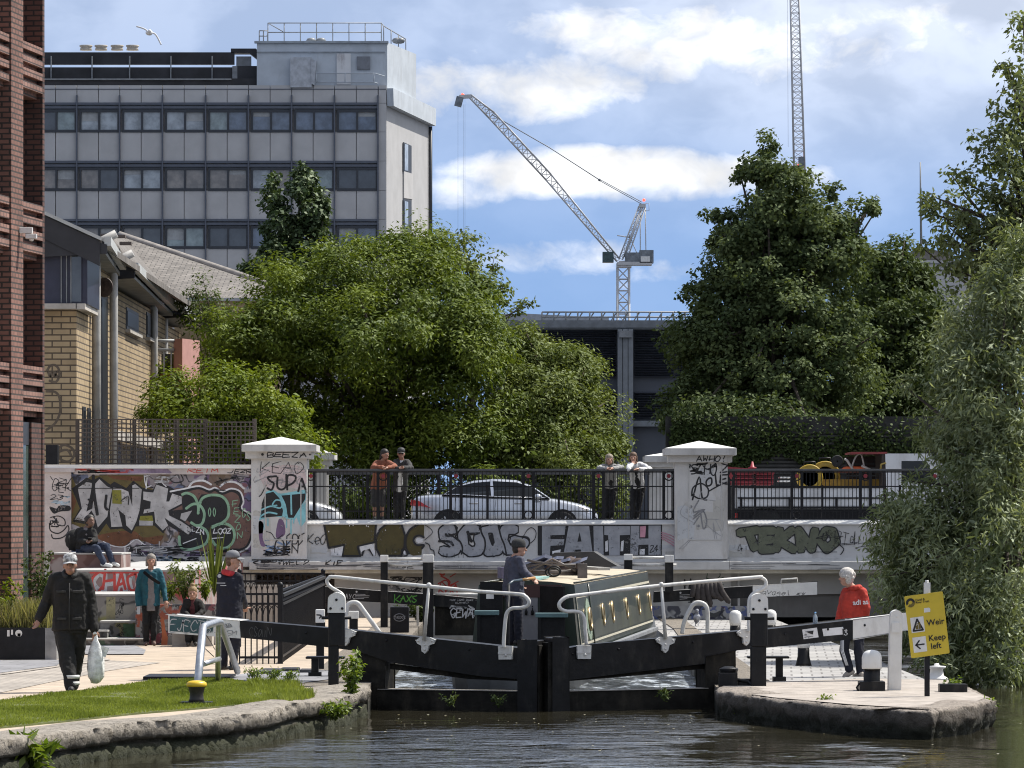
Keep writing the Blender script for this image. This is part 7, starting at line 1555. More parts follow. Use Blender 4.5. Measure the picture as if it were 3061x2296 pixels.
# ================================================================== vehicles on the bridge
M_silver = mat('silver_car_paint', (.52, .54, .58), .22, metal=.55, var=.03, coat=1.0)
M_carwhite = mat('white_car_paint', (.70, .71, .72), .25, var=.03, coat=1.0)
M_tyre = mat('tyre_rubber', (.018, .018, .018), .85)
M_rim = mat('alloy_rim', (.45, .46, .48), .3, metal=.8)
M_carglass = mat('tinted_car_glass', (.012, .014, .016), .06, spec=.35)
M_redlens = mat('red_lamp_lens', (.45, .015, .02), .15, coat=1.0)
M_chrome = mat('chrome_trim', (.7, .7, .72), .12, metal=1.0)
def wheel(parent, x, y, r, wd=.2):
    b = MB(); b.lathe([(r * .62, -wd / 2), (r * .95, -wd / 2), (r, -wd * .3), (r, wd * .3), (r * .95, wd / 2), (r * .62, wd / 2)], (x, y, r), 28, 'Y'); wh = b.build('wheel', M_tyre, parent, local=True)
    sg = -1 if y < 0 else 1
    b = MB(); b.lathe([(r * .6, 0), (r * .68, .015), (r * .68, .03)], (x, y + sg * (wd / 2 - .02), r), 28, 'Y')
    for k in range(10):
        a = 6.2832 * k / 10 + (.12 if k % 2 else -.12); b.beam((x + math.cos(a) * r * .1, y + sg * (wd / 2 + .005), r + math.sin(a) * r * .1), (x + math.cos(a) * r * .66, y + sg * (wd / 2), r + math.sin(a) * r * .66), .035, .03, up=(0, 1, 0))
    b.lathe([(r * .16, -.02), (r * .16, .02)], (x, y + sg * (wd / 2), r), 14, 'Y'); b.build('rim', M_rim, wh, local=True)
    return wh
def sedan(lab, loc, paint, L=4.62):
    """a saloon facing +x, its tail at x=0; y- side towards the canal"""
    root = thing('parked_car' if paint is M_carwhite else 'saloon_car', lab, 'car', loc)
    W = .90
    st = [(0.0, .40, .72, .70), (.06, .30, .98, .80), (.25, .22, 1.04, .86), (.7, .2, 1.06, .89), (1.4, .2, 1.03, .90), (2.4, .2, 1.0, .90), (3.2, .2, .985, .90), (3.6, .2, .94, .89), (4.1, .2, .84, .86), (4.4, .24, .74, .78), (4.57, .28, .62, .64), (4.62, .34, .50, .55)]
    vs, fs = [], []
    for x, zb, zt, hw in st:
        ring = [(hw * .88, zb), (hw * .985, zb + .08), (hw, zb + (zt - zb) * .45), (hw * .985, zb + (zt - zb) * .72), (hw * .955, zt - .05), (hw * .86, zt), (0, zt + .03)]
        full = [(-y, z) for y, z in ring] + [(y, z) for y, z in ring[-2::-1]]
        vs += [(x, y, z) for y, z in full]
    n = 13
    for i in range(len(st) - 1):
        for k in range(n - 1): fs.append((i*n + k, i*n + k + 1, (i+1)*n + k + 1, (i+1)*n + k))
        fs.append((i*n + n - 1, i*n, (i+1)*n, (i+1)*n + n - 1))
    fs += [tuple(range(n))[::-1], tuple((len(st) - 1) * n + k for k in range(n))]
    b = MB(); b.add(vs, fs, True); body = b.build('body', paint, root, local=True)
    sub = body.modifiers.new('smooth', 'SUBSURF'); sub.levels = 1; sub.render_levels = 2
    # roof and pillars
    rf = [(.75, 1.03, .70), (1.15, 1.27, .60), (1.55, 1.39, .57), (2.05, 1.43, .57), (2.6, 1.40, .57), (3.0, 1.25, .62), (3.42, .97, .72)]
    vs, fs = [], []
    for x, z, hw in rf:
        dz = .045 if 1.2 < x < 2.9 else .02
        vs += [(x, -hw - .03, z - dz), (x, -hw, z - .01), (x, -hw * .5, z + .012), (x, 0, z + .018), (x, hw * .5, z + .012), (x, hw, z - .01), (x, hw + .03, z - dz)]
    m = 7
    for i in range(len(rf) - 1):
        for k in range(m - 1): fs.append((i*m + k, i*m + k + 1, (i+1)*m + k + 1, (i+1)*m + k))
    b = MB(); b.add(vs, fs, True); b.build('roof', paint, root, local=True)
    for sg in (-1, 1):
        bz = [(.95, 1.07), (1.3, 1.05), (2.2, 1.0), (3.2, .985), (3.40, .97)]
        side_ = [(.80, sg * .855, 1.05)] + [(x, sg * .865, z - .01) for x, z in bz[1:]] ; top_ = [(x, sg * (hw + .03), z - (.045 if 1.2 < x < 2.9 else .02)) for x, z, hw in rf]
        poly = side_ + top_[::-1]
        b = MB(); b.poly(poly); b.build('side_window', M_carglass, root, local=True)
        b = MB()
        for x0, z0, x1, z1 in ((2.02, 1.0, 1.98, 1.40), ): b.beam((x0, sg * .866, z0), (x1, sg * .606, z1), .012, .07, up=(1, 0, 0))
        b.tube([(.82, sg * .862, 1.06), (1.3, sg * .872, 1.05), (2.2, sg * .874, 1.0), (3.3, sg * .874, .975)], .012, 6); b.build('window_trim', M_chrome, root, local=True)
    b = MB(); b.poly([(.78, -.66, 1.05), (.78, .66, 1.05), (1.2, .57, 1.30), (1.2, -.57, 1.30)]); b.add([(3.38, -.68, .995), (3.38, .68, .995), (2.72, .56, 1.375), (2.72, -.56, 1.375)], [(0, 1, 2, 3)]); b.build('windscreen', M_carglass, root, local=True)
    for x in (.93, 3.72):
        for sg in (-1, 1):
            b = MB(); b.lathe([(.37, -.004), (.37, .004)], (x, sg * .897, .33), 28, 'Y'); b.build('wheel_arch', M_tyre, root, local=True)
            wheel(root, x, sg * .82, .325)
    for sg in (-1, 1):
        b = MB(); b.prism([(.0, sg * .80, .80), (.03, sg * .86, .93), (.22, sg * .895, .90), (.52, sg * .913, .72), (.24, sg * .905, .78), (.05, sg * .87, .78)], (0, sg * .012, 0)); b.build('tail_light', M_redlens, root, local=True)
        b = MB(); b.prism([(4.08, sg * .875, .76), (4.36, sg * .83, .70), (4.50, sg * .74, .60), (4.36, sg * .83, .62)], (0, sg * .012, 0)); b.build('headlight', M_chrome, root, local=True)
        for x in (1.45, 2.55): b = MB(); b.tube([(x, sg * .91, .84), (x + .06, sg * .935, .845), (x + .18, sg * .935, .845), (x + .22, sg * .91, .84)], .014, 8); b.build('door_handle', M_chrome, root, local=True)
        b = MB()
        for x in (1.12, 2.1, 3.22): b.tube([(x, sg * .905, .28), (x - .03, sg * .912, .65), (x, sg * .886, .97)], .006, 4)
        b.build('door_seam', M_tyre, root, local=True)
        b = MB(); b.ball((3.12, sg * .98, 1.0), (.10, .08, .07), 12); b.build('wing_mirror', paint, root, local=True)
    b = MB(); b.box((-.012, -.26, .62), (.03, .26, .74)); b.build('number_plate', mat('yellow_plate', (.6, .48, .05), .5), root, local=True)
    return root
ZR = 1.78
sedan('silver saloon car with a red tail lamp crossing the bridge behind the railing', (wx(1228, 110.3), 110.3, ZR), M_silver, 4.62)
sedan('white car whose nose shows beside the cyan tagged pier of the bridge', (wx(1026, 110.3) - 4.62, 110.3, ZR), M_carwhite)
# ------------------------------------------------------------------ dropside truck
Y = 110.0; X0 = wx(2180, Y); zb_ = wz(1512, Y)
tr = thing('dropside_truck', 'white dropside truck with black chassis and a brown headboard on the bridge', 'truck', (X0, Y, ZR))
M_trw = mat('white_truck_panel', (.66, .67, .68), .45, var=.05, stain=(.4, .38, .36), ss=1.5, samt=.5)
xe = wx(2640, Y); xc = wx(2790, Y)
b = MB(); b.box((X0 + .25, Y - .03, zb_), (xe, Y + .03, wz(1458, Y))); b.box((X0 + .25, Y + 2.0, zb_), (xe, Y + 2.06, wz(1458, Y))); b.box((X0 + .2, Y, zb_), (X0 + .26, Y + 2.0, wz(1458, Y))); b.box((X0 + .2, Y, zb_ - .06), (xe, Y + 2.03, zb_)); b.build('dropside', M_trw, tr)
b = MB()
for y in (1456, 1488, 1516): b.box((X0 + .2, Y - .06, wz(y + 3, Y)), (xe, Y - .03, wz(y - 1.5, Y)))
for x in (2215, 2360, 2500): b.box((wx(x, Y) - .03, Y - .08, wz(1520, Y)), (wx(x, Y) + .03, Y - .06, wz(1486, Y)))
b.box((X0, Y + .1, zb_ - .35), (xe + .6, Y + 1.9, zb_ - .1)); b.build('chassis', M_blackmetal, tr)
b = MB(); b.box((wx(2545, Y), Y + .02, zb_), (wx(2548, Y) + 0.0, Y + .06, zb_ + .1)); b.box((xe - .03, Y + .02, zb_), (xe + .07, Y + 2.04, wz(1354, Y)))
for k in range(9): b.box((wx(2548, Y), Y + 2.0, wz(1366 + k * 12, Y) - .035), (xe, Y + 2.03, wz(1366 + k * 12, Y) + .035))
b.build('headboard', mat('brown_headboard', (.035, .026, .022), .7, var=.25), tr)
b = MB(); b.box((wx(2544, Y), Y + .0, wz(1357, Y)), (xe + .1, Y + 2.05, wz(1351, Y))); b.build('light_bar', mat('dark_red_bar', (.22, .03, .03), .5), tr)
b = MB(); b.prism([(xe + .1, Y, ZR + .45), (xe + .1, Y, wz(1362, Y)), (xe + 1.15, Y, wz(1362, Y)), (xe + 1.55, Y, wz(1452, Y)), (xe + 2.3, Y, wz(1475, Y)), (xe + 2.35, Y, ZR + .45)], (0, 2.0, 0)); b.build('cab', M_trw, tr, bevel=.05)
b = MB(); b.prism([(xe + .45, Y - .006, wz(1440, Y)), (xe + .45, Y - .006, wz(1378, Y)), (xe + 1.05, Y - .006, wz(1378, Y)), (xe + 1.35, Y - .006, wz(1444, Y))], (0, .01, 0)); b.build('side_window', M_carglass, tr)
for x in (X0 + .9, xe + 1.6):
    b = MB(); b.lathe([(.2, -.12), (.36, -.12), (.38, -.06), (.38, .06), (.36, .12), (.2, .12)], (x, Y + .15, ZR + .38), 26, 'Y'); b.build('wheel', M_tyre, tr)
b = MB(); q = P(2199, 1541, Y); b.cbox((q.x, Y - .05, q.z), (.08, .04, .12)); b.build('tail_light', M_redlens, tr)
b = MB(); b.tube([P(2632, 1410, Y), P(2634, 1388, Y), P(2648, 1384, Y)], .025, 6); b.build('grab_hook', mat('mustard_metal', (.35, .25, .06), .5), tr)
# cargo
M_rplastic = mat('red_barrier_plastic', (.26, .022, .034), .5, var=.2); M_yel2 = mat('yellow_cable_protector', (.34, .23, .03), .6, var=.25); M_orange = mat('orange_plastic', (.62, .11, .02), .45)
for k, (x0, x1, y0, y1) in enumerate(((2170, 2255, 1416, 1450), (2262, 2316, 1416, 1450))):
    b = MB(); n = 6
    for i in range(n): yy = y0 + (y1 - y0) * i / n; rectbox(b, x0, yy, x1, yy + 3.9, Y, .5 + .1 * (i % 2), 1.4)
    rectbox(b, x0 + 4, y0, x1 - 4, y1, Y, .7, 1.3); o = b.build('barrier_stack', M_rplastic); tag(o, ('wide stack of red plastic barriers at the tail of the truck', 'narrow stack of red plastic barriers beside the white hook on the truck')[k], 'barriers')
b = MB()
for k in range(3): b.prism([P(2165, 1394 + 3 * k, Y + .4), P(2312, 1407 + 3 * k, Y + .4), P(2312, 1409.5 + 3 * k, Y + .4), P(2165, 1397 + 3 * k, Y + .4)], (0, 1.2, 0))
b.prism([P(2170, 1403, Y + .5), P(2315, 1411, Y + .5), P(2315, 1416, Y + .5), P(2170, 1416, Y + .5)], (0, 1, 0)); o = b.build('barrier_boards', M_rplastic); tag(o, 'flat red barrier boards laid on top of the red stacks', 'barriers')
q = P(2249, 1398, Y + .9); b = MB(); b.lathe([(.10, -.02), (.10, .01), (.05, .02), (.02, .15), (.0, .155)], q, 16); o = b.build('traffic_cone', M_rplastic); tag(o, 'small red orange traffic cone on top of the barrier boards', 'cone')
def reel(lab, px, py, rpx, Yq, m):
    q = P(px, py, Yq); r = rpx * Yq / F; root = thing('hose_reel', lab, 'reel', q, group='yellow reels on the truck')
    b = MB(); b.lathe([(r * .70, -.1), (r * .95, -.1), (r, -.06), (r, .06), (r * .95, .1), (r * .70, .1), (r * .70, -.1)], (0, 0, 0), 26, 'Y'); b.build('coil', m, root, local=True)
    b = MB()
    for t in np.linspace(-.07, .07, 3): b.tube([(r * 1.01 * math.cos(a), t, r * 1.01 * math.sin(a)) for a in np.linspace(0, 6.283, 26)[:-1]], .03, 6, closed=True)
    b.build('hose', mat('mustard_hose', (.40, .27, .03), .6), root, local=True)
    b = MB(); b.tube([(-.14, 0, r * .95), (-.13, 0, r * 1.3), (.13, 0, r * 1.3), (.14, 0, r * .95)], .025, 8); b.build('handle', M_blackmetal, root, local=True)
reel('smaller yellow hose reel on the truck', 2420, 1428, 36, Y + .7, M_yel2); reel('larger yellow hose reel on the truck, nearer the cab', 2466, 1424, 42, Y + 1.0, M_yel2)
q = P(2503, 1379, Y + .6); rt = thing('spare_wheel', 'black spare wheel with orange rim perched on the truck load', 'wheel', q)
b = MB(); b.lathe([(.09, -.05), (.135, -.06), (.15, 0), (.135, .06), (.09, .05)], (0, 0, 0), 24, 'Y'); b.build('tyre', M_tyre, rt, local=True); b = MB(); b.lathe([(.02, -.05), (.09, -.04), (.09, .04), (.02, .05)], (0, 0, 0), 18, 'Y'); b.build('rim', M_orange, rt, local=True)
rt = thing('orange_machine', 'orange machine with pale tubular frame on the truck load', 'machine', P(2555, 1400, Y + .7))
b = MB(); b.prism([P(2512, 1410, Y + .5), P(2530, 1398, Y + .5), P(2585, 1396, Y + .5), P(2590, 1410, Y + .5)], (0, .7, 0)); b.build('housing', M_orange, rt, bevel=.03)
b = MB(); b.tube(smooth_path([P(2545, 1400, Y + .5), P(2556, 1370, Y + .5), P(2566, 1358, Y + .5), P(2576, 1362, Y + .5), P(2584, 1400, Y + .5)], 4), .022, 8); b.tube([P(2524, 1372, Y + .5), P(2532, 1376, Y + .5), P(2552, 1408, Y + .4)], .03, 8); b.tube([P(2575, 1392, Y + .4), P(2602, 1404, Y + .4)], .03, 8); b.build('frame', mat('dirty_white_tube', (.5, .46, .42), .5), rt)
b = MB(); rectbox(b, 2440, 1432, 2640, 1457, Y, .75, 1.5); o = b.build('yellow_crate', mat('yellow_crate_plastic', (.30, .17, .015), .6, var=.3, vs=3)); tag(o, 'long yellow plastic crate under the reels on the truck', 'crate')
b = MB(); rectbox(b, 2335, 1425, 2366, 1429, Y, .3, 1.2); rectbox(b, 2332, 1436, 2364, 1440, Y, .3, 1.2); o = b.build('white_boards', M_white); tag(o, 'white boards lying between the red stacks and the yellow crate on the truck', 'boards')
# ================================================================== people
def loft(b, pts, lat, radii, seg=18):
    """closed body of elliptical rings along pts; lat = sideways axis, radii = (half width, half depth)"""
    pts = [Vector(p) for p in pts]; lat = Vector(lat).normalized(); vs, fs = [], []; n = len(pts)
    for i, p in enumerate(pts):
        t = (pts[min(i+1, n-1)] - pts[max(i-1, 0)]).normalized(); l2 = (lat - t * lat.dot(t)).normalized(); q = t.cross(l2)
        for k in range(seg):
            a = 6.2832 * k / seg; ca, sa = math.cos(a), math.sin(a); e = .8
            vs.append(p + l2 * radii[i][0] * math.copysign(abs(ca) ** e, ca) + q * radii[i][1] * math.copysign(abs(sa) ** e, sa))
    for i in range(n - 1):
        for k in range(seg): fs.append((i*seg + k, i*seg + (k+1) % seg, (i+1)*seg + (k+1) % seg, (i+1)*seg + k))
    fs += [tuple(range(seg))[::-1], tuple((n-1)*seg + k for k in range(seg))]
    b.add(vs, fs, True)
def fuse(b, name, m, parent, vox=.011, sm=4, crease=0):
    """join overlapping volumes into one continuous surface"""
    o = b.build(name, m, parent)
    r = o.modifiers.new('join', 'REMESH'); r.mode = 'VOXEL'; r.voxel_size = vox; r.use_smooth_shade = True
    s = o.modifiers.new('soften', 'SMOOTH'); s.factor = .5; s.iterations = sm
    dg = bpy.context.evaluated_depsgraph_get(); me = bpy.data.meshes.new_from_object(o.evaluated_get(dg))
    o.modifiers.clear(); o.data = me; me.name = name
    if crease:
        n_ = len(me.vertices); co = np.empty(n_ * 3); me.vertices.foreach_get('co', co); co = co.reshape(-1, 3); nn = np.empty(n_ * 3); me.vertices.foreach_get('normal', nn); nn = nn.reshape(-1, 3)
        d_ = np.array([mnoise.noise(Vector((c[0] * 11, c[1] * 11, c[2] * 6.5))) + .5 * mnoise.noise(Vector(c) * 23) for c in co]); co += nn * (d_ * crease)[:, None]; me.vertices.foreach_set('co', co.reshape(-1)); me.update()
    if not me.materials: me.materials.append(m)
    return o
def cloth(n, c, rough=.85, var=.2): return mat('cloth_' + n, c, rough, var=var, vs=9, bump=.5, bs=11)
def person(label, Y, J, yaw=0, s=1.0, skin=None, top=None, hem=.12, trousers=None, shoes=None, hair=None, hairstyle='short', hat=None, hatc=None, shirt=None, bulk=1.0, legbulk=1.0, hood=None, shorts=False, bare_arms=False, lat=None, vox=.011, pitch=0, extra=None, sleeve=None):
    """J: joints as (px, py, depth offset); L / R are left / right in the picture"""
    p = {k: P(v[0], v[1], Y + (v[2] if len(v) > 2 else 0)) for k, v in J.items()}
    foot = (p['anL'] + p['anR']) / 2
    root = thing('person', label, 'person', (foot.x, foot.y, min(p['anL'].z, p['anR'].z) - .08 * s))
    skin = skin or M_skin
    H = p['head']; shm = (p['shL'] + p['shR']) / 2; hip = p['hip']; lat = Vector(lat) if lat else (p['shR'] - p['shL'])
    Mz = rotm(0, 0, R(yaw)) @ rotm(R(-pitch), 0, 0)      # yaw 0 faces the viewer (-y); positive turns to picture right
    nb = shm + Vector((0, 0, .05 * s)); w1 = hip.lerp(shm, .35); w2 = hip.lerp(shm, .72)
    hl = lat.normalized() * .09 * s
    hL, hR = hip - hl, hip + hl
    def legs(b, k, r0, r1, r2):
        for sd_, h in (('L', hL), ('R', hR)):
            b.capsule(h, p['kn' + sd_], r0 * k, r1 * k); b.capsule(p['kn' + sd_], p['an' + sd_], r1 * k, r2 * k)
    def arms(b, k, r0, r1, r2, end=1.0):
        for sd_ in 'LR':
            e, wv = p['el' + sd_], p['ha' + sd_]
            b.capsule(p['sh' + sd_], e, r0 * k, r1 * k); b.capsule(e, e.lerp(wv, end), r1 * k, r2 * k)
    def hands(b):
        for sd_ in 'LR':
            e, hnd = p['el' + sd_], p['ha' + sd_]; d = (hnd - e).normalized(); sx = d.orthogonal().normalized() if abs(d.z) > .98 else d.cross(Vector((0, 0, 1))).normalized()
            if sd_ == 'L': sx = -sx
            up = sx.cross(d).normalized(); c = hnd + d * .035 * s
            b.capsule(hnd - d * .02 * s, c + d * .03 * s, .030 * s, .034 * s)
            for i, (o_, L_) in enumerate(((-.030, .066), (-.010, .078), (.010, .073), (.029, .058))):
                a = c + d * .05 * s + sx * o_ * s; m_ = a + d * L_ * .55 * s - up * .008 * s; t = m_ + d * L_ * .42 * s - up * .022 * s
                b.capsule(a, m_, .0105 * s, .0098 * s, 8); b.capsule(m_, t, .0098 * s, .008 * s, 8)
            a = c - sx * .030 * s; b.capsule(a, a - sx * .028 * s + d * .03 * s, .013 * s, .011 * s, 8); b.capsule(a - sx * .028 * s + d * .03 * s, a - sx * .034 * s + d * .062 * s, .011 * s, .009 * s, 8)
    # skin: one continuous body
    b = MB()
    b.ball(H + Vector((0, 0, .02 * s)), (.078 * s, .098 * s, .108 * s), 18, Mz); b.ball(H + Mz @ Vector((0, -.03 * s, -.055 * s)), (.057 * s, .062 * s, .065 * s), 16, Mz)
    b.capsule(H + Mz @ Vector((0, -.092 * s, .012 * s)), H + Mz @ Vector((0, -.112 * s, -.022 * s)), .011 * s, .016 * s, 8)
    for sx in (-1, 1): b.ball(H + Mz @ Vector((sx * .079 * s, .012 * s, -.005 * s)), (.012 * s, .022 * s, .033 * s), 10, Mz); b.ball(H + Mz @ Vector((sx * .034 * s, -.080 * s, .028 * s)), (.022 * s, .012 * s, .010 * s), 8, Mz)
    b.ball(H + Mz @ Vector((0, -.083 * s, -.062 * s)), (.026 * s, .014 * s, .012 * s), 8, Mz)
    b.capsule(nb, H - Vector((0, 0, .06 * s)), .06 * s, .054 * s)
    loft(b, [hip - Vector((0, 0, .05 * s)), hip, w1, w2, shm, nb], lat, [(.12 * s, .08 * s), (.14 * s, .095 * s), (.12 * s, .085 * s), (.14 * s, .095 * s), (.14 * s, .075 * s), (.06 * s, .05 * s)])
    legs(b, s, .075, .052, .038); arms(b, s, .046, .036, .026); hands(b)
    body = fuse(b, 'body', skin, root, .0085, 2)
    b = MB()
    for sx in (-1, 1): b.ball(H + Mz @ Vector((sx * .033 * s, -.088 * s, .010 * s)), (.014 * s, .008 * s, .008 * s), 8, Mz)
    b.build('eyes', mat('dark_eye', (.03, .022, .018), .3), root)
    b = MB(); b.ball(H + Mz @ Vector((0, -.098 * s, -.062 * s)), (.024 * s, .006 * s, .006 * s), 8, Mz); b.build('lips', mat('lip', (.30, .13, .10), .5), root)
    # trousers, shoes
    b = MB(); k = s * legbulk
    loft(b, [hip - Vector((0, 0, .10 * s)), hip, hip.lerp(shm, .2)], lat, [(.155 * s * bulk, .105 * s * bulk), (.165 * s * bulk, .115 * s * bulk), (.15 * s * bulk, .105 * s * bulk)])
    if shorts:
        for sd_, h in (('L', hL), ('R', hR)): b.capsule(h, h.lerp(p['kn' + sd_], 1.05), .098 * k, .092 * k)
    else:
        for sd_, h in (('L', hL), ('R', hR)): b.capsule(h, p['kn' + sd_], .098 * k, .074 * k); b.capsule(p['kn' + sd_], p['kn' + sd_].lerp(p['an' + sd_], .97), .074 * k, .062 * k)
    fuse(b, 'shorts' if shorts else 'trousers', trousers, root, vox, 4, .016)
    for sd_ in 'LR':
        a, t = p['an' + sd_], p['to' + sd_]; b = MB(); dn = Vector((0, 0, -.035 * s)); bk = (a - t); bk.z = 0; bk = bk.normalized() * .045 * s if bk.length > 1e-4 else Vector((0, .04 * s, 0))
        b.capsule(a + dn + bk, t + Vector((0, 0, .008 * s)), .042 * s, .036 * s, 12); b.capsule(a, a + dn * 1.1 + bk * .6, .046 * s, .044 * s, 12); b.capsule(a.lerp(t, .5) + dn * .4, t + Vector((0, 0, .012 * s)), .044 * s, .034 * s, 12)
        fuse(b, 'shoe', shoes, root, vox * .9, 2)
    # upper clothes
    b = MB(); q = s * bulk; dwn = (hip - shm).normalized()
    loft(b, [hip + dwn * hem * s, hip.lerp(shm, .1), w1, w2, shm - (shm - hip) * .02, nb + Vector((0, 0, -.01 * s))], lat, [(.178 * q, .135 * q), (.172 * q, .13 * q), (.165 * q, .122 * q), (.175 * q, .125 * q), (.16 * q, .10 * q), (.075 * s, .07 * s)])
    b.capsule(p['shL'], p['shR'], .07 * q, .07 * q)
    if bare_arms:
        for sd_ in 'LR': b.capsule(p['sh' + sd_], p['sh' + sd_].lerp(p['el' + sd_], .55), .068 * q, .06 * q)
    else: arms(b, q, .070, .058, .047, .97)
    if hood: b.capsule(nb + Mz @ Vector((-.07 * s, .05 * s, .01 * s)), nb + Mz @ Vector((.07 * s, .05 * s, .01 * s)), .055 * s, .055 * s) if hood is True else None
    fuse(b, 'jacket', top, root, vox, 4, .016)
    if hood not in (None, True):
        b = MB()
        for a in np.linspace(-2.3, 2.3, 9): b.ball(nb + Mz @ Vector((math.sin(a) * .085 * s, .01 * s + math.cos(a) * .075 * s, .012 * s + .018 * math.cos(a) * s)), (.045 * s, .045 * s, .048 * s), 10)
        fuse(b, 'hood', hood, root, vox, 4)
    if shirt:
        b = MB(); f = Mz @ Vector((0, -1, 0)); f = Vector((shirt[1].x, shirt[1].y, 0)).normalized() if len(shirt) > 1 else f
        loft(b, [hip.lerp(shm, -.12) + f * .062 * q, w1 + f * .055 * q, w2 + f * .055 * q, nb + f * .022 * q], lat, [(.085 * q, .085 * q), (.085 * q, .083 * q), (.075 * q, .083 * q), (.045 * q, .06 * q)])
        fuse(b, 'shirt', shirt[0], root, vox, 3)
    # hair and hats
    if hair:
        b = MB()
        if hairstyle == 'short': b.ball(H + Mz @ Vector((0, .008 * s, .062 * s)), (.086 * s, .104 * s, .088 * s), 16, Mz); b.ball(H + Mz @ Vector((0, .05 * s, 0)), (.080 * s, .062 * s, .085 * s), 14, Mz)
        if hairstyle in ('bob', 'curly', 'afro', 'bun', 'tail', 'shaggy'):
            g_ = 1.14 if hairstyle in ('afro', 'curly') else 1.0
            b.ball(H + Mz @ Vector((0, .012 * s, .064 * s)), (.092 * s * g_, .106 * s * g_, .090 * s * g_), 16, Mz)
            b.ball(H + Mz @ Vector((0, .055 * s, -.01 * s)), (.090 * s, .065 * s, .10 * s), 14, Mz)
            rr_ = random.Random(label)
            if hairstyle in ('curly', 'afro', 'shaggy'):
                for _ in range(46):
                    a, e = rr_.uniform(0, 6.283), rr_.uniform(-.5, 1.5); v = Vector((math.cos(a) * math.cos(e), math.sin(a) * math.cos(e), math.sin(e)))
                    if v.y < -.35 and v.z < .55: continue
                    b.ball(H + Mz @ Vector((v.x * .088 * s * g_, .02 * s + v.y * .096 * s * g_, .04 * s + v.z * .086 * s * g_)), rr_.uniform(.018, .03) * s, 8)
            if hairstyle in ('bob', 'shaggy'):
                for sx in (-1, 1): b.capsule(H + Mz @ Vector((sx * .078 * s, .01 * s, .03 * s)), H + Mz @ Vector((sx * .082 * s, .012 * s, -.075 * s)), .028 * s, .026 * s)
                b.capsule(H + Mz @ Vector((-.05 * s, .06 * s, -.05 * s)), H + Mz @ Vector((.05 * s, .06 * s, -.06 * s)), .04 * s, .04 * s)
            if hairstyle == 'bun': b.ball(H + Mz @ Vector((0, .02 * s, .165 * s)), (.055 * s, .055 * s, .045 * s), 12)
            if hairstyle == 'tail': b.capsule(H + Mz @ Vector((0, .10 * s, .03 * s)), H + Mz @ Vector((0, .15 * s, -.10 * s)), .04 * s, .025 * s)
        fuse(b, 'hair', hair, root, .009, 1 if hairstyle in ('curly', 'afro', 'shaggy') else 3)
    if hat == 'cap':
        b = MB(); prof = [(.098, 0.0), (.100, .03), (.094, .06), (.075, .088), (.04, .104), (0, .108)]
        b.lathe([(r * s, h * s) for r, h in prof], H + Mz @ Vector((0, .006 * s, .052 * s)), 22, M=Mz @ Matrix.Diagonal((.93, 1.06, 1)))
        b.ball(H + Mz @ Vector((0, .006 * s, .162 * s)), .01 * s, 8); hb_ = b.build('cap', hatc, root)
        b = MB(); n = 12; vs = []
        for j, rr_ in enumerate((.095, .135, .172)):
            for k_ in range(n + 1): a = R(-62 + 124 * k_ / n); vs.append(H + Mz @ Vector((math.sin(a) * (.088 + .006 * j) * s, -(.02 + math.cos(a) * (rr_ - .02)) * s, (.058 - .010 * j - .016 * abs(math.sin(a))) * s)))
        m_ = n + 1; fs = [(j*m_ + k_, j*m_ + k_ + 1, (j+1)*m_ + k_ + 1, (j+1)*m_ + k_) for j in range(2) for k_ in range(n)]
        b.add(vs + [v - Vector((0, 0, .006 * s)) for v in vs], fs + [tuple(i + 3 * m_ for i in f)[::-1] for f in fs]); b.build('brim', hat_brim or hatc, hb_)
    if hat == 'beanie':
        b = MB(); b.lathe([(r * s, h * s) for r, h in [(.099, -.01), (.104, .01), (.104, .05), (.100, .075), (.085, .105), (.05, .125), (0, .13)]], H + Mz @ Vector((0, .01 * s, .035 * s)), 22, M=Mz @ Matrix.Diagonal((.95, 1.08, 1))); b.build('beanie', hatc, root)
    return root, p, Mz
hat_brim = None
K_black = cloth('near_black', (.009, .0085, .008)); K_blk2 = cloth('black_jeans', (.010, .010, .011)); K_navy = cloth('navy', (.007, .008, .017)); K_jean = cloth('dark_denim', (.022, .032, .062)); K_teal = cloth('teal', (.012, .085, .115)); K_grey = cloth('grey_tee', (.20, .185, .185)); K_white = cloth('white', (.60, .60, .60)); K_red = cloth('red_hoodie', (.40, .035, .02)); K_orange = cloth('rust_orange', (.22, .075, .04)); K_char = cloth('charcoal', (.035, .034, .033)); K_pale = cloth('pale_grey', (.26, .26, .255)); K_brownblk = cloth('brown_black', (.009, .0075, .0065)); K_blugrey = cloth('blue_grey', (.055, .058, .085)); K_wine = cloth('wine', (.10, .025, .03))
H_grey = mat('grey_hair', (.22, .20, .18), .8, var=.4, vs=40); H_white = mat('white_hair', (.50, .47, .43), .8, var=.3, vs=40); H_dark = mat('dark_hair', (.02, .015, .012), .6, var=.4, vs=40); H_brown = mat('brown_hair', (.11, .065, .04), .7, var=.4, vs=40); H_silver = mat('grey_brown_hair', (.26, .22, .17), .8, var=.4, vs=40); H_blond = mat('dark_blond_hair', (.25, .17, .08), .7, var=.4, vs=40)
M_capw = mat('patterned_white_cap', (.34, .34, .34), .8, var=.8, vs=26); M_capg = mat('grey_cap', (.16, .165, .18), .8, var=.15); M_shoew = mat('white_trainer', (.62, .62, .60), .6); M_shoeb = mat('black_shoe', (.02, .019, .018), .6); M_shoeg = mat('grey_trainer', (.33, .29, .25), .7); M_beanie = mat('charcoal_beanie', (.035, .036, .036), .95, var=.2, bump=.4, bs=60)
D = lambda s_: None
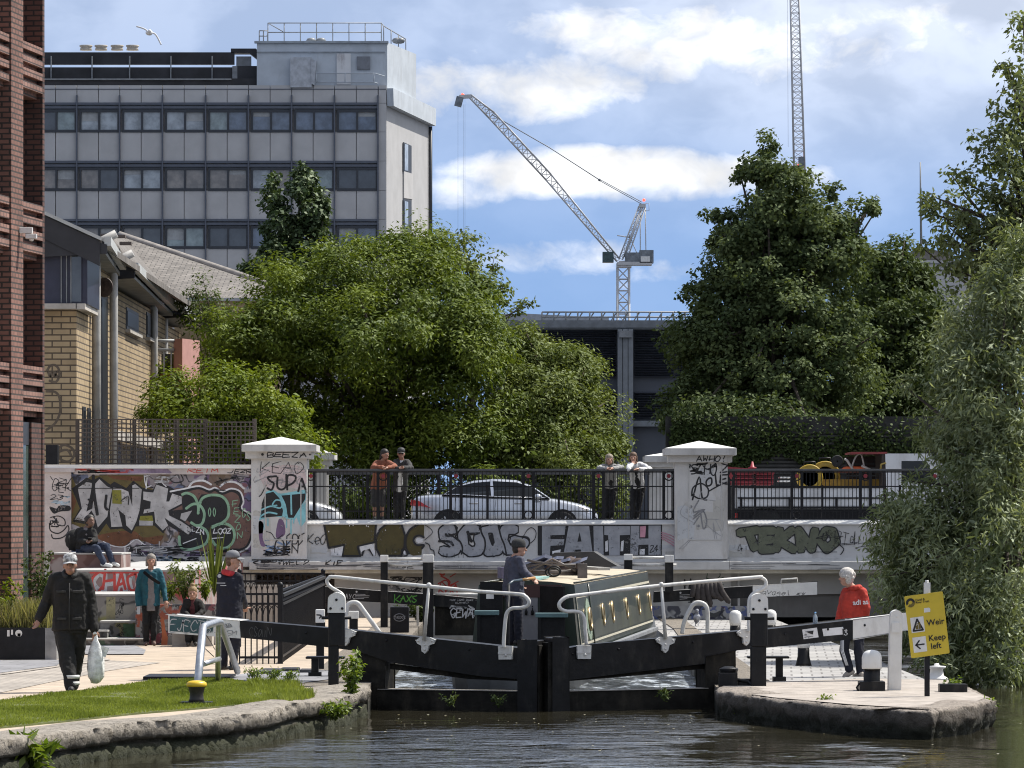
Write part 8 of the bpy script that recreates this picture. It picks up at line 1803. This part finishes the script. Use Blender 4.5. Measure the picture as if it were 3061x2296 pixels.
# 1 man with the carrier bag, walking towards the viewer
j = lambda x, y, d_=0: (x * .40687, 1621 + y * .40687, d_)
hat_brim = M_capw
r1, p1, m1 = person('person in dark jacket and white cap walking with a carrier bag', 58.1,
    {'head': j(514, 172, -.05), 'shL': j(412, 268), 'shR': j(622, 268), 'elL': j(340, 440, .05), 'haL': j(290, 562, -.05), 'elR': j(672, 460, .03), 'haR': j(692, 640, -.03), 'hip': j(520, 610),
     'knL': j(490, 830, -.12), 'anL': j(525, 1060, -.25), 'toL': j(522, 1088, -.42), 'knR': j(560, 830, .1), 'anR': j(530, 1045, .25), 'toR': j(530, 1083, .08)}, yaw=6, s=1.03,
    skin=M_skin2, top=K_brownblk, hem=.06, trousers=K_black, shoes=M_shoeb, hat='cap', hatc=M_capw, hair=H_dark, bulk=1.32, legbulk=1.4, vox=.012)
b = MB()
q = p1['head'] + Vector((0, 0, -.13)); b.tube([q + Vector((math.sin(a) * .085, -math.cos(a) * .075 + .01, .03 - .05 * math.cos(a))) for a in np.linspace(.35, 5.93, 16)], .026, 8); b.build('collar', K_char, r1)
b = MB()
for dx_, z_ in ((-.11, .52), (.11, .52), (-.10, .17), (.10, .17)): c_ = p1['hip'] + Vector((dx_, -.185, z_ - .08)); b.cbox(c_, (.12, .02, .025), rotm(.15, 0, 0))
b.tube([p1['hip'] + Vector((0, -.195, -.04)), p1['hip'] + Vector((0, -.20, .25)), p1['hip'] + Vector((0, -.165, .55))], .007, 6); b.build('pocket_flaps', K_char, r1)
b = MB()
for y in (988, 1035):
    q = P(*T8(530, y), 58.1 - .22); b.lathe([(.098, -.022), (.098, .022)], q, 20)
b.build('reflective_stripe', mat('reflective_grey', (.55, .55, .53), .5), r1)
b = MB(); q = p1['haR']
vs = []; prof = [(.02, -.06), (.03, -.14), (.075, -.23), (.10, -.34), (.108, -.50), (.10, -.61), (.06, -.68), (.02, -.70)]
seg = 18; rr_ = random.Random(3)
for i, (r_, h) in enumerate(prof):
    for k in range(seg): a = 6.2832 * k / seg; f_ = 1 + rr_.uniform(-.2, .2); vs.append(q + Vector((math.cos(a) * r_ * f_ + .02, math.sin(a) * r_ * .7 * f_ - .02, h + rr_.uniform(-.012, .012))))
fs = [(i*seg + k, i*seg + (k+1) % seg, (i+1)*seg + (k+1) % seg, (i+1)*seg + k) for i in range(len(prof) - 1) for k in range(seg)]
b.add(vs, fs, True); b.add([q + Vector((.06, -.02, -.2)), q + Vector((.20, -.03, -.24)), q + Vector((.15, -.02, -.36)), q + Vector((.08, -.03, -.34))], [(0, 1, 2, 3)]); b.tube([q + Vector((.0, 0, .0)), q + Vector((.012, -.03, -.07))], [.018, .03], 8)
cb_ = b.build('carrier_bag', mat('milky_plastic_bag', (.74, .74, .72), .4, var=.3, vs=9, bump=.9, bs=16)); tag(cb_, 'bulging white plastic carrier bag hanging from the walking man\'s hand', 'bag')
b = MB(); b.ball(q + Vector((.03, -.06, -.45)), (.035, .03, .055), 10); b.ball(q + Vector((-.02, -.055, -.56)), (.04, .03, .03), 10); b.build('printed_patch', mat('bag_red_print', (.45, .12, .05), .5), cb_)
# 2 woman in teal jacket
r2, p2, m2 = person('person with short grey hair in an open teal jacket by the steps', 79.2,
    {'head': j(1110, 140, -.03), 'shL': j(1045, 225), 'shR': j(1165, 222), 'elL': j(1012, 350, .03), 'haL': j(1018, 462, -.05), 'elR': j(1205, 340, .03), 'haR': j(1216, 425, -.06), 'hip': j(1108, 475),
     'knL': j(1072, 600, -.04), 'anL': j(1075, 728, .02), 'toL': j(1072, 752, -.14), 'knR': j(1130, 600, -.04), 'anR': j(1128, 722, -.02), 'toR': j(1135, 752, -.18)}, yaw=10, s=.92,
    skin=M_skin, top=K_teal, hem=-.02, trousers=K_blk2, shoes=mat('brown_boot', (.10, .06, .05), .6), hair=H_grey, hairstyle='shaggy', shirt=(K_grey,), legbulk=.92, bulk=1.05)
b = MB(); ribbon(b, [P(*T8(1062, 222), 79.02), P(*T8(1110, 262), 78.99), P(*T8(1170, 300), 79.05)], .055, .02); b.build('bag_strap', M_black, r2)
b = MB(); b.cbox(P(*T8(1018, 500), 79.05), (.06, .05, .14)); o = b.build('drink_can', M_steel); tag(o, 'small metal bottle held by the woman in the teal jacket', 'bottle')
# 3 man in navy jacket, back turned, looking right
hat_brim = M_capg
r3, p3, m3 = person('person in navy jacket with red hood, back turned, by the black fence', 66.6,
    {'head': j(1712, 138, 0), 'shL': j(1632, 255, .06), 'shR': j(1745, 262, -.06), 'elL': j(1650, 400, .30), 'haL': j(1772, 462, .45), 'elR': j(1772, 395, .0), 'haR': j(1795, 466, .32), 'hip': j(1685, 520),
     'knL': j(1655, 740, .05), 'anL': j(1640, 900, .1), 'toL': j(1680, 930, .18), 'knR': j(1735, 740, .0), 'anR': j(1712, 905, -.04), 'toR': j(1748, 928, .06)}, yaw=92, s=1.02, lat=(1, -.55, 0),
    skin=M_skin, top=K_navy, hem=.10, trousers=K_navy, shoes=M_shoeb, hair=H_brown, hairstyle='short', hat='cap', hatc=M_capg, hood=cloth('red_lining', (.42, .03, .035)), bulk=1.16, legbulk=1.0)
b = MB()
for (x, y, wd, hh) in ((1622, 300, .14, .012), (1640, 318, .09, .010)): q = P(*T8(x, y), 66.34); b.cbox(q, (wd, .01, hh), rotm(0, 0, -.4))
b.build('jacket_lettering', mat('pale_print', (.42, .43, .45), .7), r3)
b = MB(); b.lathe([(.028, 0), (.028, .006)], P(*T8(1612, 248), 66.4), 14, 'Y'); b.build('jacket_badge', mat('pale_print', (.42, .43, .45), .7), r3)
# 4 woman sitting low behind the beam
person('person with a top bun sitting against the graffiti planter', 79.0,
    {'head': j(1415, 378, -.05), 'shL': j(1368, 440), 'shR': j(1466, 440), 'elL': j(1345, 510, -.1), 'haL': j(1400, 548, -.3), 'elR': j(1490, 510, -.1), 'haR': j(1432, 552, -.3), 'hip': j(1415, 590, .1),
     'knL': j(1385, 600, -.42), 'anL': j(1385, 730, -.36), 'toL': j(1380, 752, -.52), 'knR': j(1440, 600, -.42), 'anR': j(1438, 730, -.36), 'toR': j(1440, 752, -.52)}, yaw=0, s=.92,
    skin=M_skin, top=K_black, hem=.0, trousers=K_blk2, shoes=M_shoeb, hair=H_blond, hairstyle='bun', shirt=(K_wine,))
b = MB(); q = P(*T8(1415, 660), 79.0); b.box((q.x - .35, 78.85, 0), (q.x + .35, 79.45, q.z + .14)); o = b.build('low_stone_seat', M_conc); tag(o, 'low stone block the woman with the bun sits on', 'seat')
# 5 boy on the terrace
c1 = lambda x, y, d_=0: (x * .40687, 1250 + y * .40687, d_)
r5, p5, m5 = person('person with curly dark hair sitting on the terrace looking at a phone', 88.0,
    {'head': c1(664, 762, -.04), 'shL': c1(585, 828, .05), 'shR': c1(680, 832, -.05), 'elL': c1(558, 900, .05), 'haL': c1(640, 908, -.30), 'elR': c1(700, 900, -.15), 'haR': c1(668, 902, -.34), 'hip': c1(620, 960, 0),
     'knL': c1(708, 955, -.38), 'anL': c1(765, 1062, -.35), 'toL': c1(815, 1088, -.42), 'knR': c1(780, 938, -.20), 'anR': c1(825, 1052, -.2), 'toR': c1(868, 1084, -.26)}, yaw=28, s=.97, pitch=32,
    skin=M_skin3, top=K_black, hem=.02, trousers=K_jean, shoes=M_shoew, hair=H_dark, hairstyle='afro', shirt=(cloth('mid_grey_tee', (.16, .15, .155)),), lat=(1, -.3, 0), bulk=1.1)
q = p5['haR']; b = MB(); b.box((-.035, -.006, -.07), (.035, .006, .07), rotm(R(50), 0, .3), q + Vector((-.02, -.07, .02))); o = b.build('mobile_phone', M_blackmetal); tag(o, 'dark mobile phone in the seated boy\'s hands', 'phone')
b = MB(); b.ball(P(262, 1615, 88.1), (.2, .16, .22), 12); b.tube(smooth_path([P(245, 1602, 87.9), P(243, 1615, 87.85), P(246, 1645, 87.9)], 4), .015, 6); o = b.build('rucksack', K_black); tag(o, 'black rucksack beside the boy on the terrace', 'bag'); o.location.x -= .25
# 6 boatman at the tiller
k3 = lambda x, y, d_=0: (1300 + x * .36166, 1250 + y * .36166, d_)
r6, p6, m6 = person('person in grey beanie standing on the boat stern holding the tiller', 69.6,
    {'head': k3(697, 1082, 0), 'shL': k3(622, 1178, .12), 'shR': k3(700, 1172, -.14), 'elL': k3(615, 1300, .2), 'haL': k3(690, 1370, .1), 'elR': k3(735, 1270, -.2), 'haR': k3(805, 1325, -.42), 'hip': k3(650, 1420, .02),
     'knL': k3(650, 1640, .05), 'anL': k3(645, 1835, .1), 'toL': k3(690, 1850, .05), 'knR': k3(690, 1640, -.08), 'anR': k3(690, 1835, -.1), 'toR': k3(735, 1850, -.15)}, yaw=100, s=1.0, lat=(.6, -.8, 0),
    skin=M_skin, top=K_blugrey, hem=.10, trousers=K_navy, shoes=M_shoeb, hair=H_dark, hairstyle='short', hat='beanie', hatc=M_beanie, bulk=1.08)
# 7 man in the red hoodie
j7 = lambda x, y, d_=0: (2161 + x * .40687, 1621 + y * .40687, d_)
r7, p7, m7 = person('person with white curly hair in a bright red hoodie behind the beam', 65.2,
    {'head': j7(905, 262, 0), 'shL': j7(905, 368, .05), 'shR': j7(1025, 370, -.02), 'elL': j7(872, 480, .08), 'haL': j7(848, 570, .0), 'elR': j7(1052, 490, -.04), 'haR': j7(1035, 590, .08), 'hip': j7(955, 610, 0),
     'knL': j7(890, 790, .08), 'anL': j7(930, 935, .0), 'toL': j7(893, 990, -.02), 'knR': j7(1000, 800, -.02), 'anR': j7(1008, 955, .03), 'toR': j7(968, 985, .12)}, yaw=-118, s=.95, lat=(1, .25, 0),
    skin=M_skin, top=K_red, hem=.04, trousers=K_navy, shoes=M_shoeg, hair=H_white, hairstyle='curly', hood=K_red, bulk=1.16, legbulk=1.02)
MT = Matrix.Translation(P(*j7(955, 462)[:2], 65.2 - .158)) @ Matrix.Rotation(R(10), 4, 'Z') @ Matrix.Rotation(R(-4), 4, 'Y') @ Matrix.Rotation(R(90), 4, 'X')
text_mesh('adi as', .105, PW, 'back_lettering', r7, MT, .006)
b = MB()
for k in range(3): b.tube([P(*j7(868 + 9 * k, 720)[:2], 65.2 - .06), P(*j7(868 + 9 * k, 800)[:2], 65.2 - .05), P(*j7(905 + 7 * k, 905)[:2], 65.2 - .08)], .006, 6)
b.build('trouser_stripes', PW, r7)
# 8-11 people leaning on the bridge railing
c2 = lambda x, y, d_=0: (700 + x * .36166, 1250 + y * .36166, d_)
person('person in rust orange jacket and shorts leaning on the bridge railing, face turned right', 103.1,
    {'head': c2(1245, 305, -.15), 'shL': c2(1180, 372, -.05), 'shR': c2(1275, 372, -.15), 'elL': c2(1150, 408, -.45), 'haL': c2(1225, 408, -.72), 'elR': c2(1330, 400, -.5), 'haR': c2(1268, 410, -.75), 'hip': c2(1195, 560, .25),
     'knL': c2(1160, 700, .15), 'anL': c2(1160, 818, .2), 'toL': c2(1160, 845, .02), 'knR': c2(1225, 700, .15), 'anR': c2(1222, 818, .2), 'toR': c2(1228, 845, .02)}, yaw=48, s=.98,
    skin=M_skin2, top=K_orange, hem=.1, trousers=K_char, shoes=M_shoeb, hair=H_dark, hairstyle='tail', shorts=True, bulk=1.1)
hat_brim = M_shoeb
r9, p9, m9 = person('person in black cap and sunglasses over white T-shirt at the bridge railing', 103.1,
    {'head': c2(1380, 298, -.1), 'shL': c2(1338, 365, -.05), 'shR': c2(1432, 365, -.05), 'elL': c2(1320, 425, -.4), 'haL': c2(1372, 412, -.74), 'elR': c2(1462, 412, -.5), 'haR': c2(1400, 410, -.76), 'hip': c2(1370, 575, .25),
     'knL': c2(1345, 710, .2), 'anL': c2(1345, 820, .25), 'toL': c2(1342, 845, .08), 'knR': c2(1390, 710, .2), 'anR': c2(1390, 820, .25), 'toR': c2(1392, 845, .08)}, yaw=-4, s=.98,
    skin=M_skin2, top=K_char, hem=.08, trousers=K_blk2, shoes=M_shoeb, hair=H_dark, hat='cap', hatc=mat('black_cap', (.03, .03, .03), .7), shirt=(K_white,), bulk=1.05)
b = MB()
for sx in (-1, 1): b.ball(p9['head'] + Vector((sx * .034, -.095, .014)), (.028, .012, .02), 10)
b.build('sunglasses', M_carglass, r9)
person('person with tousled grey hair and dark gilet at the bridge railing', 103.1,
    {'head': k3(1442, 345, -.15), 'shL': k3(1392, 400, -.1), 'shR': k3(1492, 402, -.1), 'elL': k3(1352, 416, -.42), 'haL': k3(1425, 418, -.74), 'elR': k3(1545, 408, -.45), 'haR': k3(1470, 416, -.76), 'hip': k3(1450, 575, .3),
     'knL': k3(1425, 700, .25), 'anL': k3(1418, 820, .3), 'toL': k3(1418, 845, .12), 'knR': k3(1465, 700, .25), 'anR': k3(1458, 820, .3), 'toR': k3(1462, 845, .12)}, yaw=8, s=.95,
    skin=M_skin, top=K_pale, hem=-.06, trousers=K_blk2, shoes=M_shoeb, hair=H_silver, hairstyle='shaggy', shirt=(K_black,))
person('person with brown bob and white sleeves, hand at chin, at the bridge railing', 103.1,
    {'head': k3(1640, 330, -.1), 'shL': k3(1608, 390, -.1), 'shR': k3(1705, 385, -.05), 'elL': k3(1600, 425, -.72), 'haL': k3(1628, 385, -.42), 'elR': k3(1782, 425, -.55), 'haR': k3(1685, 422, -.78), 'hip': k3(1680, 575, .3),
     'knL': k3(1635, 700, .2), 'anL': k3(1635, 820, .25), 'toL': k3(1635, 845, .08), 'knR': k3(1690, 700, .25), 'anR': k3(1672, 820, .3), 'toR': k3(1672, 845, .12)}, yaw=-4, s=.95,
    skin=M_skin, top=K_white, hem=-.05, trousers=K_blk2, shoes=M_shoeb, hair=H_brown, hairstyle='bob', shirt=(K_black,), lat=(1, .1, 0))
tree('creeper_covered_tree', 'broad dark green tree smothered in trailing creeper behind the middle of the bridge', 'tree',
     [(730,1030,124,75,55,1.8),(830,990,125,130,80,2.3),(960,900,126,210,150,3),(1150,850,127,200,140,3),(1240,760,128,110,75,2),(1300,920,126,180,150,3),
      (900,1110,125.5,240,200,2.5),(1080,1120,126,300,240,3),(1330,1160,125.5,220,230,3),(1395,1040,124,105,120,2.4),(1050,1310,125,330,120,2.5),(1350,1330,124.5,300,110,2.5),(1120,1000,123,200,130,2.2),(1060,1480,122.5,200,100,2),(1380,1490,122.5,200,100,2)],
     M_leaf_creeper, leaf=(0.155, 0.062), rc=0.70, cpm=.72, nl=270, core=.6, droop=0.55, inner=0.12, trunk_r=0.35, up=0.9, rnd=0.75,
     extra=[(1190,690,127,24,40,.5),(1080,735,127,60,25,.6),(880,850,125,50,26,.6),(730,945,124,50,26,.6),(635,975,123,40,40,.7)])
tree('round_headed_tree', 'small dark tree with a loose round head rising above the creeper beside the office corner', 'tree',
     [(1370,755,133,85,70,1.3),(1400,830,133,85,75,1.3),(1455,880,133,60,60,1.0),(1330,800,133,60,80,1.2)], M_leaf_ash, leaf=(0.15, 0.08), rc=0.4, cpm=1.4, nl=50, inner=0.3, trunk_r=0.16, limbs=36, up=0.6,
     extra=[(1470,800,133,26,40,.4),(1485,860,133,22,40,.4),(1570,915,133,20,20,.4),(1545,930,133,14,14,.3)])
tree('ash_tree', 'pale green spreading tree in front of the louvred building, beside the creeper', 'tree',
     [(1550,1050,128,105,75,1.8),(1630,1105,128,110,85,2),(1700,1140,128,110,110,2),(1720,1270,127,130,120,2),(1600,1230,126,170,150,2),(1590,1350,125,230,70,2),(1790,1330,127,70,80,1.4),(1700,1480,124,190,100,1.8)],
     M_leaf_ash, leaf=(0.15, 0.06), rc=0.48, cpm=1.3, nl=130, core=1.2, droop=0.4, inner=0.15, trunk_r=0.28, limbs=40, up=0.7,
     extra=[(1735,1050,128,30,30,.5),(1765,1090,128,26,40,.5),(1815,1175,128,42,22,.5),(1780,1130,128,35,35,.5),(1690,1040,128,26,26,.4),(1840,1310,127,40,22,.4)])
tree('garden_shrub', 'bright yellow green shrub behind the trellis, next to the bridge pier', 'shrub',
     [(700,1165,111,150,85,1.4),(590,1235,111,150,90,1.4),(800,1245,111,130,90,1.4),(520,1190,112,70,80,1.0),(880,1330,111,100,75,1.2),(700,1320,111,200,80,1.4)],
     M_leaf_bright, leaf=(0.12, 0.06), rc=0.4, cpm=2.0, nl=140, core=1.5, droop=0.45, inner=0.25, trunk_r=0.12, up=0.8)
tree('climbing_shrub', 'sprawling dull green shrub against the end of the slate roof, above the pink column', 'shrub',
     [(570,945,141,70,50,1.2),(630,930,141,60,60,1.2),(700,1040,139,80,70,1.2),(650,1070,139,50,60,1.0)], M_leaf_dim, leaf=(0.15, 0.07), rc=0.45, cpm=1.5, nl=55, inner=0.25, trunk_r=0.1,
     extra=[(600,860,139,26,40,.4),(560,905,139,30,26,.4)])
tree('twin_topped_poplar', 'dark twin topped poplar standing in front of the grey office windows', 'tree',
     [(818,595,165,26,66,.9),(906,560,165,32,62,1.0),(935,640,165,42,75,1.2),(850,700,165,66,80,1.6),(920,740,165,72,85,1.6),(850,790,165,90,70,1.8),(775,810,165,40,35,1.0)],
     M_leaf_poplar, leaf=(0.19, 0.13), rc=0.34, cpm=2.3, nl=60, core=0, inner=0.35, trunk_r=0.25, up=0.6, extra=[(900,510,165,18,24,.5),(930,560,165,16,40,.5),(816,540,165,15,24,.5),(965,620,165,18,60,.5)])
tree('plane_tree', 'tall dark pyramidal tree behind the truck, in front of the tower crane mast', 'tree',
     [(2295,500,150,50,45,1.3),(2350,550,150,80,65,1.8),(2310,640,150,100,85,2.2),(2450,655,150,90,80,2.1),(2230,700,150,90,70,2),(2250,790,150,160,110,2.8),(2450,770,150,140,110,2.6),(2380,720,150,110,90,2.2),(2090,1010,149,90,80,2),(2535,700,150,36,44,1.2),
      (2200,920,150,140,110,2.8),(2370,950,149,230,160,3),(2150,1090,149,130,130,2.6),(2330,1150,148,230,160,3),(2520,1080,149,140,160,2.8),(2120,1230,147,140,120,2.6),(2300,1290,146,260,90,3)],
     M_leaf_plane, leaf=(0.155, 0.115), rc=0.47, cpm=1.1, nl=125, core=.5, inner=0.25, trunk_r=0.42, up=0.55, limbs=60,
     extra=[(2285,415,150,18,16,.5),(2300,440,150,26,18,.5),(2230,520,150,38,22,.6),(2140,635,150,28,24,.5),(2165,660,150,40,26,.6),(2575,620,150,50,24,.6),(2610,625,150,20,20,.4),(2150,735,150,40,22,.6),(2080,870,150,40,20,.6),(2480,570,150,30,24,.5),(2180,800,150,36,36,.6)])
tree('bushy_tree', 'dull green bushy tree beside the pyramidal tree, under the flagpole like mast', 'tree',
     [(2660,800,158,90,70,2),(2620,880,158,120,100,2.4),(2730,900,158,100,110,2.4),(2680,1000,157,160,130,2.8),(2620,1120,157,140,140,2.6),(2740,1130,156,140,140,2.6),(2640,1240,155,190,110,2.8)],
     M_leaf_dim, leaf=(0.18, 0.11), rc=0.6, cpm=1.1, nl=100, core=.9, inner=0.33, trunk_r=0.32, up=0.55, extra=[(2690,730,158,20,22,.5),(2600,770,158,26,24,.5),(2760,800,158,30,30,.6)])
tree('overhanging_tree', 'loose leaved tree leaning in high above the willow, against the sky', 'tree',
     [(2995,660,84,120,100,1.1),(2905,730,84,100,70,1.0),(3150,380,86,80,170,1.6),(3170,700,86,100,150,1.8),(3060,180,84,50,80,.8),(3065,320,84,70,110,.9),(3020,420,84,80,90,.9),(2975,520,84,90,80,1),(3040,600,84,110,130,1.2),(2910,610,84,90,60,.9),(2970,720,84,130,110,1.2),(2850,690,84,60,50,.6),(2910,800,84,110,90,1),(3050,780,84,80,120,1.2),(3055,480,84,60,80,1.0)],
     M_leaf_loose, leaf=(0.13, 0.07), rc=0.28, cpm=2.3, nl=36, core=0, inner=0.3, droop=0.5, base=(12.2, 84.5, 0.2), trunk_r=0.22, limbs=70, up=0.3,
     extra=[(2760,600,84,30,20,.3),(2800,590,84,40,22,.4),(2790,640,84,30,20,.3),(2860,520,84,34,26,.4),(2920,430,84,34,30,.4),(2980,330,84,30,30,.3),(3000,200,84,30,30,.3),(2830,700,84,30,26,.3),(2770,740,84,24,14,.3),(3050,70,84,30,50,.4)])
WB = [(3150,1420,73.5,90,150,1.4),(3160,1760,72.5,110,180,1.6),(3065,1030,72,60,120,1.0),(3060,900,72,50,90,.9),(3040,780,73,60,110,1.0),(2985,860,73,60,80,.9),(3010,920,73,90,120,1.2),(2930,1010,73,110,120,1.3),(2880,1100,73,110,110,1.3),(2960,1190,72,140,160,1.6),(2870,1250,73,120,110,1.3),(2920,1400,72,130,150,1.6),(3010,1400,72,120,220,1.8),
      (2770,1560,72,120,80,1.2),(2710,1550,72,50,45,.8),(2800,1680,72,180,140,1.6),(2990,1700,71,170,240,1.8),(2720,1660,72,65,65,.8),(2880,1850,71,200,150,1.7),(2740,1840,72,110,120,1.2),(3010,1960,70,140,110,1.4),(2850,1985,70,140,70,1.1)]
tree('willow_tree', 'silvery green narrow leaved willow overhanging the water behind the yellow sign', 'tree', WB, M_leaf_willow, leaf=(0.15, 0.033), rc=0.32, cpm=2.5, nl=84, core=1.6, inner=0.2, droop=0.7, base=(11.3, 73, 0.2), trunk_r=0.2, limbs=60, up=0.25, rnd=1.0, flat=1.0,
     extra=[(2655,1500,72,40,22,.4),(2640,1560,72,36,24,.4),(2760,1300,73,36,24,.4),(2740,1430,72,40,30,.4),(2730,1140,73,40,22,.4),(2640,1620,72,34,22,.4),(2850,950,73,40,26,.4),(2640,1740,71,40,40,.4)])
p = G(1040, 2085)
weed('bank_weed', 'tall leafy weed growing at the corner of the grassy bank beside the gate', p.x, 57.2, -0.08, 0.66, 0.28, M_leaf_weed, 420, (0.085, 0.04), 12)
p = G(985, 2085)
weed('bank_weed', 'low yellow green weed spilling over the grassy bank stones below the tall weed', p.x + .1, 55.5, -0.22, 0.2, 0.4, M_leaf_weed, 420, (0.07, 0.035), 16)
weed('water_plant', 'broad leaved dock plant at the water edge by the mossy bank stones', -4.95, 46.2, -0.36, 0.36, 0.3, M_leaf_weed, 120, (0.22, 0.07), 10, droop=0.0)
p = P(2935, 2135, 56.0)
weed('stone_weed', 'yellow green weed hanging on the island bank below the black box', p.x, 56.1, -0.22, 0.22, 0.2, M_leaf_weed, 260, (0.05, 0.03), 12)
weed('stone_weed', 'tiny weed in a crack at the foot of the island bank by the gate', P(2210, 2140, 57.9).x, 57.9, -0.28, 0.1, 0.09, M_leaf_weed, 60, (0.04, 0.025), 6)
p = P(2465, 2092, 56.2)
weed('stone_weed', 'tiny weed on top of the island bank stone below the dome bollard', p.x, 55.8, -0.03, 0.07, 0.12, M_leaf_weed, 80, (0.04, 0.025), 6)
for k in range(3):
    weed('verge_weed', 'leafy weeds round the foot of the tubular rail', -3.5 + 0.22 * k, 61.2 + 0.1 * k, 0.02, 0.2 - 0.03 * k, 0.2, M_leaf_weed, 150, (0.05, 0.025), 10, group='weeds round the rail foot')
# planter beside the red brick building
M_dry = leafmat('dry_grass', (0.13, 0.14, 0.05), (0.31, 0.28, 0.15), 0.4, 0.2)
Y = 71.4
root = thing('black_planter', 'long black planter box with white stickers in front of the red brick building', 'planter', (-7.8, Y, 0))
b = MB(); b.box((-9.4, Y, 0.0), (wx(134, Y), Y + 1.3, 0.51)); b.build('planter_box', M_blackmetal, root, bevel=0.01)
b = MB(); b.box((wx(134, Y) + 0.003, Y + 0.004, 0.0), (wx(169, Y), Y + 1.29, 0.505)); b.build('end_panel', mat('grey_panel', (0.24, 0.24, 0.24), 0.6, var=0.3), root)
b = MB()
for px, py, ww, hh in ((57, 1898, .05, .05), (25, 1893, .04, .1), (36, 1890, .03, .08)): q = P(px, py, Y); b.cbox((q.x, Y - 0.003, q.z), (ww, 0.004, hh))
q = P(56, 1893, Y); b.lathe([(0.055, 0), (0.055, 0.004)], (q.x, Y - 0.005, q.z), 16, 'Y')
b.build('sticker', M_white, root)
b = MB(); b.box((-9.35, Y + 0.05, 0.42), (wx(134, Y) - 0.05, Y + 1.25, 0.47)); b.build('soil', M_earth, root)
gp = [(-9.3, Y + 0.1), (wx(150, Y), Y + 0.1), (wx(150, Y), Y + 1.2), (-9.3, Y + 1.2)]
o = blades('ornamental_grass', gp, 5200, 0.40, M_dry, z0=0.47, wd=0.008, kind=None); tag(o, 'straw coloured ornamental grass in the black planter', 'plant'); 
weed('planter_shrub', 'green leafy plant at the far end of the black planter, by the brick pillar', wx(8, Y + .5), Y + 0.7, 0.47, 0.85, 0.45, M_leaf_bright, 420, (0.12, 0.05), 16)
weed('wall_shrub', 'dark green upright shrub against the foot of the red brick building', wx(125, 74), 73.8, 0.2, 1.55, 0.42, M_leaf_dim, 900, (0.075, 0.045), 22)
# planting in the graffiti planter by the steps
Y = 80.2
for i, (px, py, h, r, n, mm, lf, lab) in enumerate(((545, 1800, 0.8, 0.42, 520, M_leaf_ash, (0.08, 0.04), 'bushy pale green plant in the graffiti planter'),
    (505, 1800, 0.34, 0.30, 160, M_leaf_bright, (0.16, 0.025), 'spiky low plant at the corner of the graffiti planter by the teal jacket'),
    (612, 1800, 0.4, 0.3, 300, M_leaf_bright, (0.07, 0.04), 'yellow green low shrub in the graffiti planter beside the navy man'))):
    q = P(px, py, Y); weed('planter_shrub', lab, q.x, Y + 0.35, 0.78, h, r, mm, n, lf, 14)
q = P(640, 1700, Y + 2)
root = thing('flax_plant', 'tall sword leaved plant behind the navy man', 'plant', (q.x, 82.2, 0.8))
n = 46; a = RNG.uniform(0, 6.283, n); V = np.zeros((n, 4, 3)); hh = RNG.uniform(0.7, 1.35, n); le = RNG.uniform(0.05, 0.45, n)
tip = np.c_[np.cos(a) * le, np.sin(a) * le, hh]; wv = np.c_[-np.sin(a), np.cos(a), a * 0] * 0.022
V[:, 0] = 0; V[:, 1] = tip * 0.55 + wv; V[:, 2] = tip; V[:, 3] = tip * 0.55 - wv
quads_object('leaves', V, M_leaf_ash, parent=root, tone=RNG.uniform(0, 1, n))
# ivy and brambles seen under the far gate
weed('towpath_brambles', 'low brambles on the lockside between the far gate posts', wx(1258, 97), 97.5, 0.0, 0.6, 0.7, M_leaf_dim, 900, (0.1, 0.06), 26)

for px, py, lab in ((1345, 2094, 'small dark weed growing near the heel of the teal tagged gate sill'), (1490, 2098, 'small dark weed near the mitre post on the teal tagged gate sill'), (1985, 2078, 'small dark weed on the wet sill of the stickered gate')):
    q = P(px, py, 60.6); weed('sill_weed', lab, q.x, 60.55, q.z - .06, .16, .14, M_leaf_dim, 70, (.05, .03), 7)
n = 170; x = RNG.uniform(-5, 8.5, n); y = 60 - np.abs(RNG.normal(0, 4.5, n)); k = ~inpoly(x, y, LB + [(-60, 60), (-60, 40)]); x, y = x[k], y[k]; n = len(x)
s_ = RNG.uniform(.005, .02, n); a = RNG.uniform(0, 6.28, n); V = np.zeros((n, 4, 3))
for i in range(4): V[:, i] = np.c_[x + s_ * np.cos(a + i * 1.57), y + s_ * 2.5 * np.sin(a + i * 1.57), np.full(n, WATER_Z + .006)]
quads_object('floating_debris', V, leafmat('floating_leaves', (.30, .27, .18), (.62, .60, .52), .1, 0), tone=RNG.uniform(0, 1, n), kind='stuff')
